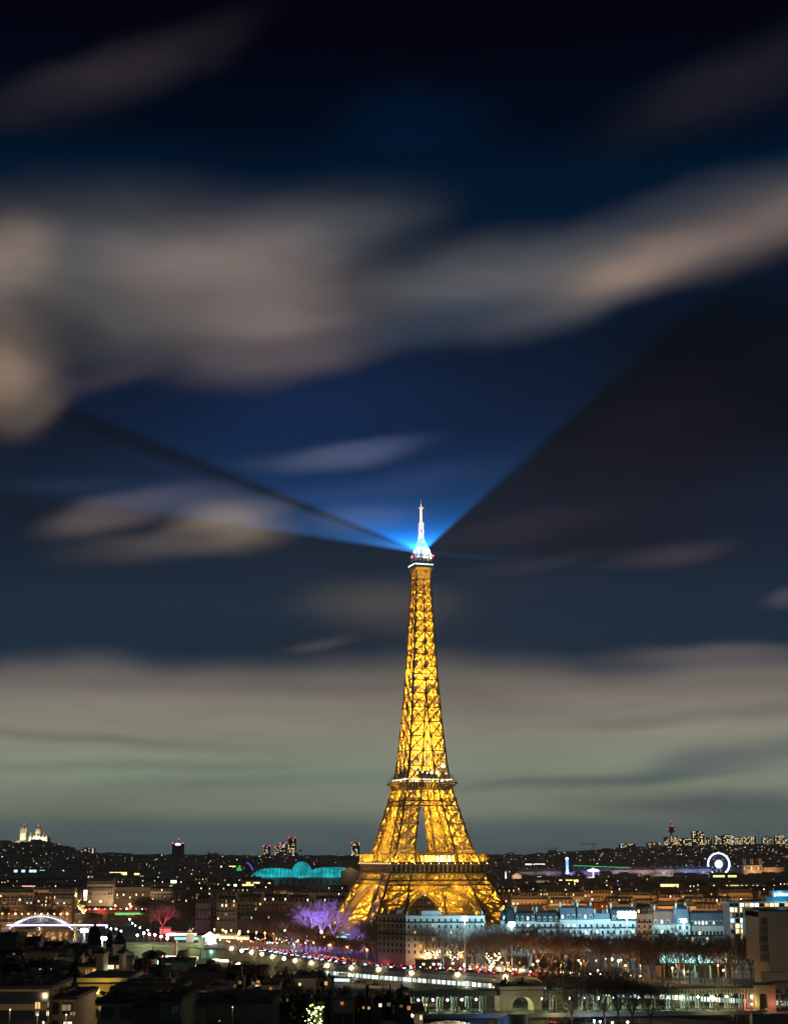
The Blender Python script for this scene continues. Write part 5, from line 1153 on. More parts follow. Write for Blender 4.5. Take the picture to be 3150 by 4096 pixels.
grove([(px, 3640 + random.uniform(-8, 8)) for px in range(1600, 1960, 16)], 'the dark park trees seen under the tower', 'park trees beyond the tower', (.9, 1.2))
grove([(px, 3640 + random.uniform(-8, 8)) for px in range(640, 1400, 27)], 'the dim tree band below the turquoise roof', 'trees below the hall', (.9, 1.2))
grove([(1990, 3800), (2030, 3808), (2090, 3812), (2150, 3814), (2210, 3812), (2270, 3812), (2330, 3815), (2390, 3810), (2440, 3812)], 'the floodlit grey row before the pale houses', 'floodlit trees', (.95, 1.1), crown_m=TWIG_LIT)
for i, (px, py, h_) in enumerate(((1240, 3755, 1.35), (1282, 3748, 1.5), (1330, 3752, 1.25), (1398, 3772, .75), (1425, 3768, .85), (1455, 3775, .9))):
    Yv = 1080 if i < 3 else 1035; p = S(px, py, Yv); tree((p.x, p.y, 0), 'violet-lit bare tree, %s from left around the left tower foot' % nth(i + 1), 'violet-lit trees', h_ * 1.12, crown_m=TWIG_LIT)
for px, py, Y, z, p_ in ((1230, 0, 1062, 5, 7000), (1280, 0, 1064, 5, 8000), (1325, 0, 1062, 4, 5000), (1255, 0, 1060, 19, 9000), (1300, 0, 1060, 19, 8000), (1225, 0, 1062, 16, 6000), (1395, 0, 1022, 4, 3500), (1445, 0, 1022, 4, 3500)):
    x = S(px, 3500, Y).x; lamp((x, Y, z), p_ * (1.1 if z > 10 else 2.0), (.24, .15, 1), .8, name='violet_floodlight')
for i, (px, py) in enumerate(((1880, 3800), (1925, 3802), (1962, 3800))):
    p = G(px, py); tree((p.x, p.y, 0), 'blue-white floodlit bare tree, %s from left before the cream house' % nth(i + 1), 'blue-white floodlit trees', .95, crown_m=mat('floodlit_twig', (.7, .7, .68), .9))  # twig colour whitened to stand in for floodlight
p = S(652, 3735, 1210); tree((p.x, 1210, 0), 'bare tree lit rose red near the bridge end', None, 1.25, 2, crown_m=TWIG_LIT); lamp((p.x - 1, 1203, 2), 3800, (1, .05, .12), .5, name='red_floodlight'); lamp((p.x + 2, 1203, 12), 3500, (1, .05, .12), .5, name='red_floodlight')
for i, (px, py, h_) in enumerate(((275, 3655, 1.0), (290, 3640, 1.15), (308, 3628, 1.2), (322, 3650, 1.1), (333, 3665, .9))):
    p = G(px, py); tree((p.x, p.y, 0), 'bare avenue tree covered in gold lights, %s from left on the bright avenue' % nth(i + 1), 'gold avenue trees', h_, crown_m=TWIG_LIT, bulbs=(glow('gold_bulb', (1, .72, .2), 16), 60))
for i, (px, py) in enumerate(((1145, 3760), (1175, 3765), (1205, 3768), (1222, 3772))):
    p = G(px, py); tree((p.x, p.y, 0), 'small blue-lit bare tree, %s from left before the violet trees' % nth(i + 1), 'small blue-lit trees', .62, crown_m=TWIG_LIT, bulbs=(glow('blue_bulb', (.15, .4, 1), 8), 20))
lamp((S(1185, 3700, 1030).x, 1022, 4), 5000, (.1, .35, 1), .4, name='blue_floodlight')

# ------------------------------------------------------------------ lamps, masts
random.seed(31)
def post_lamp(loc, label, bulb, h, power, color, group=None, r_=.42, name='street_lamp', twin=False, light=True, post=None):
    t_ = thing(name, label, 'street lamp', loc, 0, group)
    MB().lathe([(.16, 0), (.12, h * .5), (.07, h - .3)], n=6).build('post', post or STEELG, t_)
    MB().ball((0, 0, h), r_, 8).build('bulb', bulb, t_)
    MB().lathe([(.5, h + r_), (.12, h + r_ + .3)], n=8).build('cap', RAIL, t_)
    if light: lamp((loc[0], loc[1] - .8, loc[2] + h - .1), power, color, .35)
    return t_
YW = (1, .80, .42); CW = (.75, .88, 1); OR = (1, .45, .12); GW = (.7, 1, .6)
for i, (px, py) in enumerate(((926, 3794), (966, 3804), (1005, 3811), (1047, 3817), (1089, 3827), (1136, 3835), (1180, 3843), (1245, 3853), (1308, 3863), (1405, 3873), (1514, 3879), (1645, 3893), (1829, 3900), (2020, 3909))):
    p = G(px, py, 3.2); post_lamp((p.x, p.y, -5.5), 'bright yellow-white lamp, %s from left along the lower quay' % nth(i + 1), B_YEL, 8.7, 5200, YW, 'lower quay lamps', 1.0)
    if i % 2 == 0 or i > 6: tree((p.x + 1.6, p.y + 2.4, -5.5), 'bare quay tree behind the %s lower quay lamp from left' % nth(i + 1), 'lower quay trees', .55, crown_m=TWIG_LIT)
for i, (px, py) in enumerate(((575, 3733), (597, 3738), (619, 3740), (644, 3747), (669, 3755))):
    p = G(px, py, 9); post_lamp((p.x, p.y, 0), 'tall bright white lamp, %s from left before the near stone bridge' % nth(i + 1), B_WHITE, 9, 3800, YW, 'white lamps near the stone bridge', .8)
for i, (px, py) in enumerate(((518, 3678), (529, 3694), (541, 3704), (560, 3712), (590, 3722), (425, 3709), (444, 3716), (465, 3717), (484, 3725))):
    p = G(px, py, 5); post_lamp((p.x, p.y, 0), 'small cool white lamp, %s in the line curving left of the pedestal statue' % nth(i + 1), B_COOL, 5, 900, CW, 'small riverside lamps', .55, light=i % 3 == 0)
for i, (px, py, b_, c_) in enumerate(((549, 3742, B_GREEN, GW), (903, 3727, B_GREEN, GW), (956, 3735, B_GREEN, GW), (1138, 3724, B_GREEN, GW), (1174, 3728, B_GREEN, GW), (669, 3742, B_WHITE, YW), (1285, 3730, B_YEL, YW))):
    p = G(px, py, 10); post_lamp((p.x, p.y, 0), 'greenish starlike street lamp, %s from left near the bridge end' % nth(i + 1) if b_ is B_GREEN else 'lone warm white lamp before the %s' % ('violet trees' if px > 1000 else 'stone bridge pedestal'), b_, 10, 2600, c_, None, .75)
for i, (px, py) in enumerate(((461, 3624), (519, 3618), (524, 3626), (628, 3607), (690, 3606), (745, 3604), (610, 3598), (402, 3607), (358, 3608))):
    p = S(px, py, 1640); post_lamp((p.x, 1640, 0), 'orange street lamp, %s in the group around the far road bridge' % nth(i + 1), B_ORG, p.z, 9000, OR, 'orange lamps by the far bridge', .9, light=i % 2 == 0)
for i, px in enumerate(range(8, 270, 26)):
    p = G(px, 3690, 0); post_lamp((p.x, p.y, 0), 'orange lamp under the trees, %s from left behind the lit footbridge' % nth(i + 1), B_ORG, 8, 4200, OR, 'orange embankment lamps', .55)
for i, px in enumerate(range(850, 1300, 34)):
    p = S(px, 3700, 1150 - (px - 850) * .25); post_lamp((p.x, p.y + 12, 0), 'orange lamp among bare trees, %s from left between bridge end and violet trees' % nth(i + 1), B_ORG, 8, 3600, OR, 'orange lamps among the trees', .42)
for i, (px, Y) in enumerate([(px, 1222) for px in range(2080, 3000, 82)] + [(px, 1362) for px in range(2070, 3150, 90)] + [(px, 1542) for px in range(2050, 3150, 110)]):
    p = S(px, 3500, Y); lamp((p.x, Y - 14, 12.5), 19000, OR, .4, name='street_fill')
    t_ = thing('street_lamp', 'orange lamp between the house rows right of the tower, number %s from the left' % nth(i + 1), 'street lamp', (p.x, Y - 14, 0), 0, 'orange lamps between the house rows'); MB().bar((0, 0, 0), (0, 0, 10.5), .2).build('post', STEELG, t_); MB().ball((0, 0, 11), .4, 6).build('bulb', B_ORG, t_)
for px, Y in ((60, 1480), (150, 1475), (230, 1480), (400, 1755), (470, 1765), (540, 1765), (610, 1770), (720, 1930), (830, 1930), (930, 1600), (1040, 1600), (1150, 1600), (1260, 1600), (60, 1685), (180, 1685)):
    p = S(px, 3500, Y); lamp((p.x, Y - 16, 12), 13000, (1, .62, .32), .4, name='street_fill')  # added fill lights without posts, brightening the middle-distance facades
# sports floodlight masts
for px, pyb, pyt, pw, r_, lab in ((2505, 3800, 3672, 120000, 2.3, 'tallest mast with glaring blue-white floodlight before the floodlit houses'), (1858, 3790, 3683, 30000, 1.1, 'mast with small blue-white floodlight before the cream house'),
        (2045, 3810, 3706, 42000, 1.3, 'mast with white floodlight beside the turreted house'), (2732, 3780, 3691, 26000, 1.1, 'slim mast with blue-white light before the institution')):
    Y = 846; n_w = 4.6 if r_ > 2 else 2.2; t_ = S(px, pyt, Y); m_ = thing('floodlight_mast', lab, 'floodlight', (t_.x, Y, 0)); MB().lathe([(.4, 0), (.22, t_.z)], n=8).build('mast', WHITEP, m_)
    MB().bb(-n_w, n_w, -.3, .3, t_.z - .2, t_.z + .4).build('crossbar', STEELG, m_); mb = MB(); n = 5 if r_ > 2 else 3
    for j in range(n): mb.ball(((j - n / 2 + .5) * r_ * .9, -.6, t_.z + .9), r_ * .52, 8); mb.ball(((j - n / 2 + .5) * r_ * .9, -.6, t_.z + .9 + r_ * .7), r_ * .45, 8)
    mb.build('floodlight_heads', B_COOL, m_); lamp((t_.x, Y + 2.5, t_.z + .6), pw * 1.35, (.36, .76, 1), .6, name='floodlight', spot=150, target=(t_.x + 4, Y + 60, 26)); lamp((t_.x, Y - 1.5, t_.z), pw * .07, (.5, .8, 1), .6, name='floodlight')
for px, py, lab in ((338, 3728, 'left of two glaring white floodlights over the dark roofs'), (410, 3760, 'right of two glaring white floodlights over the dark roofs')):
    p = S(px, py, 700 if px < 400 else 640); m_ = thing('floodlight_mast', lab, 'floodlight', (p.x, p.y, 0)); MB().lathe([(.3, 0), (.2, p.z)], n=8).build('mast', STEELG, m_); mb = MB()
    for j in range(3): mb.ball(((j - 1) * 1.1, -.4, p.z + .6), .75, 8)
    mb.build('floodlight_heads', B_COOL, m_); lamp((p.x, p.y - 1.2, p.z + .5), 9000, (.8, .93, 1), .6, name='floodlight')
for px, py, b_, pw, c_, z, lab in ((1855, 3862, B_COOL, 3000, (.3, .9, 1), 6, 'starlike cyan lamp behind the market tents'), (1962, 3868, B_WHITE, 2600, YW, 6, 'starlike warm white lamp right of the cyan lamp'), (2447, 3838, B_WHITE, 2600, OR, 7, 'warm lamp with star glare among orange-lit trees'), (2421, 3833, B_YEL, 1500, OR, 7, 'small yellow lamp among orange-lit trees'), (2472, 3845, B_ORG, 5200, OR, 7, 'orange lamp right of the warm star lamp'), (2390, 3885, B_WHITE, 1500, YW, 3, 'low white lamp by the road under the trees'), (2640, 3845, B_ORG, 5200, OR, 7, 'orange lamp left of the white tents'), (2745, 3850, B_ORG, 3000, OR, 7, 'orange lamp above the white tents'), (2870, 3862, B_ORG, 2600, YW, 7, 'amber lamp right of the white tents'), (2560, 3860, B_ORG, 5200, OR, 6, 'orange lamp under the trees before the pavilion'), (2130, 3860, B_ORG, 5200, OR, 6, 'orange lamp above the left market tents'), (2240, 3862, B_ORG, 5200, OR, 6, 'orange lamp above the right market tents')):
    p = G(px, py, z); post_lamp((p.x, p.y, .1), lab, b_, z, pw, c_, None, .5)
# ------------------------------------------------------------------ cars
def make_car():
    t_ = thing('parked_car', 'x', 'car'); P = [(-2.1, .35), (-2.15, .85), (-1.9, 1.0), (-1.3, 1.05), (-.8, 1.45), (.9, 1.5), (1.5, 1.05), (2.1, .9), (2.15, .45), (1.9, .3), (-1.8, .3)]
    m = MB(); n = len(P); m.add([(x, -.85, z) for x, z in P] + [(x, .85, z) for x, z in P], [tuple(range(n)), tuple(range(2 * n - 1, n - 1, -1))] + [(i, (i + 1) % n + 0, n + (i + 1) % n, n + i)[::-1] for i in range(n)]); m.build('body', CARM[0], t_)
    MB().add([(-1.15, -.87, 1.06), (-.8, -.87, 1.4), (.85, -.87, 1.44), (1.3, -.87, 1.06), (-1.15, .87, 1.06), (-.8, .87, 1.4), (.85, .87, 1.44), (1.3, .87, 1.06)], [(0, 3, 2, 1), (4, 5, 6, 7)]).build('glazing', GLASS, t_)
    for x in (-1.35, 1.35):
        for y in (-.8, .8): w_ = MB().bar((x, y - .12, .33), (x, y + .12, .33), .66, n=10); w_.build('wheel', RAIL, t_)
    return t_
CARM = [mat('car_white', (.7, .7, .7), .3), mat('car_black', (.02, .02, .025), .25), mat('car_red', (.45, .02, .02), .3), mat('car_silver', (.35, .36, .38), .3), mat('car_blue', (.03, .06, .2), .3)]
CARN = ['white', 'black', 'red', 'silver', 'dark blue']
car0 = make_car(); snapshot(car0)
HLM = MB().ball((-2.2, -.6, .72), .17, 6).mesh('headlight', glow('headlight_white', (.38, .55, 1), 30)); HLM2 = MB().ball((-2.2, .6, .72), .17, 6).mesh('headlight', glow('headlight_white', (.38, .55, 1), 30))
TLM = MB().ball((2.2, -.65, .82), .26, 6).mesh('taillight', glow('tail_red', (1, .02, .03), 26)); TLM2 = MB().ball((2.2, .65, .82), .26, 6).mesh('taillight', glow('tail_red', (1, .02, .03), 26))
def car(loc, rz, ci, label, group, lights=None):
    c_ = dup(car0, loc, rz, label, group)
    for ch in [o_ for o_ in COL.objects[-8:] if o_.parent == c_ and o_.name.startswith('body')]:
        if ci: key = 'carbody%d' % ci; MESHES.setdefault(key, ch.data.copy()); MESHES[key].materials[0] = CARM[ci]; ch.data = MESHES[key]
    for me in ({'h': (HLM, HLM2), 't': (TLM, TLM2), None: ()}[lights]):
        o_ = bpy.data.objects.new(me.name.split('.')[0], me); COL.objects.link(o_); o_.parent = c_
    return c_
MESHES = {}
lanes = [(14.2, 'h', 'near lane'), (17.2, 'h', 'second lane'), (21.5, 't', 'third lane'), (24.6, 't', 'fourth lane'), (27.6, 't', 'far lane')]
for d, lt, ln in lanes:
    line = offs(UP, d); s_ = 40 + random.uniform(0, 5); i = 0
    while s_ < (255 if lt == 'h' else 380):
        p, dr = along(line, s_); i += 1; ci = random.randrange(5)
        ang = math.atan2(dr.y, dr.x); car((p.x, p.y, .01), ang + (math.pi if lt == 'h' else math.pi), ci, '%s car, %s, %s from bridge in %s of quay road' % (CARN[ci], 'white headlights' if lt == 'h' else 'red tail lights', nth(i), ln), 'cars queuing on the quay road', lt)
        s_ += random.uniform(7.5, 13)
    lamp((along(line, 150)[0].x, along(line, 150)[0].y, 2), 260, (.1, .2, 1) if lt == 'h' else (1, .05, .05), .4, name='traffic_glow'); lamp((along(line, 90)[0].x, along(line, 90)[0].y, 2), 220, (.2, .3, 1) if lt == 'h' else (1, .05, .05), .4, name='traffic_glow')
    lamp((along(line, 220)[0].x, along(line, 220)[0].y, 2), 160, (.08, .15, 1) if lt == 'h' else (1, .05, .05), .4, name='traffic_glow')
for i, s_ in enumerate((470, 482, 496, 530, 560, 575, 588, 604)):
    p, dr = along(offs(UP, 21.5), s_); car((p.x, p.y, .01), math.atan2(dr.y, dr.x) + math.pi, i % 5, '%s car, red tail lights, %s from left by the white tents' % (CARN[i % 5], nth(i + 1)), 'cars on the right part of the quay road', 't')
for i, (px, py, ci) in enumerate(((1262, 3916, 0), (1284, 3918, 1), (1312, 3921, 3), (1332, 3922, 1), (1352, 3925, 1), (1376, 3926, 0), (1396, 3929, 0), (1411, 3931, 3), (1432, 3935, 1), (1458, 3937, 2), (1482, 3939, 0), (1500, 3944, 1))):
    p = G(px, py, -5.5); car((p.x, p.y, -5.48), R(-38), ci, '%s car, %s from left in the lower quay car park' % (CARN[ci], nth(i + 1)), 'cars parked on the lower quay')
for i, (px, py, ci) in enumerate(((2985, 3893, 0), (3005, 3897, 1), (3020, 3888, 3), (2965, 3903, 1))):
    p = G(px, py, 0); car((p.x, p.y, .01), R(-20), ci, '%s car parked beside the concrete block, %s from left' % (CARN[ci], nth(i + 1)), 'cars parked by the concrete block')
for c_ in (*KIDS[car0.name], car0): bpy.data.objects.remove(c_)
p = G(2958, 3895, 0); vn = thing('van', 'white van with lit roof sign parked left of the concrete block', 'van', (p.x, p.y, 0), R(-15)); m = MB(); m.bb(-2.7, 2.0, -1, 1, .4, 2.4); m.frus(2.0, 3.0, -1, 1, .4, 1.5, 0, 0); m.build('body', CARM[0], vn)
MB().bb(-2.4, 1.8, -1.03, -1.0, 1.4, 2.1).build('side_window', GLASS, vn)
for x in (-1.7, 1.9):
    for y in (-.9, .9): MB().bar((x, y - .15, .4), (x, y + .15, .4), .8, n=10).build('wheel', RAIL, vn)
lamp((p.x, p.y - 3, 6), 1500, YW, .4)
# ------------------------------------------------------------------ market tents, kiosks
def tent(loc, rz, label, group, c=CANVAS, w=4.2, lit=True):
    t_ = thing('market_tent', label, 'tent', loc, rz, group); m = MB(); m.add([(-w / 2, -w / 2, 2.4), (w / 2, -w / 2, 2.4), (w / 2, w / 2, 2.4), (-w / 2, w / 2, 2.4), (-w * .12, -w * .12, 3.3), (w * .12, -w * .12, 3.3), (w * .12, w * .12, 3.3), (-w * .12, w * .12, 3.3), (0, 0, 4.3)], [(0, 1, 5, 4), (1, 2, 6, 5), (2, 3, 7, 6), (3, 0, 4, 7), (4, 5, 8), (5, 6, 8), (6, 7, 8), (7, 4, 8)]); m.build('canopy', c, t_)
    m = MB(); m.bb(-w / 2, w / 2, w / 2 - .1, w / 2, 0, 2.35); m.bb(-w / 2, -w / 2 + .1, -w / 2, w / 2 - .1, 0, 2.35); m.bb(-w / 2 + .1, w / 2, -w / 2, -w / 2 + .08, 0, .95); m.build('side_wall', c, t_)
    return t_
CLT = [glow('stall_warm', (1, .75, .4), 3), glow('stall_cool', (.6, .9, 1), 3.5), glow('stall_red', (1, .3, .15), 2)]
ln = offs(UP, 39); i = 0; s_ = 0
while s_ < 640:
    p, d = along(ln, s_); pxx = CX + p.x / p.y * F; s_ += 5.4
    if not (1560 < pxx < 2330): continue
    if random.random() < .12: continue
    i += 1; cm = random.choice((CANVAS, CANVAS, mat('canvas_orange', (.6, .25, .08), .9), mat('canvas_cream', (.7, .6, .4), .9)))
    t_ = tent((p.x, p.y, .15), math.atan2(d.y, d.x), 'pointed market tent, %s from left in the stall row under the trees' % nth(i), 'market tents under the quay trees', cm)
    MB().bb(-1.5, 1.5, -1.6, -1.5, 1.2, 2.0).build('stall_light', random.choice(CLT), t_)
    if i % 2: q_, _ = along(offs(UP, 35), s_ - 5.4); lamp((q_.x, q_.y, 3.4), 420, random.choice(((1, .7, .35), (1, .55, .2), (.7, .9, 1))), .3, name='stall_lamp')
for i, px in enumerate((2704, 2728, 2752, 2772)):
    p = G(px, 3912, 0); tent((p.x, p.y, .15), R(-30), 'white peaked tent, %s from left in the lit group by the riverside road' % nth(i + 1), 'white tents by the road', CANVAS, 3.6)
p = G(2738, 3925, 0); lamp((p.x, p.y - 2, 4.5), 1800, (1, .75, .4), .4)
Y = 1110; c = S(838, 3757, Y); rt = thing('carousel', 'dazzling white lit round carousel at the end of the near stone bridge', 'carousel', (c.x, Y, 0))
MB().lathe([(5.6, 4.2), (5.8, 5.2), (3, 6.6), (.3, 8.5)], n=16).build('canopy', glow('carousel_white', (1, .96, .88), 6), rt); MB().lathe([(5.6, 0), (5.6, .6), (.1, .6)], n=16).build('platform', WHITEP, rt); MB().lathe([(1.6, .6), (1.6, 4.3)], n=12).build('drum', glow('carousel_core', (1, .9, .7), 5), rt)
for i in range(8): a = i * .785; MB().bar((4.4 * math.cos(a), 4.4 * math.sin(a), .6), (4.4 * math.cos(a), 4.4 * math.sin(a), 4.3), .3).build('pole', glow('carousel_core', (1, .9, .7), 5), rt)
lamp((c.x, Y - 8, 6), 9000, (1, .95, .85), 1, name='carousel_glow')
for i, (px, py, w, h, m_, lab) in enumerate(((660, 3729, 9, 6, glow('kiosk_red', (1, .12, .12), 1.3), 'red and white lit round booth under the rose-lit tree'), (745, 3742, 16, 3, glow('kiosk_yel', (1, .85, .5), 4), 'long yellow-lit booth left of the pedestal statue'), (700, 3740, 11, 3, glow('kiosk_white', (1, .92, .7), 4), 'white-lit booth between red booth and pedestal statue'), (765, 3757, 26, 3, glow('kiosk_cyan', (.2, .9, .9), 1.2), 'long turquoise-lit kiosk below the pedestal statue'), (905, 3752, 12, 3, glow('kiosk_amber', (1, .55, .2), 2.6), 'amber-lit chalet right of the carousel'), (930, 3748, 9, 3, glow('kiosk_redw', (1, .2, .1), 3), 'red-lit chalet beside the amber chalet'), (885, 3745, 9, 3, glow('kiosk_white', (1, .92, .7), 4), 'white-lit chalet just right of the carousel'),
        (970, 3757, 10, 2.5, glow('kiosk_amber', (1, .55, .2), 2.6), 'second amber chalet further right of the carousel'), (1388, 3738, 10, 4, glow('kiosk_aqua', (.4, 1, 1), 4), 'white-cyan ticket booth under the left tower foot'), (1352, 3750, 13, 2, glow('kiosk_aqua2', (.3, 1, .9), 3), 'low turquoise strip-lit booth left of the tower foot booth'), (1452, 3746, 9, 2, glow('kiosk_ice', (.6, .75, 1), 5), 'low ice-white lit booth right of the tower foot booth'))):
    p = G(px, py + h * 2.5, 0); t_ = thing('lit_kiosk', lab, 'kiosk', (p.x, p.y, 0)); MB().bb(-w / 2, w / 2, 0, 4, 0, h * .25).bb(-w / 2, w / 2, .3, 4, h * .25, h).build('wall', STONE_G, t_); MB().bb(-w / 2 + .2, w / 2 - .2, .1, .28, h * .25, h * .9).build('lit_front', m_, t_); MB().frus(-w / 2 - .4, w / 2 + .4, -.6, 4.4, h, h + 1, 1, 1).build('roof', CANVAS, t_)

# ------------------------------------------------------------------ bridges
# far footbridge with lit arch
Y = 1320; pL, pR = S(24, 3702, Y), S(306, 3702, Y); fb_ = thing('footbridge', 'arched steel footbridge outlined in white-violet lights upstream of the stone bridge', 'bridge', ((pL.x + pR.x) / 2, Y, 0)); hw = (pR.x - pL.x) / 2; zd = pL.z; za = S(165, 3660, Y).z
ar = MB(); al = MB(); dk = MB(); hg = MB(); Zf = lambda t_: zd - 4.6 + (za - zd + 4.6) * (1 - t_ * t_)
n = 36
for y in (-2.5, 2.5):
    for i in range(n):
        t0, t1 = -1.22 + 2.44 * i / n, -1.22 + 2.44 * (i + 1) / n
        ar.bar((t0 * hw, y, Zf(t0)), (t1 * hw, y, Zf(t1)), .55); ar.bar((t0 * hw, y, Zf(t0) - 1.6), (t1 * hw, y, Zf(t1) - 1.6), .4); ar.bar((t0 * hw, y, Zf(t0)), (t1 * hw, y, Zf(t1) - 1.6), .25)
        if abs(t0) < .92 and y < 0:
            al.bar((t0 * hw, y - .3, Zf(t0) - 1.2), ((t0 * .5 + t1 * .5) * hw, y - .3, (Zf(t0) * .5 + Zf(t1) * .5) - 1.2), .45)
        if abs(t0) < .95 and Zf(t0) > zd + .5: hg.bar((t0 * hw, y, zd), (t0 * hw, y, Zf(t0) - 1.6), .16)
ar.build('arch', WHITEP, fb_); al.build('arch_lights', glow('arch_light', (.80, .78, 1), 3.6), fb_); hg.build('hangers', WHITEP, fb_); dk.bb(-hw * 1.3, hw * 1.95, -3, 3, zd - .9, zd - .3); dk.build('deck', STEELG, fb_)
MB().bb(-hw * .95, hw * 1.9, -3.3, -3.05, zd - .25, zd + .55).build('deck_lights', glow('deck_light', (.62, .56, 1), 4.5), fb_)
for s_ in (-1.3, 1.95): MB().bb(s_ * hw - 4, s_ * hw + 4, -4, 4, -8, zd - .9).build('abutment', STONE_G, fb_)
lamp((fb_.location.x, Y - 5, zd + 5), 1800, (.7, .7, 1), .5, name='bridge_light'); lamp((fb_.location.x + 20, Y - 7, zd + 2), 4000, (.6, .6, 1), .5, name='bridge_light'); lamp((fb_.location.x - 20, Y - 7, zd + 2), 4000, (.6, .6, 1), .5, name='bridge_light')
MB_ = None
# far road bridge with green-lit underside
def road_bridge(name, label, x0, x1, y0, y1, zt, th, piers, wallm, spans, rise):
    b_ = thing(name, label, 'bridge', ((x0 + x1) / 2, y0, 0)); w = (x1 - x0) / 2; m = MB(); d = y1 - y0
    n = 48; P = []
    for i in range(n + 1):
        x = -w + 2 * w * i / n; ph = (i * spans / n) % 1.0; ph = min(ph, 1) ; e = 1 - (2 * ph - 1) ** 2 if i % (n // spans) else 0; P.append((x, zt - th - rise * (1 - e)))
    for (xa, za_), (xb, zb_) in zip(P, P[1:]):
        m.add([(xa, 0, za_), (xb, 0, zb_), (xb, 0, zt), (xa, 0, zt), (xa, d, za_), (xb, d, zb_), (xb, d, zt), (xa, d, zt)], [(0, 1, 2, 3), (7, 6, 5, 4), (0, 4, 5, 1), (3, 2, 6, 7)])
    m.build('arched_deck', wallm, b_)
    for i in range(1, spans): x = -w + 2 * w * i / spans; MB().bb(x - 2.5, x + 2.5, -2, d + 2, -9, zt - th - .1).build('pier', wallm, b_)
    q = MB(); q.bb(-w, w, -.3, .1, zt + .01, zt + .95); q.bb(-w - .2, w + .2, -.55, .1, zt - .5, zt); q.bb(-w, w, d - .1, d + .3, zt, zt + .95); q.build('parapet', wallm, b_)
    return b_, w
p0, p1 = S(255, 3665, 1668), S(590, 3650, 1668)
b_, w = road_bridge('road_bridge', 'far road bridge with green-lit span and orange lamps', p0.x, p1.x, 1668, 1700, 4.5, 2.5, 1, STONE_G, 2, 3)
MB().bb(w * .22, w * .93, -.9, -.6, -.6, 1.8).build('green_glow_girder', glow('green_girder', (.25, .9, .25), .8), b_)  # girder glows by itself, standing in for green lamps under the span
for i in range(16):
    cx_ = p0.x + (p1.x - p0.x) * (i + .5) / 16; ci = i % 5; h = thing('car', '%s car with %s, %s from left on the far road bridge' % (CARN[ci], 'red tail lights', nth(i + 1)), 'car', (cx_, 1674 + (i % 3) * 5, 4.5), 0, 'cars on the far road bridge')
    MB().bb(-2.1, 2.1, -.85, .85, .3, .95).frus(-1.4, 1.3, -.8, .8, .95, 1.5, .4, .1).build('body', CARM[ci], h); MB().ball((0, -1, 1.0), .7, 6).build('taillight', [glow('tail_red', (1, .02, .03), 26), glow('tail_red', (1, .02, .03), 26), B_WHITE][i % 3], h)
lamp((p0.x + 40, 1664, 9), 9000, (1, .15, .08), .5, name='traffic_glow')
# near stone bridge
x0_, x1_ = S(300, 3780, 1068).x, S(808, 3780, 1068).x
GSTN = mat('bridge_stone', (.42, .42, .33), .9, noise_amt=.2, nscale=.2)
b_, w = road_bridge('stone_bridge', 'near stone arch bridge with carved eagle wreath above its pier', x0_, x1_, 1068, 1100, .9, 2.2, 1, GSTN, 4, 4.6)
dt = MB(); 
for i in range(90): dt.bb(-w + i * 2 * w / 90, -w + i * 2 * w / 90 + .5, -.95, -.56, .0, .4)
dt.build('dentils', GSTN, b_)
em = MB(); xm = S(618, 3797, 1067).x - b_.location.x; zm = S(618, 3797, 1067).z; em.lathe([(1.3, 0), (1.6, .25), (1.3, .5)], (0, 0, 0), 14)
em.v = [(xm + x, -.1 - z, zm + y) for x, y, z in em.v]
for s_ in (-1, 1):
    for j in range(4): em.bar((xm + s_ * .8, -.4, zm + .5 - j * .4), (xm + s_ * (4.4 - j * .7), -.3, zm + 1.5 - j * .75), .5, .15)
em.bar((xm, -.5, zm - .9), (xm, -.5, zm + 1.4), .7); em.build('eagle_relief', GSTN, b_)
for xx in (-40, 5, 38): lamp((b_.location.x + xx, 1056, 4), 3200, (.75, 1, .45), .5, name='bridge_light')
px_ = S(807, 3790, 1066).x; ep = thing('bridge_pylon', 'tall stone pier closing the near stone bridge beside the carousel', 'pylon', (px_, 1064, 0)); MB().bb(-2, 2, -2, 3, -8, 6.5).build('shaft', GSTN, ep); MB().bb(-2.6, 2.6, -2.6, 3.6, 6.5, 7.3).build('cap', GSTN, ep)
px_ = S(758, 3750, 1110).x; st_ = thing('equestrian_statue', 'stone horse-and-warrior statue on tall pale pedestal at the bridge end', 'statue', (px_, 1112, 0)); MB().bb(-2.6, 2.6, -2, 2, 0, 7).build('pedestal', STONE, st_)
m = MB(); m.bar((-1.8, 0, 9.3), (1.5, 0, 9.5), 1.7, 1.5, n=8); m.bar((1.3, 0, 9.7), (2.2, 0, 11.4), 1.0, .7, n=8); m.bar((2.1, 0, 11.5), (3.0, 0, 10.9), .65, .4, n=6)
for x in (-1.6, 1.3):
    for y in (-.45, .45): m.bar((x, y, 9), (x + .1, y, 7), .5, .3, n=6)
m.bar((-.2, -1.1, 7), (-.2, -1.1, 10.6), .9, .7, n=8); m.ball((-.2, -1.1, 11.1), .42); m.bar((-1.9, 0, 9.5), (-2.5, 0, 7.8), .4, .1, n=5); m.build('figure', STONE, st_); lamp((px_, 1102, 5), 1800, YW, .4)
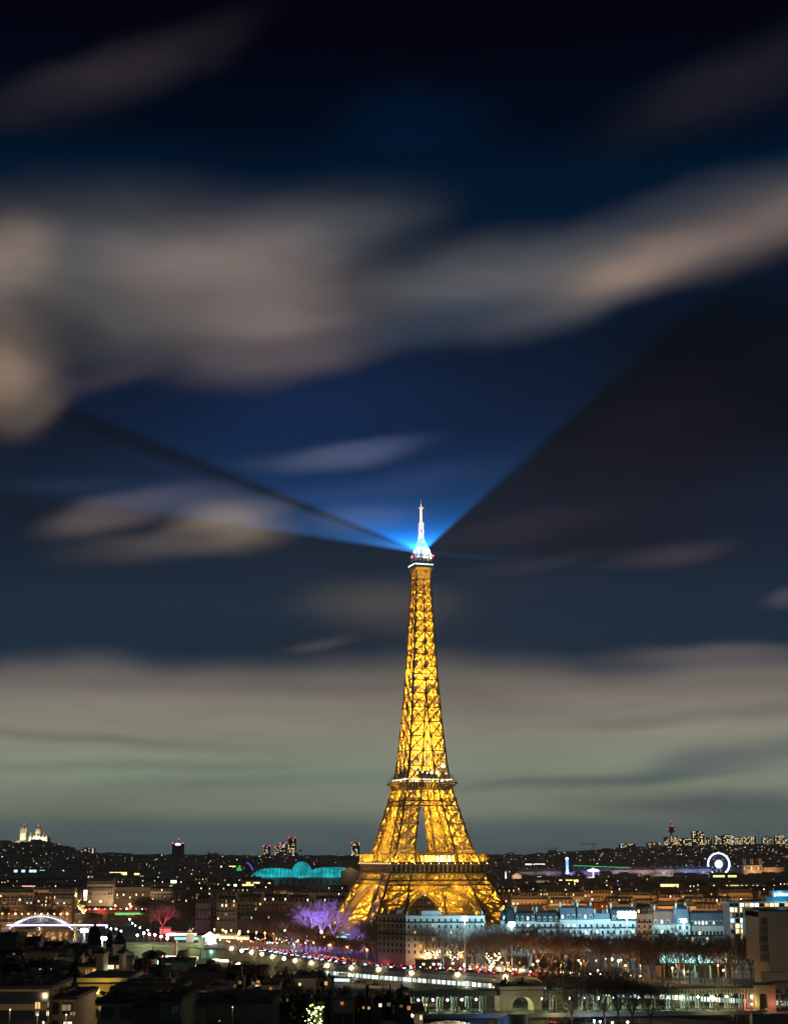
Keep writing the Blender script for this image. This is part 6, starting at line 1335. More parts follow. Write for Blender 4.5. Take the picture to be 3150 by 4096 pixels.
# boat-traffic boards on the bridges: red with white bar
def board(loc, label, parent_w=3.2):
    t_ = thing('traffic_board', label, 'sign', loc); MB().bb(-1.6, 1.6, 0, .15, -.75, .75).build('plate', mat('sign_red', (.6, .02, .02), .6), t_); MB().bb(-1.6, 1.6, -.06, -.01, -.22, .22).build('white_bar', WHITEP, t_); return t_
p = S(531, 3789, 1066); board((p.x, 1066.8, p.z), 'small red no-entry board with white bar on the near stone bridge')
p = S(1855, 4035, 578); board((p.x, 578.5, p.z), 'red no-entry board with white bar below the railing of the columned bridge').scale = (.75, 1, .75)
p = S(704, 3820, 1050); t_ = thing('striped_banner_post', 'red and white vertical banner post before the stone bridge arch', 'post', (p.x, 1050, -7)); MB().bb(-1.3, -.2, 0, .3, 0, 13).build('red_panel', mat('faded_red', (.4, .12, .1), .8), t_); MB().bb(-.1, .9, 0, .3, 0, 13).build('white_panel', WHITEP, t_)
# quay stair wall glowing turquoise
p = S(850, 3830, 1045); q_ = S(888, 3800, 1045); t_ = thing('stair_wall', 'turquoise-lit river stair wall right of the stone bridge pier', 'wall', (p.x, 1048, 0)); MB().bb(-9, 9, 0, 3, -8, 0.8).build('wall', STONE_G, t_)
for i in range(7): MB().bb(-8 + i * 1.6, -6.4 + i * 1.6, -1.6, 0, -6 - 0, .2 - i * .85).build('step', STONE, t_)
lamp((p.x + 5, 1041, -1), 2600, (.25, 1, .85), .3); lamp((p.x - 1, 1041, -1), 1300, (.25, 1, .85), .3)

# columned two-level metro bridge
BA, BB_ = S(1250, 3950, 589), S(3012, 3950, 610); BA.z = BB_.z = 0; D_ = (BB_ - BA); BL_ = D_.length; ang = math.atan2(D_.y, D_.x)
vb = thing('metro_viaduct_bridge', 'two-level bridge with rows of pale steel columns carrying a metro viaduct over the road', 'bridge', BA, ang)
def bxp(px): # local x of a photo column on the bridge line
    u = (px - CX) / F / cs * 1.0; 
    # solve BA.x + t*dx = u*(BA.y + t*dy) approx (pitch-corrected)
    a, b2, _ = ray(px, 3980); k_ = a / b2; dx, dy = D_.x / BL_, D_.y / BL_; return (k_ * BA.y - BA.x) / (dx - k_ * dy)
m = MB(); m.bb(0, BL_, -9.5, 9.5, 2.7, 3.6); m.build('road_deck', PAVE, vb)
m = MB(); m.bb(0, BL_, -9.9, -9.3, 2.2, 3.75); m.bb(0, BL_, 9.3, 9.9, 2.2, 3.75); m.build('deck_edge', STEELG, vb)
m = MB(); m.bb(0, BL_, -9.75, -9.65, 4.6, 4.75); m.bb(0, BL_, 9.65, 9.75, 4.6, 4.75)
for i in range(int(BL_ / .6)): m.bb(i * .6, i * .6 + .12, -9.74, -9.66, 3.75, 4.6)
for i in range(int(BL_ / 1.5)): m.bb(i * 1.5, i * 1.5 + .12, 9.66, 9.74, 3.75, 4.6)
m.build('railing', RAIL, vb)
m = MB(); x0m, x1m = bxp(1988), bxp(2152)
for a, b2 in ((0, x0m), (x1m, BL_)):
    m.bb(a, b2, -3.6, -3.2, 9.7, 11.5); m.bb(a, b2, 3.2, 3.6, 9.7, 11.5); m.bb(a, b2, -3.2, 3.2, 10.6, 10.9); m.bb(a, b2, -3.9, -3.6, 11.3, 11.6)
m.build('viaduct_girder', STEELG, vb)
m = MB()
for a, b2 in ((0, x0m), (x1m, BL_)):
    m.bb(a, b2, -3.8, -3.7, 12.5, 12.62); i = a
    while i < b2: m.bb(i, i + .1, -3.8, -3.7, 11.6, 12.5); i += .8
    i = a
    while i < b2: m.bb(i, i + .3, -3.72, -3.61, 9.9, 11.2); i += 1.45
m.build('viaduct_railing', RAIL, vb)
cmesh = MB().lathe([(.55, 3.6), (.5, 3.9), (.3, 4.3), (.24, 7), (.28, 9), (.55, 9.7)], (0, 0, 0), 8).mesh('column', STEELG)
lampm = MB().ball((0, 0, 0), .38, 10).mesh('globe', B_COOL); nl = 0
cols_px = [1350, 1409, 1467, 1525, 1583, 1641, 1699, 1757, 1815, 1871, 1929] + [2210 + 58.5 * i for i in range(14)]
for i, px in enumerate(cols_px):
    for dx, y in ((-.55, -3.2), (.55, -3.2), (-.55, 3.2), (.55, 3.2)): o_ = bpy.data.objects.new('column', cmesh); COL.objects.link(o_); o_.parent = vb; o_.location = (bxp(px) + dx, y, 0)
WMB = vb.matrix_basis.copy()
from mathutils import Euler
MB2 = Matrix.Translation(BA) @ Matrix.Rotation(ang, 4, 'Z')
for i, px in enumerate([1612, 1670, 1728, 1786, 1843, 1901, 1545, 2160, 2275, 2335, 2390, 2450, 2550, 2665, 2720, 2785, 2840, 2900, 3000]):
    x = bxp(px); t_ = thing('hanging_lamp', 'cool white globe lamp, %s from left hanging under the metro viaduct' % nth(i + 1), 'lamp', MB2 @ Vector((x, -1.5, 8.3)), 0, 'globe lamps under the viaduct')
    o_ = bpy.data.objects.new('globe', lampm); COL.objects.link(o_); o_.parent = t_; MB().bar((0, 0, .3), (0, 0, 2.3), .08).build('rod', RAIL, t_)
    lamp(MB2 @ Vector((x, -1.5, 7.7)), 620, (.78, 1, .5), .3)
for x0_, x1_ in ((bxp(1560), bxp(1990)), (bxp(2160), BL_)):   # steel arches under the deck
    m = MB(); n = 22; w_ = (x1_ - x0_) / 2; xm = (x0_ + x1_) / 2
    for y in (-9, -4, 1, 6):
        for i in range(n):
            t0, t1 = -1 + 2 * i / n, -1 + 2 * (i + 1) / n; z_ = lambda t_: 1.9 - 6.2 * t_ * t_
            m.bar((xm + t0 * w_, y, z_(t0)), (xm + t1 * w_, y, z_(t1)), 1.0)
            if i % 2 == 0: m.bar((xm + t0 * w_, y, z_(t0)), (xm + t0 * w_, y, 2.6), .35); m.bar((xm + t0 * w_, y, 2.5), (xm + t1 * w_, y, z_(t1)), .25)
    m.build('steel_arch', mat('dark_green_steel', (.05, .06, .055), .6), vb)
# masonry arch on the island
xa, xb = bxp(1988), bxp(2152); xo0, xo1 = bxp(2034), bxp(2122); MSN = mat('monument_stone', (.42, .38, .29), .9, noise_amt=.25, nscale=.5, bump=.3)
mn = thing('monumental_arch', 'stone monumental arch with cornice and sculptures in the middle of the columned bridge', 'arch', MB2 @ Vector((xa, 0, 0)), ang); w = xb - xa; o0, o1 = xo0 - xa, xo1 - xa
m = MB(); m.bb(0, o0, -6, 6, 3.6, 12.6); m.bb(o1, w, -6, 6, 3.6, 12.6); xm, r_ = (o0 + o1) / 2, (o1 - o0) / 2; zc = 5.3
for i in range(12):
    a0, a1 = math.pi * i / 12, math.pi * (i + 1) / 12; q0, q1 = xm + r_ * math.cos(a0), xm + r_ * math.cos(a1); z0, z1 = zc + r_ * math.sin(a0), zc + r_ * math.sin(a1)
    for y in (-6, 6): m.add([(q0, y, z0), (q1, y, z1), (q1, y, 12.6), (q0, y, 12.6)], [(0, 1, 2, 3)])
    m.add([(q0, -6, z0), (q1, -6, z1), (q1, 6, z1), (q0, 6, z0)], [(0, 1, 2, 3)])
m.build('wall', MSN, mn); m = MB(); m.bb(-.8, w + .8, -7, 7, 12.62, 13.5); m.bb(-.3, w + .3, -6.4, 6.4, 11.4, 11.8)
for i in range(14):
    a0 = math.pi * (i + .1) / 14; a1 = math.pi * (i + .9) / 14; m.add([(xm + r_ * math.cos(a0), -6.25, zc + r_ * math.sin(a0)), (xm + r_ * math.cos(a1), -6.25, zc + r_ * math.sin(a1)), (xm + (r_ + 1.2) * math.cos(a1), -6.25, zc + (r_ + 1.2) * math.sin(a1)), (xm + (r_ + 1.2) * math.cos(a0), -6.25, zc + (r_ + 1.2) * math.sin(a0))], [(0, 1, 2, 3)])
m.build('cornice', MSN, mn); m = MB()
for cx_, s_ in ((w * .2, 1), (w * .62, .8)):
    m.bar((cx_ - 2, 0, 13.5), (cx_ - 1, 0, 15.2 * s_ + 13.5 * (1 - s_)), 1.4, .8, n=7); m.bar((cx_ - .6, 0, 13.5), (cx_, 0, 16 * s_ + 13.5 * (1 - s_)), 1.5, .8, n=7); m.bar((cx_ + 1, 0, 13.5), (cx_ + 1.8, 0, 14.9), 1.3, .6, n=7); m.ball((cx_, 0, 13.5 + 2.8 * s_), .6)
m.build('sculpture', SLATE, mn)
m = MB(); m.bb(-1.5, w + 1.5, -9, 9, -9, 2.68); m.bb(w * .04, w * .52, -16, -9.01, -9, 3.2); m.lathe([(3.9, -9), (3.9, 3.2)], (w * .28, -16, 0), 14, math.pi, 2 * math.pi); m.build('pier_bastion', MSN, mn); m = MB(); m.lathe([(4.1, 3.2), (4.1, 4.4), (3.7, 4.4), (3.7, 3.2)], (w * .28, -16, 0), 14, math.pi, 2 * math.pi); m.build('bastion_parapet', MSN, mn)
lamp(MB2 @ Vector(((xo0 + xo1) / 2, 0, 8.2)), 1500, (.85, 1, .45), .3); lamp(MB2 @ Vector((xa + 3, -13, 7.5)), 700, (1, .95, .6), .3); lamp(MB2 @ Vector((xa - 7, -12, -3)), 1500, (.15, .3, 1), .4); lamp(MB2 @ Vector((xb + 4, -13, 6)), 900, (1, .85, .45), .3)
# masonry gate at the bridge's right end and lattice metro viaduct beyond
xg = bxp(3000); gt_ = thing('stone_gate', 'small stone gateway with niche closing the columned bridge on the right, lit green and red', 'gateway', MB2 @ Vector((xg, 0, 0)), ang)
MB().bb(0, 1.8, -5, 5, 3.6, 12.2).bb(1.8, 5, -5, 5, 9.5, 12.2).bb(5, 8.5, -5, 5, -8, 12.2).bb(1.8, 5, -1, 5, 3.6, 9.5).build('wall', MSN, gt_); MB().bb(-.5, 9, -5.6, 5.6, 12.2, 13).build('cornice', MSN, gt_); MB().bb(-4, 30, -12, 9, -9, 2.66).build('abutment', QUAY, gt_)
lamp(MB2 @ Vector((xg - 1, -7, 6)), 500, (.85, 1, .3), .3); lamp(MB2 @ Vector((xg - 4, -5.5, 5.6)), 900, (1, .03, .05), .3); lamp(MB2 @ Vector((xg + 7, -8, 6)), 420, (1, .25, .2), .3)
sg = thing('traffic_signal', 'red glowing signal under the right end of the viaduct', 'traffic light', MB2 @ Vector((bxp(2985), -5, 3.6))); MB().bar((0, 0, 0), (0, 0, 3), .15).build('post', RAIL, sg); MB().bb(-.35, .35, -.2, .2, 1.4, 2.6).build('housing', RAIL, sg); MB().ball((0, -.35, 2), .45, 8).build('lens', B_RED, sg)
bl_ = thing('street_lamp', 'brightest golden star lamp in front of the columned bridge on the right', 'street lamp', MB2 @ Vector((bxp(2815), -10.5, 3.6))); MB().bar((0, 0, 0), (0, 0, 4.5), .18).build('post', RAIL, bl_); MB().ball((0, 0, 4.8), .8, 10).build('bulb', B_YEL, bl_); lamp(MB2 @ Vector((bxp(2815), -11.6, 8.6)), 2200, (1, .85, .45), .4)
lt = thing('lattice_viaduct', 'grey steel lattice metro viaduct beyond the stone gateway', 'viaduct', MB2 @ Vector((xg + 8.6, 0, 0)), ang - R(3)); m = MB()
for y in (-3.4, 3.4):
    for z in (9.4, 13.4): m.bb(0, 40, y - .25, y + .25, z - .3, z + .3)
    for i in range(10): m.bar((i * 4, y, 9.4), (i * 4 + 2, y, 13.4), .45); m.bar((i * 4 + 2, y, 13.4), (i * 4 + 4, y, 9.4), .45)
m.build('truss', STEELG, lt); m = MB(); m.bb(0, 40, -3.1, 3.1, 9.2, 9.5); m.build('deck', STEELG, lt); m = MB(); m.bar((2, -3.4, 3.6), (2, -3.4, 9), .8); m.bar((2, -3.4, 5), (7, -3.4, 9), .5); m.build('bracket', STEELG, lt)
# ------------------------------------------------------------------ lit railway gallery under the quay road
FR = offs(UP, -22); BKL = offs(UP, -.6); gl = thing('railway_gallery', 'long white-lit open railway gallery with slatted roof below the quay road', 'station'); rf = MB(); wl = MB(); cl = MB(); s_ = 330
def both(s_):
    p, d = along(FR, s_); nrm = Vector((-d.y, d.x)); return p, d, nrm
s_ = 215; k_ = 0; PANW = glow('gallery_white', (.78, 1, .92), 1.5); PANY = glow('gallery_warm', (1, .95, .75), 1.7); PAND = glow('gallery_dim', (.45, .6, .55), .5)
ns_ = 0
while s_ < 690:
    p, d, nv = both(s_); q_, _, _ = both(s_ + 1.6)
    a = Vector((p.x, p.y, -.05)); b2 = Vector((p.x + nv.x * 21, p.y + nv.y * 21, .1)); rf.bar(a, b2, .55); s_ += 1.7
s_ = 215
while s_ < 690:
    p, d, nv = both(s_); q_, _, _ = both(s_ + 6.8); c_ = (p + q_) / 2
    rf.bar((p.x, p.y, -.25), (q_.x, q_.y, -.25), .6); wl.bar((p.x, p.y, -4.3), (q_.x, q_.y, -4.3), .1)
    wl.add([(p.x, p.y, -5.5), (q_.x, q_.y, -5.5), (q_.x, q_.y, -3.0), (p.x, p.y, -3.0), (p.x + nv.x * 21, p.y + nv.y * 21, -3.0), (q_.x + nv.x * 21, q_.y + nv.y * 21, -3.0), (p.x + nv.x * 21, p.y + nv.y * 21, 0), (q_.x + nv.x * 21, q_.y + nv.y * 21, 0)], [(0, 1, 2, 3), (3, 2, 5, 4), (4, 5, 7, 6)])
    cl.bar((p.x, p.y, -3), (p.x, p.y, -.3), .45); cl.bar((p.x, p.y, -2), (q_.x, q_.y, -2), .08); cl.bar((p.x, p.y, -2.4), (q_.x, q_.y, -2.4), .06)
    for j in range(2):
        u0, u1 = .08 + j * .48, .08 + j * .48 + .40; e0 = p.lerp(q_, u0) + nv * 3.2; e1 = p.lerp(q_, u1) + nv * 3.2
        MB().add([(e0.x, e0.y, -2.9), (e1.x, e1.y, -2.9), (e1.x, e1.y, -.7), (e0.x, e0.y, -.7), (e0.x + nv.x * .2, e0.y + nv.y * .2, -2.9), (e1.x + nv.x * .2, e1.y + nv.y * .2, -2.9), (e1.x + nv.x * .2, e1.y + nv.y * .2, -.7), (e0.x + nv.x * .2, e0.y + nv.y * .2, -.7)], [(0, 1, 2, 3), (3, 2, 6, 7)]).build('lit_panel', random.choice((PANW, PANW, PANW, PANY, PAND)), gl); k_ += 1
    if k_ % 12 == 0: lamp((p.x - nv.x * 1.5, p.y - nv.y * 1.5, -1.2), 900, (.85, 1, .9), .4, name='gallery_light')
    s_ += 6.8
print('panels', k_)
rf.build('slatted_roof', ZINC, gl); wl.build('retaining_wall', QUAY, gl); cl.build('columns', STEELG, gl)

# ------------------------------------------------------------------ foreground roofs on the right bank
random.seed(77)
FGW = mat('foreground_render', (.26, .21, .15), .9, noise_amt=.25, nscale=.4); FGL = mat('foreground_pale', (.42, .38, .31), .9, noise_amt=.2, nscale=.3); FGD = mat('foreground_dark', (.09, .08, .07), .9, noise_amt=.3, nscale=.5)
ROOFD = mat('tar_roof', (.022, .022, .024), .8, noise_amt=.4, nscale=.4)
SHUT = mat('rust_shutter', (.13, .04, .03), .8)
def fg(pxl, pxr, pyt, Y, label, wallm=FGW, roofm=ROOFD, roof='flat', lit=(), nf=5, chim=1, dep=16, lm=0.0, fh=3.1, cols=None, shut=False, rz=0, balc=True, winw=1.5):
    x, w = span(pxl, pxr, Y); Hh = S((pxl + pxr) / 2, pyt, Y).z
    if roof == 'mansard': Hh -= 4.6
    if roof == 'gable': Hh -= 4.0
    if roof == 'setback': Hh -= 3.3
    Hh = max(Hh, 6); zb = max(0, Hh - 26); h = Hh - zb
    n = int(h // fh); b = block(w, dep, h, wallm, roofm, roof, floors=tuple(range(max(1, n - nf), n + 1)), lit=lm, fh=fh, chim=chim, cols=cols or max(2, round(w / 3.1)), winw=winw, winh=1.7, balc=balc, roofh=3.2, chimh=.7)
    b.location = (x, Y, zb); b['label'] = label; b['category'] = 'building'; b.name = 'roof_house' if False else b.name; b.rotation_euler.z = rz
    if zb > 0: MB().bb(-w / 2, w / 2, 0, dep, -zb, -.02).build('lower_storeys', wallm, b)
    rfo = [c for c in COL.objects if c.parent == b and c.name.startswith('roof')][0]; zt = h + {'flat': .5, 'setback': 3.3, 'mansard': 4.4, 'gable': 2}[roof]
    if w > 3:
        for j in range(3 if w > 8 else 1):
            vx, vy = random.uniform(-w / 2 + 1, w / 2 - 1), random.uniform(3, dep - 3); MB().bb(vx - .35, vx + .35, vy - .3, vy + .3, zt - 1, zt + random.uniform(.3, .7)).build('vent', random.choice((ZINC, FGL, BRICK)), rfo)
        if random.random() < .6: vx = random.uniform(-w / 3, w / 3); MB().bar((vx, 4, zt - 1), (vx, 4, zt + 1.6), .06).bar((vx - .5, 4, zt + 1.3), (vx + .5, 4, zt + 1.3), .05).bar((vx - .35, 4, zt + 1.0), (vx + .35, 4, zt + 1.0), .05).build('aerial', ZINC, rfo)
        if roof == 'flat' and Y < 420: pr_ = MB(); pr_.bb(-w / 2, w / 2, -.28, -.22, h + 1.3, h + 1.36); [pr_.bb(-w / 2 + j, -w / 2 + j + .05, -.27, -.23, h + .5, h + 1.3) for j in [i * .7 for i in range(int(w / .7))]]; pr_.build('roof_railing', RAIL, rfo)
    for (px, py, wpx, hpx, m_) in lit:
        q = S(px, py, Y - .3); k_ = Y / F; o_ = MB().bb(-wpx * k_ / 2, wpx * k_ / 2, -.25, -.19, -hpx * k_ / 2, hpx * k_ / 2); o_.mi = 1; o_.bb(-.04, .04, -.28, -.25, -hpx * k_ / 2, hpx * k_ / 2)
        ob = o_.build('lit_window', [m_, RAIL], b, (q.x - x, 0, q.z - zb))
    return b
LWY = glow('room_yellow', (1, .62, .18), .9); LWW = glow('room_white', (1, .9, .65), 1.3); LWO = glow('room_orange', (1, .30, .06), .8); LWB = glow('room_blue', (.3, .6, 1), 1.2); LWD = glow('room_dim', (1, .7, .35), .16)
# back rows of dark roofs
for i, (a, b_, pt, Y, rf, lw) in enumerate(((-20, 75, 3745, 560, 'flat', ()), (75, 170, 3752, 575, 'mansard', ()), (170, 262, 3770, 560, 'mansard', ()), (262, 360, 3790, 540, 'flat', ()), (-20, 110, 3800, 450, 'mansard', ((55, 3817, 9, 8, LWD), (97, 3817, 8, 8, LWD))), (110, 250, 3812, 440, 'flat', ()), (250, 395, 3830, 430, 'mansard', ((265, 3880, 15, 9, LWB), (312, 3892, 9, 10, LWD))),
        (-20, 100, 3862, 345, 'mansard', ((13, 3938, 11, 17, LWY), (75, 3938, 12, 18, LWW))), (100, 215, 3868, 350, 'flat', ((160, 3878, 8, 4, LWY),)), (215, 330, 3880, 345, 'setback', ((208, 3877, 8, 5, LWW),)), (395, 470, 3818, 440, 'mansard', ()), (530, 640, 3842, 430, 'mansard', ()), (640, 760, 3852, 425, 'flat', ((636, 3854, 10, 8, WIN_C), (672, 3864, 18, 12, LWW))))):
    fg(a, b_, pt, Y, 'black-roofed house in the dark foreground, %s counted from the river towards the camera' % nth(i + 1), [FGD, FGW, FGD][i % 3], ROOFD, rf, lw, chim=3, balc=False)
fg(-30, 208, 3958, 222, 'large brown balconied block with three bright rooms in the left foreground', FGW, ROOFD, 'flat', ((150, 4023, 19, 24, LWY), (192, 4020, 7, 20, LWD), (148, 4056, 14, 18, LWD), (190, 4055, 8, 16, LWW), (160, 4092, 32, 10, LWW)), nf=5, cols=8, fh=2.6)
fg(210, 318, 4000, 226, 'brown block with glowing curtained window, beside the large brown balconied block', FGW, ROOFD, 'flat', ((265, 4032, 34, 22, LWD), (290, 4056, 20, 12, LWD), (270, 4093, 32, 8, LWW)), nf=4, fh=2.6)
ph = fg(335, 470, 3938, 262, 'penthouse with yellow-lit terrace under a thin roof slab in the left foreground', mat('penthouse_wall', (.45, .36, .2), .85, noise_amt=.1), ROOFD, 'flat', ((372, 3962, 22, 30, GLASS), (391, 3968, 7, 18, glow('terrace_lamp', (1, .75, .2), 5))), nf=2, chim=0, balc=True, fh=3)
x, w = span(322, 520, 259); q = S(420, 3930, 259); MB().bb(-w / 2, w / 2, -3, 14, 0, .7).build('roof_slab', STONE_W, ph, (x - ph.location.x, 0, q.z - ph.location.z))
for px, py, p_ in ((400, 3965, 260), (440, 3960, 200), (365, 3995, 110), (350, 4002, 90), (470, 3958, 150)): q = S(px, py, 256); lamp((q.x, 256.5, q.z), p_, (1, .72, .12), .15, name='terrace_light')
tg = MB()
for i in range(60): px = 340 + random.random() * 100 if i < 35 else 395 + random.random() * 110; q = S(px, random.uniform(3996, 4008) if i < 35 else random.uniform(3972, 3980), 254); tg.box((q.x - ph.location.x, -6.5 + random.uniform(-1, 1), q.z - ph.location.z), (.5, .5, .35), random.uniform(0, 3))
tg.build('terrace_planting', LEAF, ph)
fg(330, 392, 3870, 300, 'small yellow-lit attic flat with balcony lights above the penthouse', mat('penthouse_wall', (.45, .36, .2), .85, noise_amt=.1), ROOFD, 'flat', ((350, 3888, 15, 16, LWD), (377, 3886, 13, 20, LWY), (353, 3902, 34, 2, glow('strip_gold', (1, .8, .3), 3))), nf=1, chim=1)
q = S(370, 3885, 298); lamp((q.x, 296, q.z), 90, (1, .72, .2), .15, name='terrace_light')
ch1 = fg(396, 424, 3815, 292, 'tall narrow pale chimney wall left of the planted balcony', FGL, ROOFD, 'flat', (), nf=0, chim=0, dep=5, balc=False)
ch2 = fg(486, 500, 3815, 292, 'tall slim pale chimney wall right of the planted balcony', FGL, ROOFD, 'flat', (), nf=0, chim=0, dep=4, balc=False)
fg(424, 486, 3855, 300, 'flat with planted white-lit balcony between two tall chimney walls', FGD, ROOFD, 'flat', ((442, 3868, 24, 18, LWW), (470, 3866, 10, 18, LWY), (461, 3909, 26, 18, LWO)), nf=1, chim=0)
q = S(455, 3872, 298); lamp((q.x, 295.5, q.z), 70, (1, .95, .6), .15, name='terrace_light')
fg(500, 575, 3886, 322, 'beige stepped house with rust shutters, left part', FGL, ROOFD, 'setback', (), nf=3, fh=2.9)
fg(575, 655, 3880, 330, 'beige stepped house with rust shutters, right part', FGL, ROOFD, 'setback', (), nf=3, fh=2.9)
for i, px in enumerate((545, 585, 622)):
    q = S(px, 3930, 320); t_ = thing('roller_shutter', 'closed rust-brown terrace shutter, %s from left on the beige stepped houses' % nth(i + 1), 'shutter', (q.x, 321, q.z), 0, 'rust terrace shutters'); MB().bb(-1, 1, .4, .6, -.9, .9).build('slats', SHUT, t_)
fg(460, 720, 3962, 252, 'long low flat with pale shuttered windows in front of the beige houses', FGW, ROOFD, 'flat', ((526, 3986, 11, 22, LWD), (622, 3985, 14, 22, LWD)), nf=2, chim=0, fh=2.8)
fg(408, 560, 4015, 205, 'grey terrace block with plants beside the yellow-lit penthouse', FGW, ROOFD, 'flat', ((398, 4030, 5, 22, LWY),), nf=2, chim=1, fh=2.6)
fg(655, 732, 4008, 190, 'dark concrete lift-house block with one pale panel in the foreground', mat('grey_block', (.09, .09, .085), .9, noise_amt=.2), ROOFD, 'flat', ((700, 4040, 26, 26, mat('pale_panel', (.3, .3, .3), .8)),), nf=1, chim=0, balc=False)
fg(560, 660, 4030, 196, 'dark roof terrace with railings left of the lift-house block', FGD, ROOFD, 'flat', (), nf=2, chim=1, fh=2.6)
fg(722, 880, 3895, 300, 'white-banded house with dark mansard and row of wide dormers', FGL, ROOFD, 'setback', ((762, 3982, 40, 22, LWD), (824, 3978, 20, 20, LWD), (862, 3975, 12, 12, LWW)), nf=4, chim=2, fh=3)
fg(878, 1060, 3900, 330, 'black-roofed block with small chimney pots, left of the metal-roofed house', FGD, ROOFD, 'mansard', (), nf=2, chim=3)
fg(965, 1080, 3968, 262, 'low block with yellow-lit strip under zinc roof', FGW, ZINC, 'gable', ((1005, 3998, 70, 9, LWY), (1062, 3992, 26, 8, LWY)), nf=0, chim=1, balc=False)
fg(725, 830, 4030, 205, 'low dark flat-roofed block right of the lift-house block', FGD, ROOFD, 'flat', ((877, 4085, 5, 5, LWY),), nf=2, chim=0)
fg(826, 1090, 4018, 208, 'wide dark terrace building with long roof slab beside the dark garden trees', mat('slate_wall', (.07, .07, .065), .9), ROOFD, 'flat', (), nf=3, chim=0, fh=2.7)
fg(750, 900, 3868, 400, 'dark roof directly below the floating lit barge restaurant', FGD, ROOFD, 'gable', (), nf=0, chim=1)
fg(900, 1058, 3886, 392, 'flat pale-edged roof left of the lit river terrace', FGW, FGD, 'flat', (), nf=0, chim=1)
fg(1058, 1180, 3950, 300, 'rounded zinc-roofed house with brick chimney pots', FGD, ZINC, 'mansard', ((1155, 4000, 18, 14, LWD),), nf=2, chim=2)
fg(1170, 1330, 3932, 345, 'house with white roof terrace wall left of the viaduct end', FGL, FGD, 'setback', ((1220, 3944, 14, 10, LWD), (1190, 3944, 5, 12, LWW)), nf=1, chim=1)
fg(1060, 1260, 3985, 288, 'zinc-roofed house with pale dormer behind the dark garden trees', FGD, ZINC, 'mansard', ((1155, 4003, 20, 14, LWD),), nf=1, chim=2)
fg(1330, 1480, 3985, 312, 'dark mansard house with lit orange and yellow rooms, left of the tall chimney wall', FGW, ROOFD, 'mansard', ((1390, 4082, 18, 24, LWO), (1432, 4077, 5, 24, LWW), (1455, 4080, 20, 20, LWY), (1442, 4028, 14, 16, LWD)), nf=4, chim=4)
fg(1480, 1640, 3985, 306, 'dark mansard house with many chimney pots right of the tall chimney wall', FGW, ROOFD, 'mansard', ((1597, 4072, 22, 30, LWY), (1592, 4088, 8, 16, LWO), (1508, 4084, 24, 16, GLASS)), nf=4, chim=5)
fg(1612, 1690, 4056, 300, 'lower end house with lit kitchen window and white lamp beside the river', FGW, ROOFD, 'flat', ((1642, 4074, 18, 28, LWY), (1683, 4068, 8, 24, LWW)), nf=1, chim=0)
fg(1468, 1486, 3975, 300, 'tall slim party-wall chimney between the two dark mansard houses', FGL, ROOFD, 'flat', (), nf=0, chim=0, dep=6, balc=False)
fg(1606, 1628, 3972, 299, 'tall party-wall chimney at the right end of dark mansard houses', FGW, ROOFD, 'flat', (), nf=0, chim=0, dep=6, balc=False)
q = S(1646, 4064, 296); ll = thing('wall_lamp', 'glaring white wall lamp on the lower end house beside the river', 'lamp', q); MB().ball((0, 0, 0), .3, 8).build('bulb', B_WHITE, ll); MB().bar((0, 0, .2), (0, 3.4, .5), .1).build('bracket', RAIL, ll); lamp((q.x, q.y - .6, q.z), 90, (1, .85, .6), .15)
# smaller roofs breaking up the foreground
rs2 = random.Random(12); LG = [LWY, LWW, LWO, LWD, LWD]
for i in range(40):
    px = 10 + i * 41.5 + rs2.uniform(-12, 12); pyt = rs2.choice((3795, 3830, 3850, 3875, 3905, 3935, 3960)) + rs2.uniform(-8, 8)
    if 700 < px < 1330: pyt = max(pyt, 3915)
    if px >= 1330: pyt = max(pyt, 4000)
    Yf = interp([(3760, 520), (3850, 400), (3900, 325), (3960, 262), (4080, 212)], pyt) + rs2.uniform(-6, 6); hwp = rs2.uniform(18, 42)
    lw = tuple((px + rs2.uniform(-hwp * .6, hwp * .6), pyt + rs2.uniform(12, 34), rs2.uniform(6, 13), rs2.uniform(9, 15), rs2.choice(LG)) for _ in range(rs2.choice((0, 1, 1, 2))))
    fg(px - hwp, px + hwp, pyt, Yf, 'small %s roof house, %s along the scattered dark roofs from the lit footbridge side' % (('zinc', 'tar', 'slate')[i % 3], nth(i + 1)), rs2.choice((FGW, FGL, FGD)), (ZINC, ROOFD, SLATE)[i % 3], rs2.choice(('mansard', 'gable', 'flat', 'setback')), lw, nf=2, chim=rs2.choice((1, 2, 3)), dep=rs2.uniform(8, 12), balc=rs2.random() < .4)['group'] = 'small dark foreground roofs'

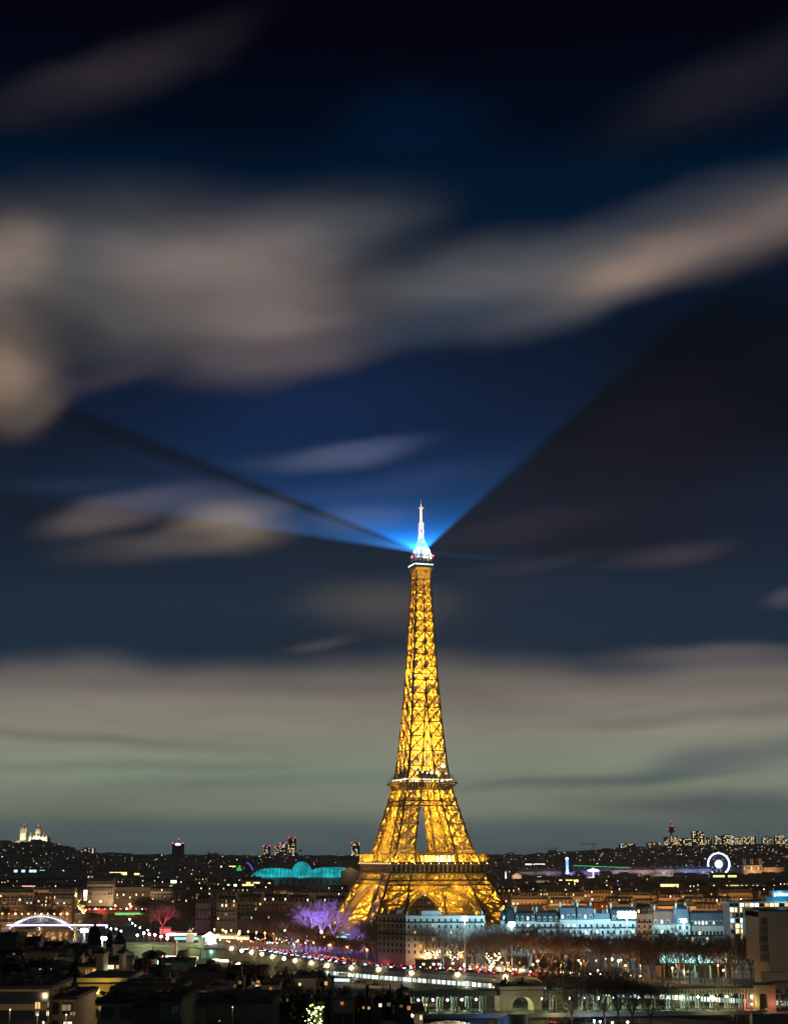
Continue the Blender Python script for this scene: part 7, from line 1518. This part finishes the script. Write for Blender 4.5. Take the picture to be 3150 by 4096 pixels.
# dark slate turrets against the lit river bank
for px, pyt, pyb, hw_, Y, lab in ((380, 3695, 3780, 26, 470, 'bulky black slate turret under the left glaring floodlight'), (440, 3722, 3790, 14, 455, 'slim black slate turret between the two floodlights'), (479, 3727, 3800, 26, 430, 'ornate black domed turret with carved dormer at the stone bridge end'), (610, 3803, 3835, 22, 400, 'small black pointed turret below the eagle wreath')):
    t0, b0 = S(px, pyt, Y), S(px, pyb, Y); t_ = thing('slate_turret', lab, 'turret', (t0.x, Y, 0)); r_ = hw_ * Y / F; h_ = t0.z - b0.z
    MB().lathe([(r_, b0.z), (r_ * 1.02, b0.z + h_ * .3), (r_ * .8, b0.z + h_ * .6), (r_ * .35, b0.z + h_ * .85), (r_ * .25, b0.z + h_ * .9), (.05, t0.z)], n=12).build('dome', ROOFD, t_); MB().lathe([(r_ * .95, 0), (r_ * .95, b0.z - .4), (r_ * 1.1, b0.z - .3), (r_ * 1.1, b0.z)], n=12).build('drum', FGW, t_)
    MB().bar((0, 0, t0.z - .5), (0, 0, t0.z + 1.2), .15).build('finial', RAIL, t_)
    if 'ornate' in lab: m = MB(); m.bb(-1.3, 1.3, -r_ - .6, -r_ + .5, b0.z - 4, b0.z + 1); m.bb(-1.6, 1.6, -r_ - .8, -r_ + .5, b0.z + 1, b0.z + 1.6); m.build('carved_dormer', STONE_W, t_)
# cyan lamp on dark roof
q = S(636, 3853, 418); ll = thing('roof_lamp', 'glaring cyan-white lamp over the dark roofs left of centre', 'lamp', q); MB().bb(-.9, .9, -.2, .2, -.6, .6).build('panel', glow('cyan_panel', (.45, 1, .9), 9), ll); MB().bar((0, .2, -6), (0, .2, -.6), .15).build('post', RAIL, ll); lamp((q.x, q.y - 2, q.z), 260, (.3, 1, .8), .2)
# lit river terraces and moored boats near the stone bridge (lower quay)
def boat(loc, rz, L_, label, hullm=FGD, litm=None, cabin=.6, name='moored_boat'):
    b = thing(name, label, 'boat', loc, rz); w = L_ * .11; pr = [(-L_ / 2, -w), (L_ * .32, -w), (L_ / 2, 0), (L_ * .32, w), (-L_ / 2, w)]
    MB().prism(pr, -.4, 1.1).build('hull', hullm, b); c_ = MB(); c_.bb(-L_ * .42, -L_ * .42 + L_ * cabin, -w * .8, w * .8, 1.1, 2.9); c_.build('cabin', WHITEP if litm else hullm, b)
    n = max(3, int(L_ * cabin / 2.2))
    for i in range(n):
        if litm and random.random() < .85: x0 = -L_ * .42 + (i + .2) * L_ * cabin / n; MB().bb(x0, x0 + L_ * cabin / n * .6, -w * .8 - .06, -w * .8 - .01, 1.7, 2.5).build('window', litm, b)
    MB().bb(-L_ * .43, -L_ * .41 + L_ * cabin, -w * .86, w * .86, 2.92, 3.1).build('cabin_roof', hullm, b)
    return b
def wbank(s_): p, d = along(WE, s_); nv = Vector((-d.y, d.x)); return p - nv * 6, d
for i, (s_, L_, hm, lm_, lab) in enumerate(((120, 34, FGD, WIN_Y, 'long restaurant barge with yellow lit windows near the stone bridge'), (165, 26, WHITEP, WIN_W, 'white tour boat moored left of the lit tent peak'), (245, 30, FGD, WIN_O, 'dark barge with orange-red party lights by the lower quay'), (345, 28, WHITEP, WIN_W, 'pale barge seen behind the first viaduct columns'), (383, 30, FGD, WIN_Y, 'dark barge seen between viaduct columns'), (420, 26, FGD, None, 'unlit black barge seen between viaduct columns'), (455, 26, mat('hull_red', (.3, .03, .03), .6), WIN_Y, 'red-hulled boat seen through the monumental arch'))):
    p, d = wbank(s_); boat((p.x, p.y, -7), math.atan2(d.y, d.x), L_, lab, hm, lm_)
p = G(2990, 4080, -7); boat((p.x, p.y, -7), R(8), 17, 'small boat with orange-lit wheelhouse on the water beyond the island', FGW, WIN_O); lamp((p.x - 3, p.y - 2, -3), 260, YW, .2)
p = G(2960, 4040, -7); boat((p.x - 3, p.y, -7), R(4), 30, 'dark unlit barge on the water beyond the island', FGD, None)
# peaked event tent with light strings, sails
p = G(955, 3905, -5.5); ev = thing('event_tent', 'event terrace with two glowing curved light strings rising to a mast', 'terrace', (p.x, p.y, -5.5)); a, b2, c2 = S(880, 3875, p.y), S(955, 3852, p.y), S(978, 3886, p.y); m = MB()
pts = [(a.x + (b2.x - a.x) * i / 8, a.z + (b2.z - a.z) * (i / 8) ** 2.2) for i in range(9)]
for (x0, z0), (x1, z1) in zip(pts, pts[1:]): m.bar((x0 - p.x, 0, z0 + 5.5), (x1 - p.x, 0, z1 + 5.5), .45)
m.bar((b2.x - p.x, 0, b2.z + 5.5), (c2.x - p.x, 0, c2.z + 5.5), .45); m.build('light_strings', glow('string_warm', (1, .82, .6), 9), ev); MB().bar((b2.x - p.x, .5, 0), (b2.x - p.x, .5, b2.z + 6), .3).build('mast', WHITEP, ev); MB().bb(a.x - p.x - 3, c2.x - p.x + 2, 1, 9, 0, 2.6).build('pavilion', STONE_W, ev); lamp((p.x, p.y - 3, 1), 1300, YW, .3)
for i, (px, py, w, h, m_, lab) in enumerate(((775, 3835, 7, 3, LWY, 'cream container kiosk with bright lights under the stone bridge'), (870, 3842, 8, 2.6, PANY, 'cream container on the lower quay, left of two'), (895, 3846, 7, 2.6, PANY, 'cream container on the lower quay, right of two'), (780, 3868, 12, 2.4, glow('deck_yel', (1, .9, .4), 5), 'floating terrace crowded with yellow-white lamps'), (845, 3882, 5, 3.2, glow('deck_warm', (1, .8, .4), 5), 'small glowing sail-shaped stall beside the event terrace'), (680, 3825, 12, 1.6, glow('deck_white', (1, .85, .75), 5), 'row of white-lit boat lamps below the striped post'), (1200, 3903, 9, 4, LWD, 'white site cabin beside the lower quay trees'), (1350, 3928, 14, 3.4, WIN_C, 'dark glazed container pavilion in the lower quay car park'), (1372, 3918, 6, 4, LWD, 'white lorry-like cabin in the car park'))):
    p = G(px, py + 8, -5.5); t_ = thing('quay_cabin', lab, 'cabin', (p.x, p.y, -5.5), R(-12)); MB().bb(-w / 2, w / 2, 0, 3, 0, h).build('body', mat('cabin_cream', (.55, .52, .42), .8), t_); MB().bb(-w / 2 + .4, w / 2 - .4, -.08, -.02, h * .35, h * .8).build('lit_front', m_, t_); MB().bb(-w / 2 - .2, w / 2 + .2, -.4, 3.2, h + .01, h + .2).build('roof', FGD, t_)
    if i < 6: lamp((p.x, p.y - 2.5, -5.5 + h + 1.5), 800, (1, .9, .5), .3)
# party bulbs of the lattice terrace
m = MB()
for i in range(70): q = S(random.uniform(1060, 1150), random.uniform(3905, 3925), 560); m.ball((q.x, q.y, q.z), .16, 4)
pt = thing('bulb_terrace', 'roof terrace glittering with red and orange bulbs behind the dark roofs', 'terrace', (0, 0, 0)); m.build('bulbs', glow('party_bulb', (1, .35, .15), 8), pt); q = S(1105, 3932, 560); MB().bb(q.x - 5, q.x + 5, 561, 566, -7, q.z).build('deck', FGD, pt)
# blue-lit strip on the viaduct's left end
p0 = S(1335, 3977, 560); t_ = thing('blue_lit_car', 'vehicle glowing electric blue on the road below the left viaduct end', 'vehicle', (p0.x, 577, 3.6)); MB().bb(-2.2, 3.6, -1, 1, .4, 2.4).build('body', CARM[4], t_); MB().bb(-2.2, 6.5, -1.2, -1.03, 1.0, 1.6).build('light_strip', glow('electric_blue', (.08, .08, 1), 6), t_); lamp((p0.x + 1, 574, 6), 260, (.1, .1, 1), .3)
# dark garden trees and the tree with fairy lights
def leafy(loc, h, r, label, cone=False, seed=1, n=2600, bulbs=0, leafm=LEAF, name='evergreen_tree', cat='tree'):
    rnd = random.Random(seed); t_ = thing(name, label, cat, loc); MB().bar((0, 0, -2), (0, 0, h * .9), r * .12, r * .03, n=6).build('trunk', BARK, t_); m = MB()
    cl = [(rnd.uniform(-.7, .7), rnd.uniform(-.7, .7), rnd.uniform(.25, .95), rnd.uniform(.25, .5)) for _ in range(16)]
    for i in range(n):
        if cone:
            z = rnd.random() ** .8; R_ = r * (1 - z) ** .8 * (.75 + .25 * math.sin(z * 34 + rnd.random())); a = rnd.uniform(0, 6.28); rr = R_ * rnd.uniform(.45, 1.05); c_ = Vector((rr * math.cos(a), rr * math.sin(a), h * (.1 + .9 * z) - rr * .18))
        else:
            k = rnd.choice(cl); v = Vector((rnd.gauss(0, 1), rnd.gauss(0, 1), rnd.gauss(0, 1))).normalized() * rnd.random() ** .4 * k[3] * r; c_ = Vector((k[0] * r * .8, k[1] * r * .8, k[2] * h)) + v
        s_ = rnd.uniform(.16, .4) * (r / 5 + .5); u = Vector((rnd.gauss(0, 1), rnd.gauss(0, 1), rnd.gauss(0, .6))).normalized(); w = u.cross(Vector((rnd.gauss(0, 1), rnd.gauss(0, 1), rnd.gauss(0, 1)))).normalized()
        m.add([c_ - u * s_, c_ + w * s_ * .5, c_ + u * s_, c_ - w * s_ * .5], [(0, 1, 2, 3)])
    m.build('crown', leafm, t_)
    if bulbs:
        b_ = MB()
        for i in range(bulbs):
            z = rnd.random() ** 1.5 * .65; a = rnd.uniform(math.pi, 2 * math.pi); rr = r * (1 - z) ** .8 * rnd.uniform(.75, 1.05) * .75; b_.ball((rr * math.cos(a), rr * math.sin(a), h * (.1 + .9 * z)), .11, 4)
        b_.build('fairy_lights', glow('tree_bulb', (1, .9, .35), 12), t_)
    return t_
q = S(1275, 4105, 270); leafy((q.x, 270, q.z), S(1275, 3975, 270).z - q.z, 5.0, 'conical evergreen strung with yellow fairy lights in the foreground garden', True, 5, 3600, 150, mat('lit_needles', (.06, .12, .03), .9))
for px, dz, p_ in ((1262, 4085, 60), (1290, 4075, 60), (1275, 4050, 40), (1300, 4092, 40)): u = S(px, dz, 266); lamp((u.x, 265.2, u.z), p_, (1, .88, .3), .2, name='fairy_glow')
for i, (px, pyt, Y, r) in enumerate(((1120, 3990, 255, 4.5), (1195, 3985, 260, 4.2), (1340, 4030, 262, 3.6), (1060, 4040, 240, 4), (240, 3905, 300, 4.5), (300, 3925, 290, 3.5))):
    q = S(px, pyt, Y); zb = max(0, q.z - 14); leafy((q.x, Y, zb), q.z - zb, r, 'dark leafy garden tree, %s of the unlit ones in the foreground' % nth(i + 1), False, 20 + i, 1700)
# island in front of the bridge: bare trees, lamps, bush
for i, (px, py, h_, z) in enumerate(((2213, 4072, 1.25, -1.5), (2238, 4078, 1.05, -1.5), (2255, 4096, .8, -1.5), (2285, 4110, .8, -1.5), (2350, 4095, 1.15, -1.5), (2420, 4120, 1.1, -1.5), (2475, 4125, 1.2, -1.5), (2530, 4130, 1.05, -1.5), (2600, 4140, .95, -1.5), (2145, 4075, .5, -1.5), (2395, 4060, .9, -7))):
    p = G(px, py, z); p2 = p if py < 4096 else G(px, py, z)
    tree((p2.x, p2.y, z - (0 if i < 9 else 0)), 'near dark bare tree before the columned bridge, %s from left' % nth([2145, 2213, 2238, 2255, 2285, 2350, 2395, 2420, 2475, 2530, 2600].index(px) + 1), 'bare trees on the island', h_, which=i % 6)
tag(MB().prism([(58, 300), (58, 560), (150, 560), (170, 300)], -9, -1.6, 1).build('island_bank', [GRASS, QUAY]), kind='structure')
p = G(2195, 4068, -1.5); leafy((p.x, p.y, -1.6), 4.2, 2.6, 'round dark evergreen bush on the island slope', False, 9, 1200, name='evergreen_bush', cat='bush')
for i, (px, py, z, pw) in enumerate(((2143, 4028, 3, 350), (2306, 4045, 2, 420), (2375, 4085, 1, 600), (2399, 4088, 1, 600), (2448, 4093, 1, 600), (2556, 4070, 1, 200), (2509, 4090, 1, 160))):
    p = G(px, py, z); post_lamp((p.x, p.y, -1.5), 'island path lamp below the bridge, %s' % ('the warm one' if i == 0 else 'second from left' if i == 1 else '%s in the brightest island cluster' % nth(i - 1)), B_YEL if i == 0 else B_COOL, z + 1.5, pw, YW if i < 2 else CW, 'island lamps', .35)
p = G(2105, 4070, -1.5); lamp((p.x, p.y - 3, 2), 350, (1, .85, .35), .3, name='path_light')
# golden lamp reflected in the river between building and pier
for px, py, pw in ((1690, 4000, 9000), (1760, 3992, 9000), (1830, 3990, 9000)): p = G(px, py, -5); lamp((p.x, 640, 1.5), pw, (1, .5, .12), .6, name='quay_lamp')
# cedar in front of the hotel and trees beside the pavilion
for i, (px, py, h_, r_) in enumerate(((2972, 3880, 21, 7.5), (2900, 3880, 17, 5), (2935, 3885, 13, 4))):
    p = G(px, py, 0); leafy((p.x, p.y, 0), h_, r_, 'dark spreading cedar before the hotel slab, %s' % ('tallest' if i == 0 else 'left one' if i == 1 else 'small middle one'), False, 40 + i, 2200)
for i, (px, py, h_) in enumerate(((3085, 3915, .8), (3120, 3918, .85), (2925, 3925, .55), (3140, 3905, .75))):
    p = G(px, py, 0); tree((p.x, p.y, 0), 'bare tree before the concrete block, %s from left' % nth(sorted([3085, 3120, 2925, 3140]).index(px) + 1), 'bare trees by the concrete block', h_)
lamp((S(3100, 3800, 700).x, 692, 10), 700, (1, .78, .5), .5, name='street_fill'); lamp((S(3060, 3800, 700).x, 690, 26), 350, (1, .78, .5), .5, name='street_fill')  # added facade lights without fixtures, brightening the concrete block
lamp((S(2950, 3700, 785).x, 778, 22), 2600, (.75, .88, 1), .5, name='street_fill')  # added facade light without a fixture, brightening the hotel front

# unseen lane lamps added to brighten the dark upper walls of the foreground
for i, (px, py, Y, p_) in enumerate(((40, 4040, 212, 130), (150, 4060, 212, 120), (265, 4060, 214, 130), (560, 3960, 240, 260), (620, 3925, 305, 260), (540, 3925, 300, 220), (780, 3950, 285, 260), (860, 3960, 285, 160), (1230, 3960, 325, 220), (1400, 4090, 296, 160), (1550, 4090, 296, 160), (1000, 4010, 252, 160), (300, 3850, 420, 240), (120, 3840, 430, 200), (650, 3900, 400, 240), (930, 4030, 200, 40))):
    q = S(px, py, Y); t_ = thing('street_lamp', 'added warm lane lamp low between the foreground houses, %s of the lane lamps' % nth(i + 1), 'street lamp', (q.x, Y, q.z - 6), 0, 'added lane lamps between the foreground houses'); MB().bar((0, 0, 0), (0, 0, 5.8), .12).build('post', RAIL, t_); MB().ball((0, 0, 6), .12, 6).build('bulb', LWD, t_); lamp((q.x, Y - 1.2, q.z), p_ * 3.4, (1, .74, .42), .3, name='street_fill')

for px, Y, z, p_ in ((2570, 945, 9, 9000), (2565, 940, 20, 5000)): lamp((S(px, 3500, Y).x, Y, z), p_, (1, .72, .5), .4, name='street_fill')  # added lights without fixtures, lifting the dim tan house

# low dark blocks added to cover the overlit lower facades behind the trees
for i, (a, b_, h) in enumerate(((1660, 1760, 5), (1775, 1880, 6), (1990, 2110, 6.5), (2130, 2250, 8), (2270, 2390, 9), (2400, 2500, 9.5), (2515, 2610, 9))):
    x, w = span(a, b_, 862); t_ = thing('cover_block', 'low dark flat block added behind the riverside trees, %s from left' % nth(i + 1), 'hall', (x, 862, 0), 0, 'added dark blocks behind the trees')
    MB().bb(-w / 2, w / 2, 0, 12, 0, h).build('wall', mat('dark_panel', (.07, .06, .055), .8), t_); MB().bb(-w / 2 - .4, w / 2 + .4, -.4, 12.4, h + .01, h + .5).build('roof', SLATE, t_)
    for j in range(5):
        if random.random() < .6: x0 = -w / 2 + 1 + j * w / 5; MB().bb(x0, x0 + 1.4, -.1, -.02, h * .5, h * .5 + 1.1).build('window', random.choice((WIN_C, WIN_W, WIN_O, WIN_Y)), t_)
# strings of small bulbs over the stalls, banners and shop lights at the bridge end
rs = random.Random(4)
cols_ = [B_WHITE, B_RED, B_GREEN, B_COOL, B_YEL, B_ORG, B_BLUE]; nm_ = ['white', 'red', 'green', 'cool white', 'yellow', 'orange', 'blue']
for i in range(64):
    if i < 40: px = 870 + i * 9.5; p = G(px, 3752 + rs.uniform(-8, 14) + (i * .4), 2.5)
    else: px = 1640 + (i - 40) * 40; q_ = G(px, 3868 + (i - 40) * 1.6, 2.5); p = q_
    ci = rs.choice((0, 1, 1, 2, 3, 4, 5)) if i < 40 else rs.choice((0, 3, 4, 5, 5, 6))
    t_ = thing('festoon_lamp', 'small %s festoon lamp, %s from left among the fair lights' % (nm_[ci], nth(i + 1)), 'lamp', (p.x, p.y, p.z), 0, 'small coloured fair lamps'); MB().ball((0, 0, 0), .3, 6).build('bulb', cols_[ci], t_); MB().bar((0, 0, -2.4), (0, 0, -.3), .06).build('post', RAIL, t_)

# warm lamps along the quay road
QL = offs(UP, 30.8); s_ = 60; i = 0
while s_ < 620:
    p, d = along(QL, s_); i += 1; s_ += 27
    post_lamp((p.x, p.y, .14), 'warm quay road lamp under the trees, %s from the stone bridge' % nth(i), B_ORG, 7.5, 3000, (1, .5, .16), 'warm quay road lamps', .38)
# thin humid night air that the city lights up
hm = bpy.data.materials.new('haze_air'); hm.use_nodes = True; t = hm.node_tree; t.nodes.clear(); o_ = t.nodes.new('ShaderNodeOutputMaterial'); v = t.nodes.new('ShaderNodeVolumePrincipled'); t.links.new(v.outputs[0], o_.inputs['Volume'])
v.inputs['Color'].default_value = (.85, .92, 1, 1); v.inputs['Density'].default_value = 4e-5; v.inputs['Anisotropy'].default_value = .35
tag(MB().bb(-5700, 5700, -450, 13200, -10, 350).build('haze', hm), 'thin pale night haze over the whole city', kind='stuff')
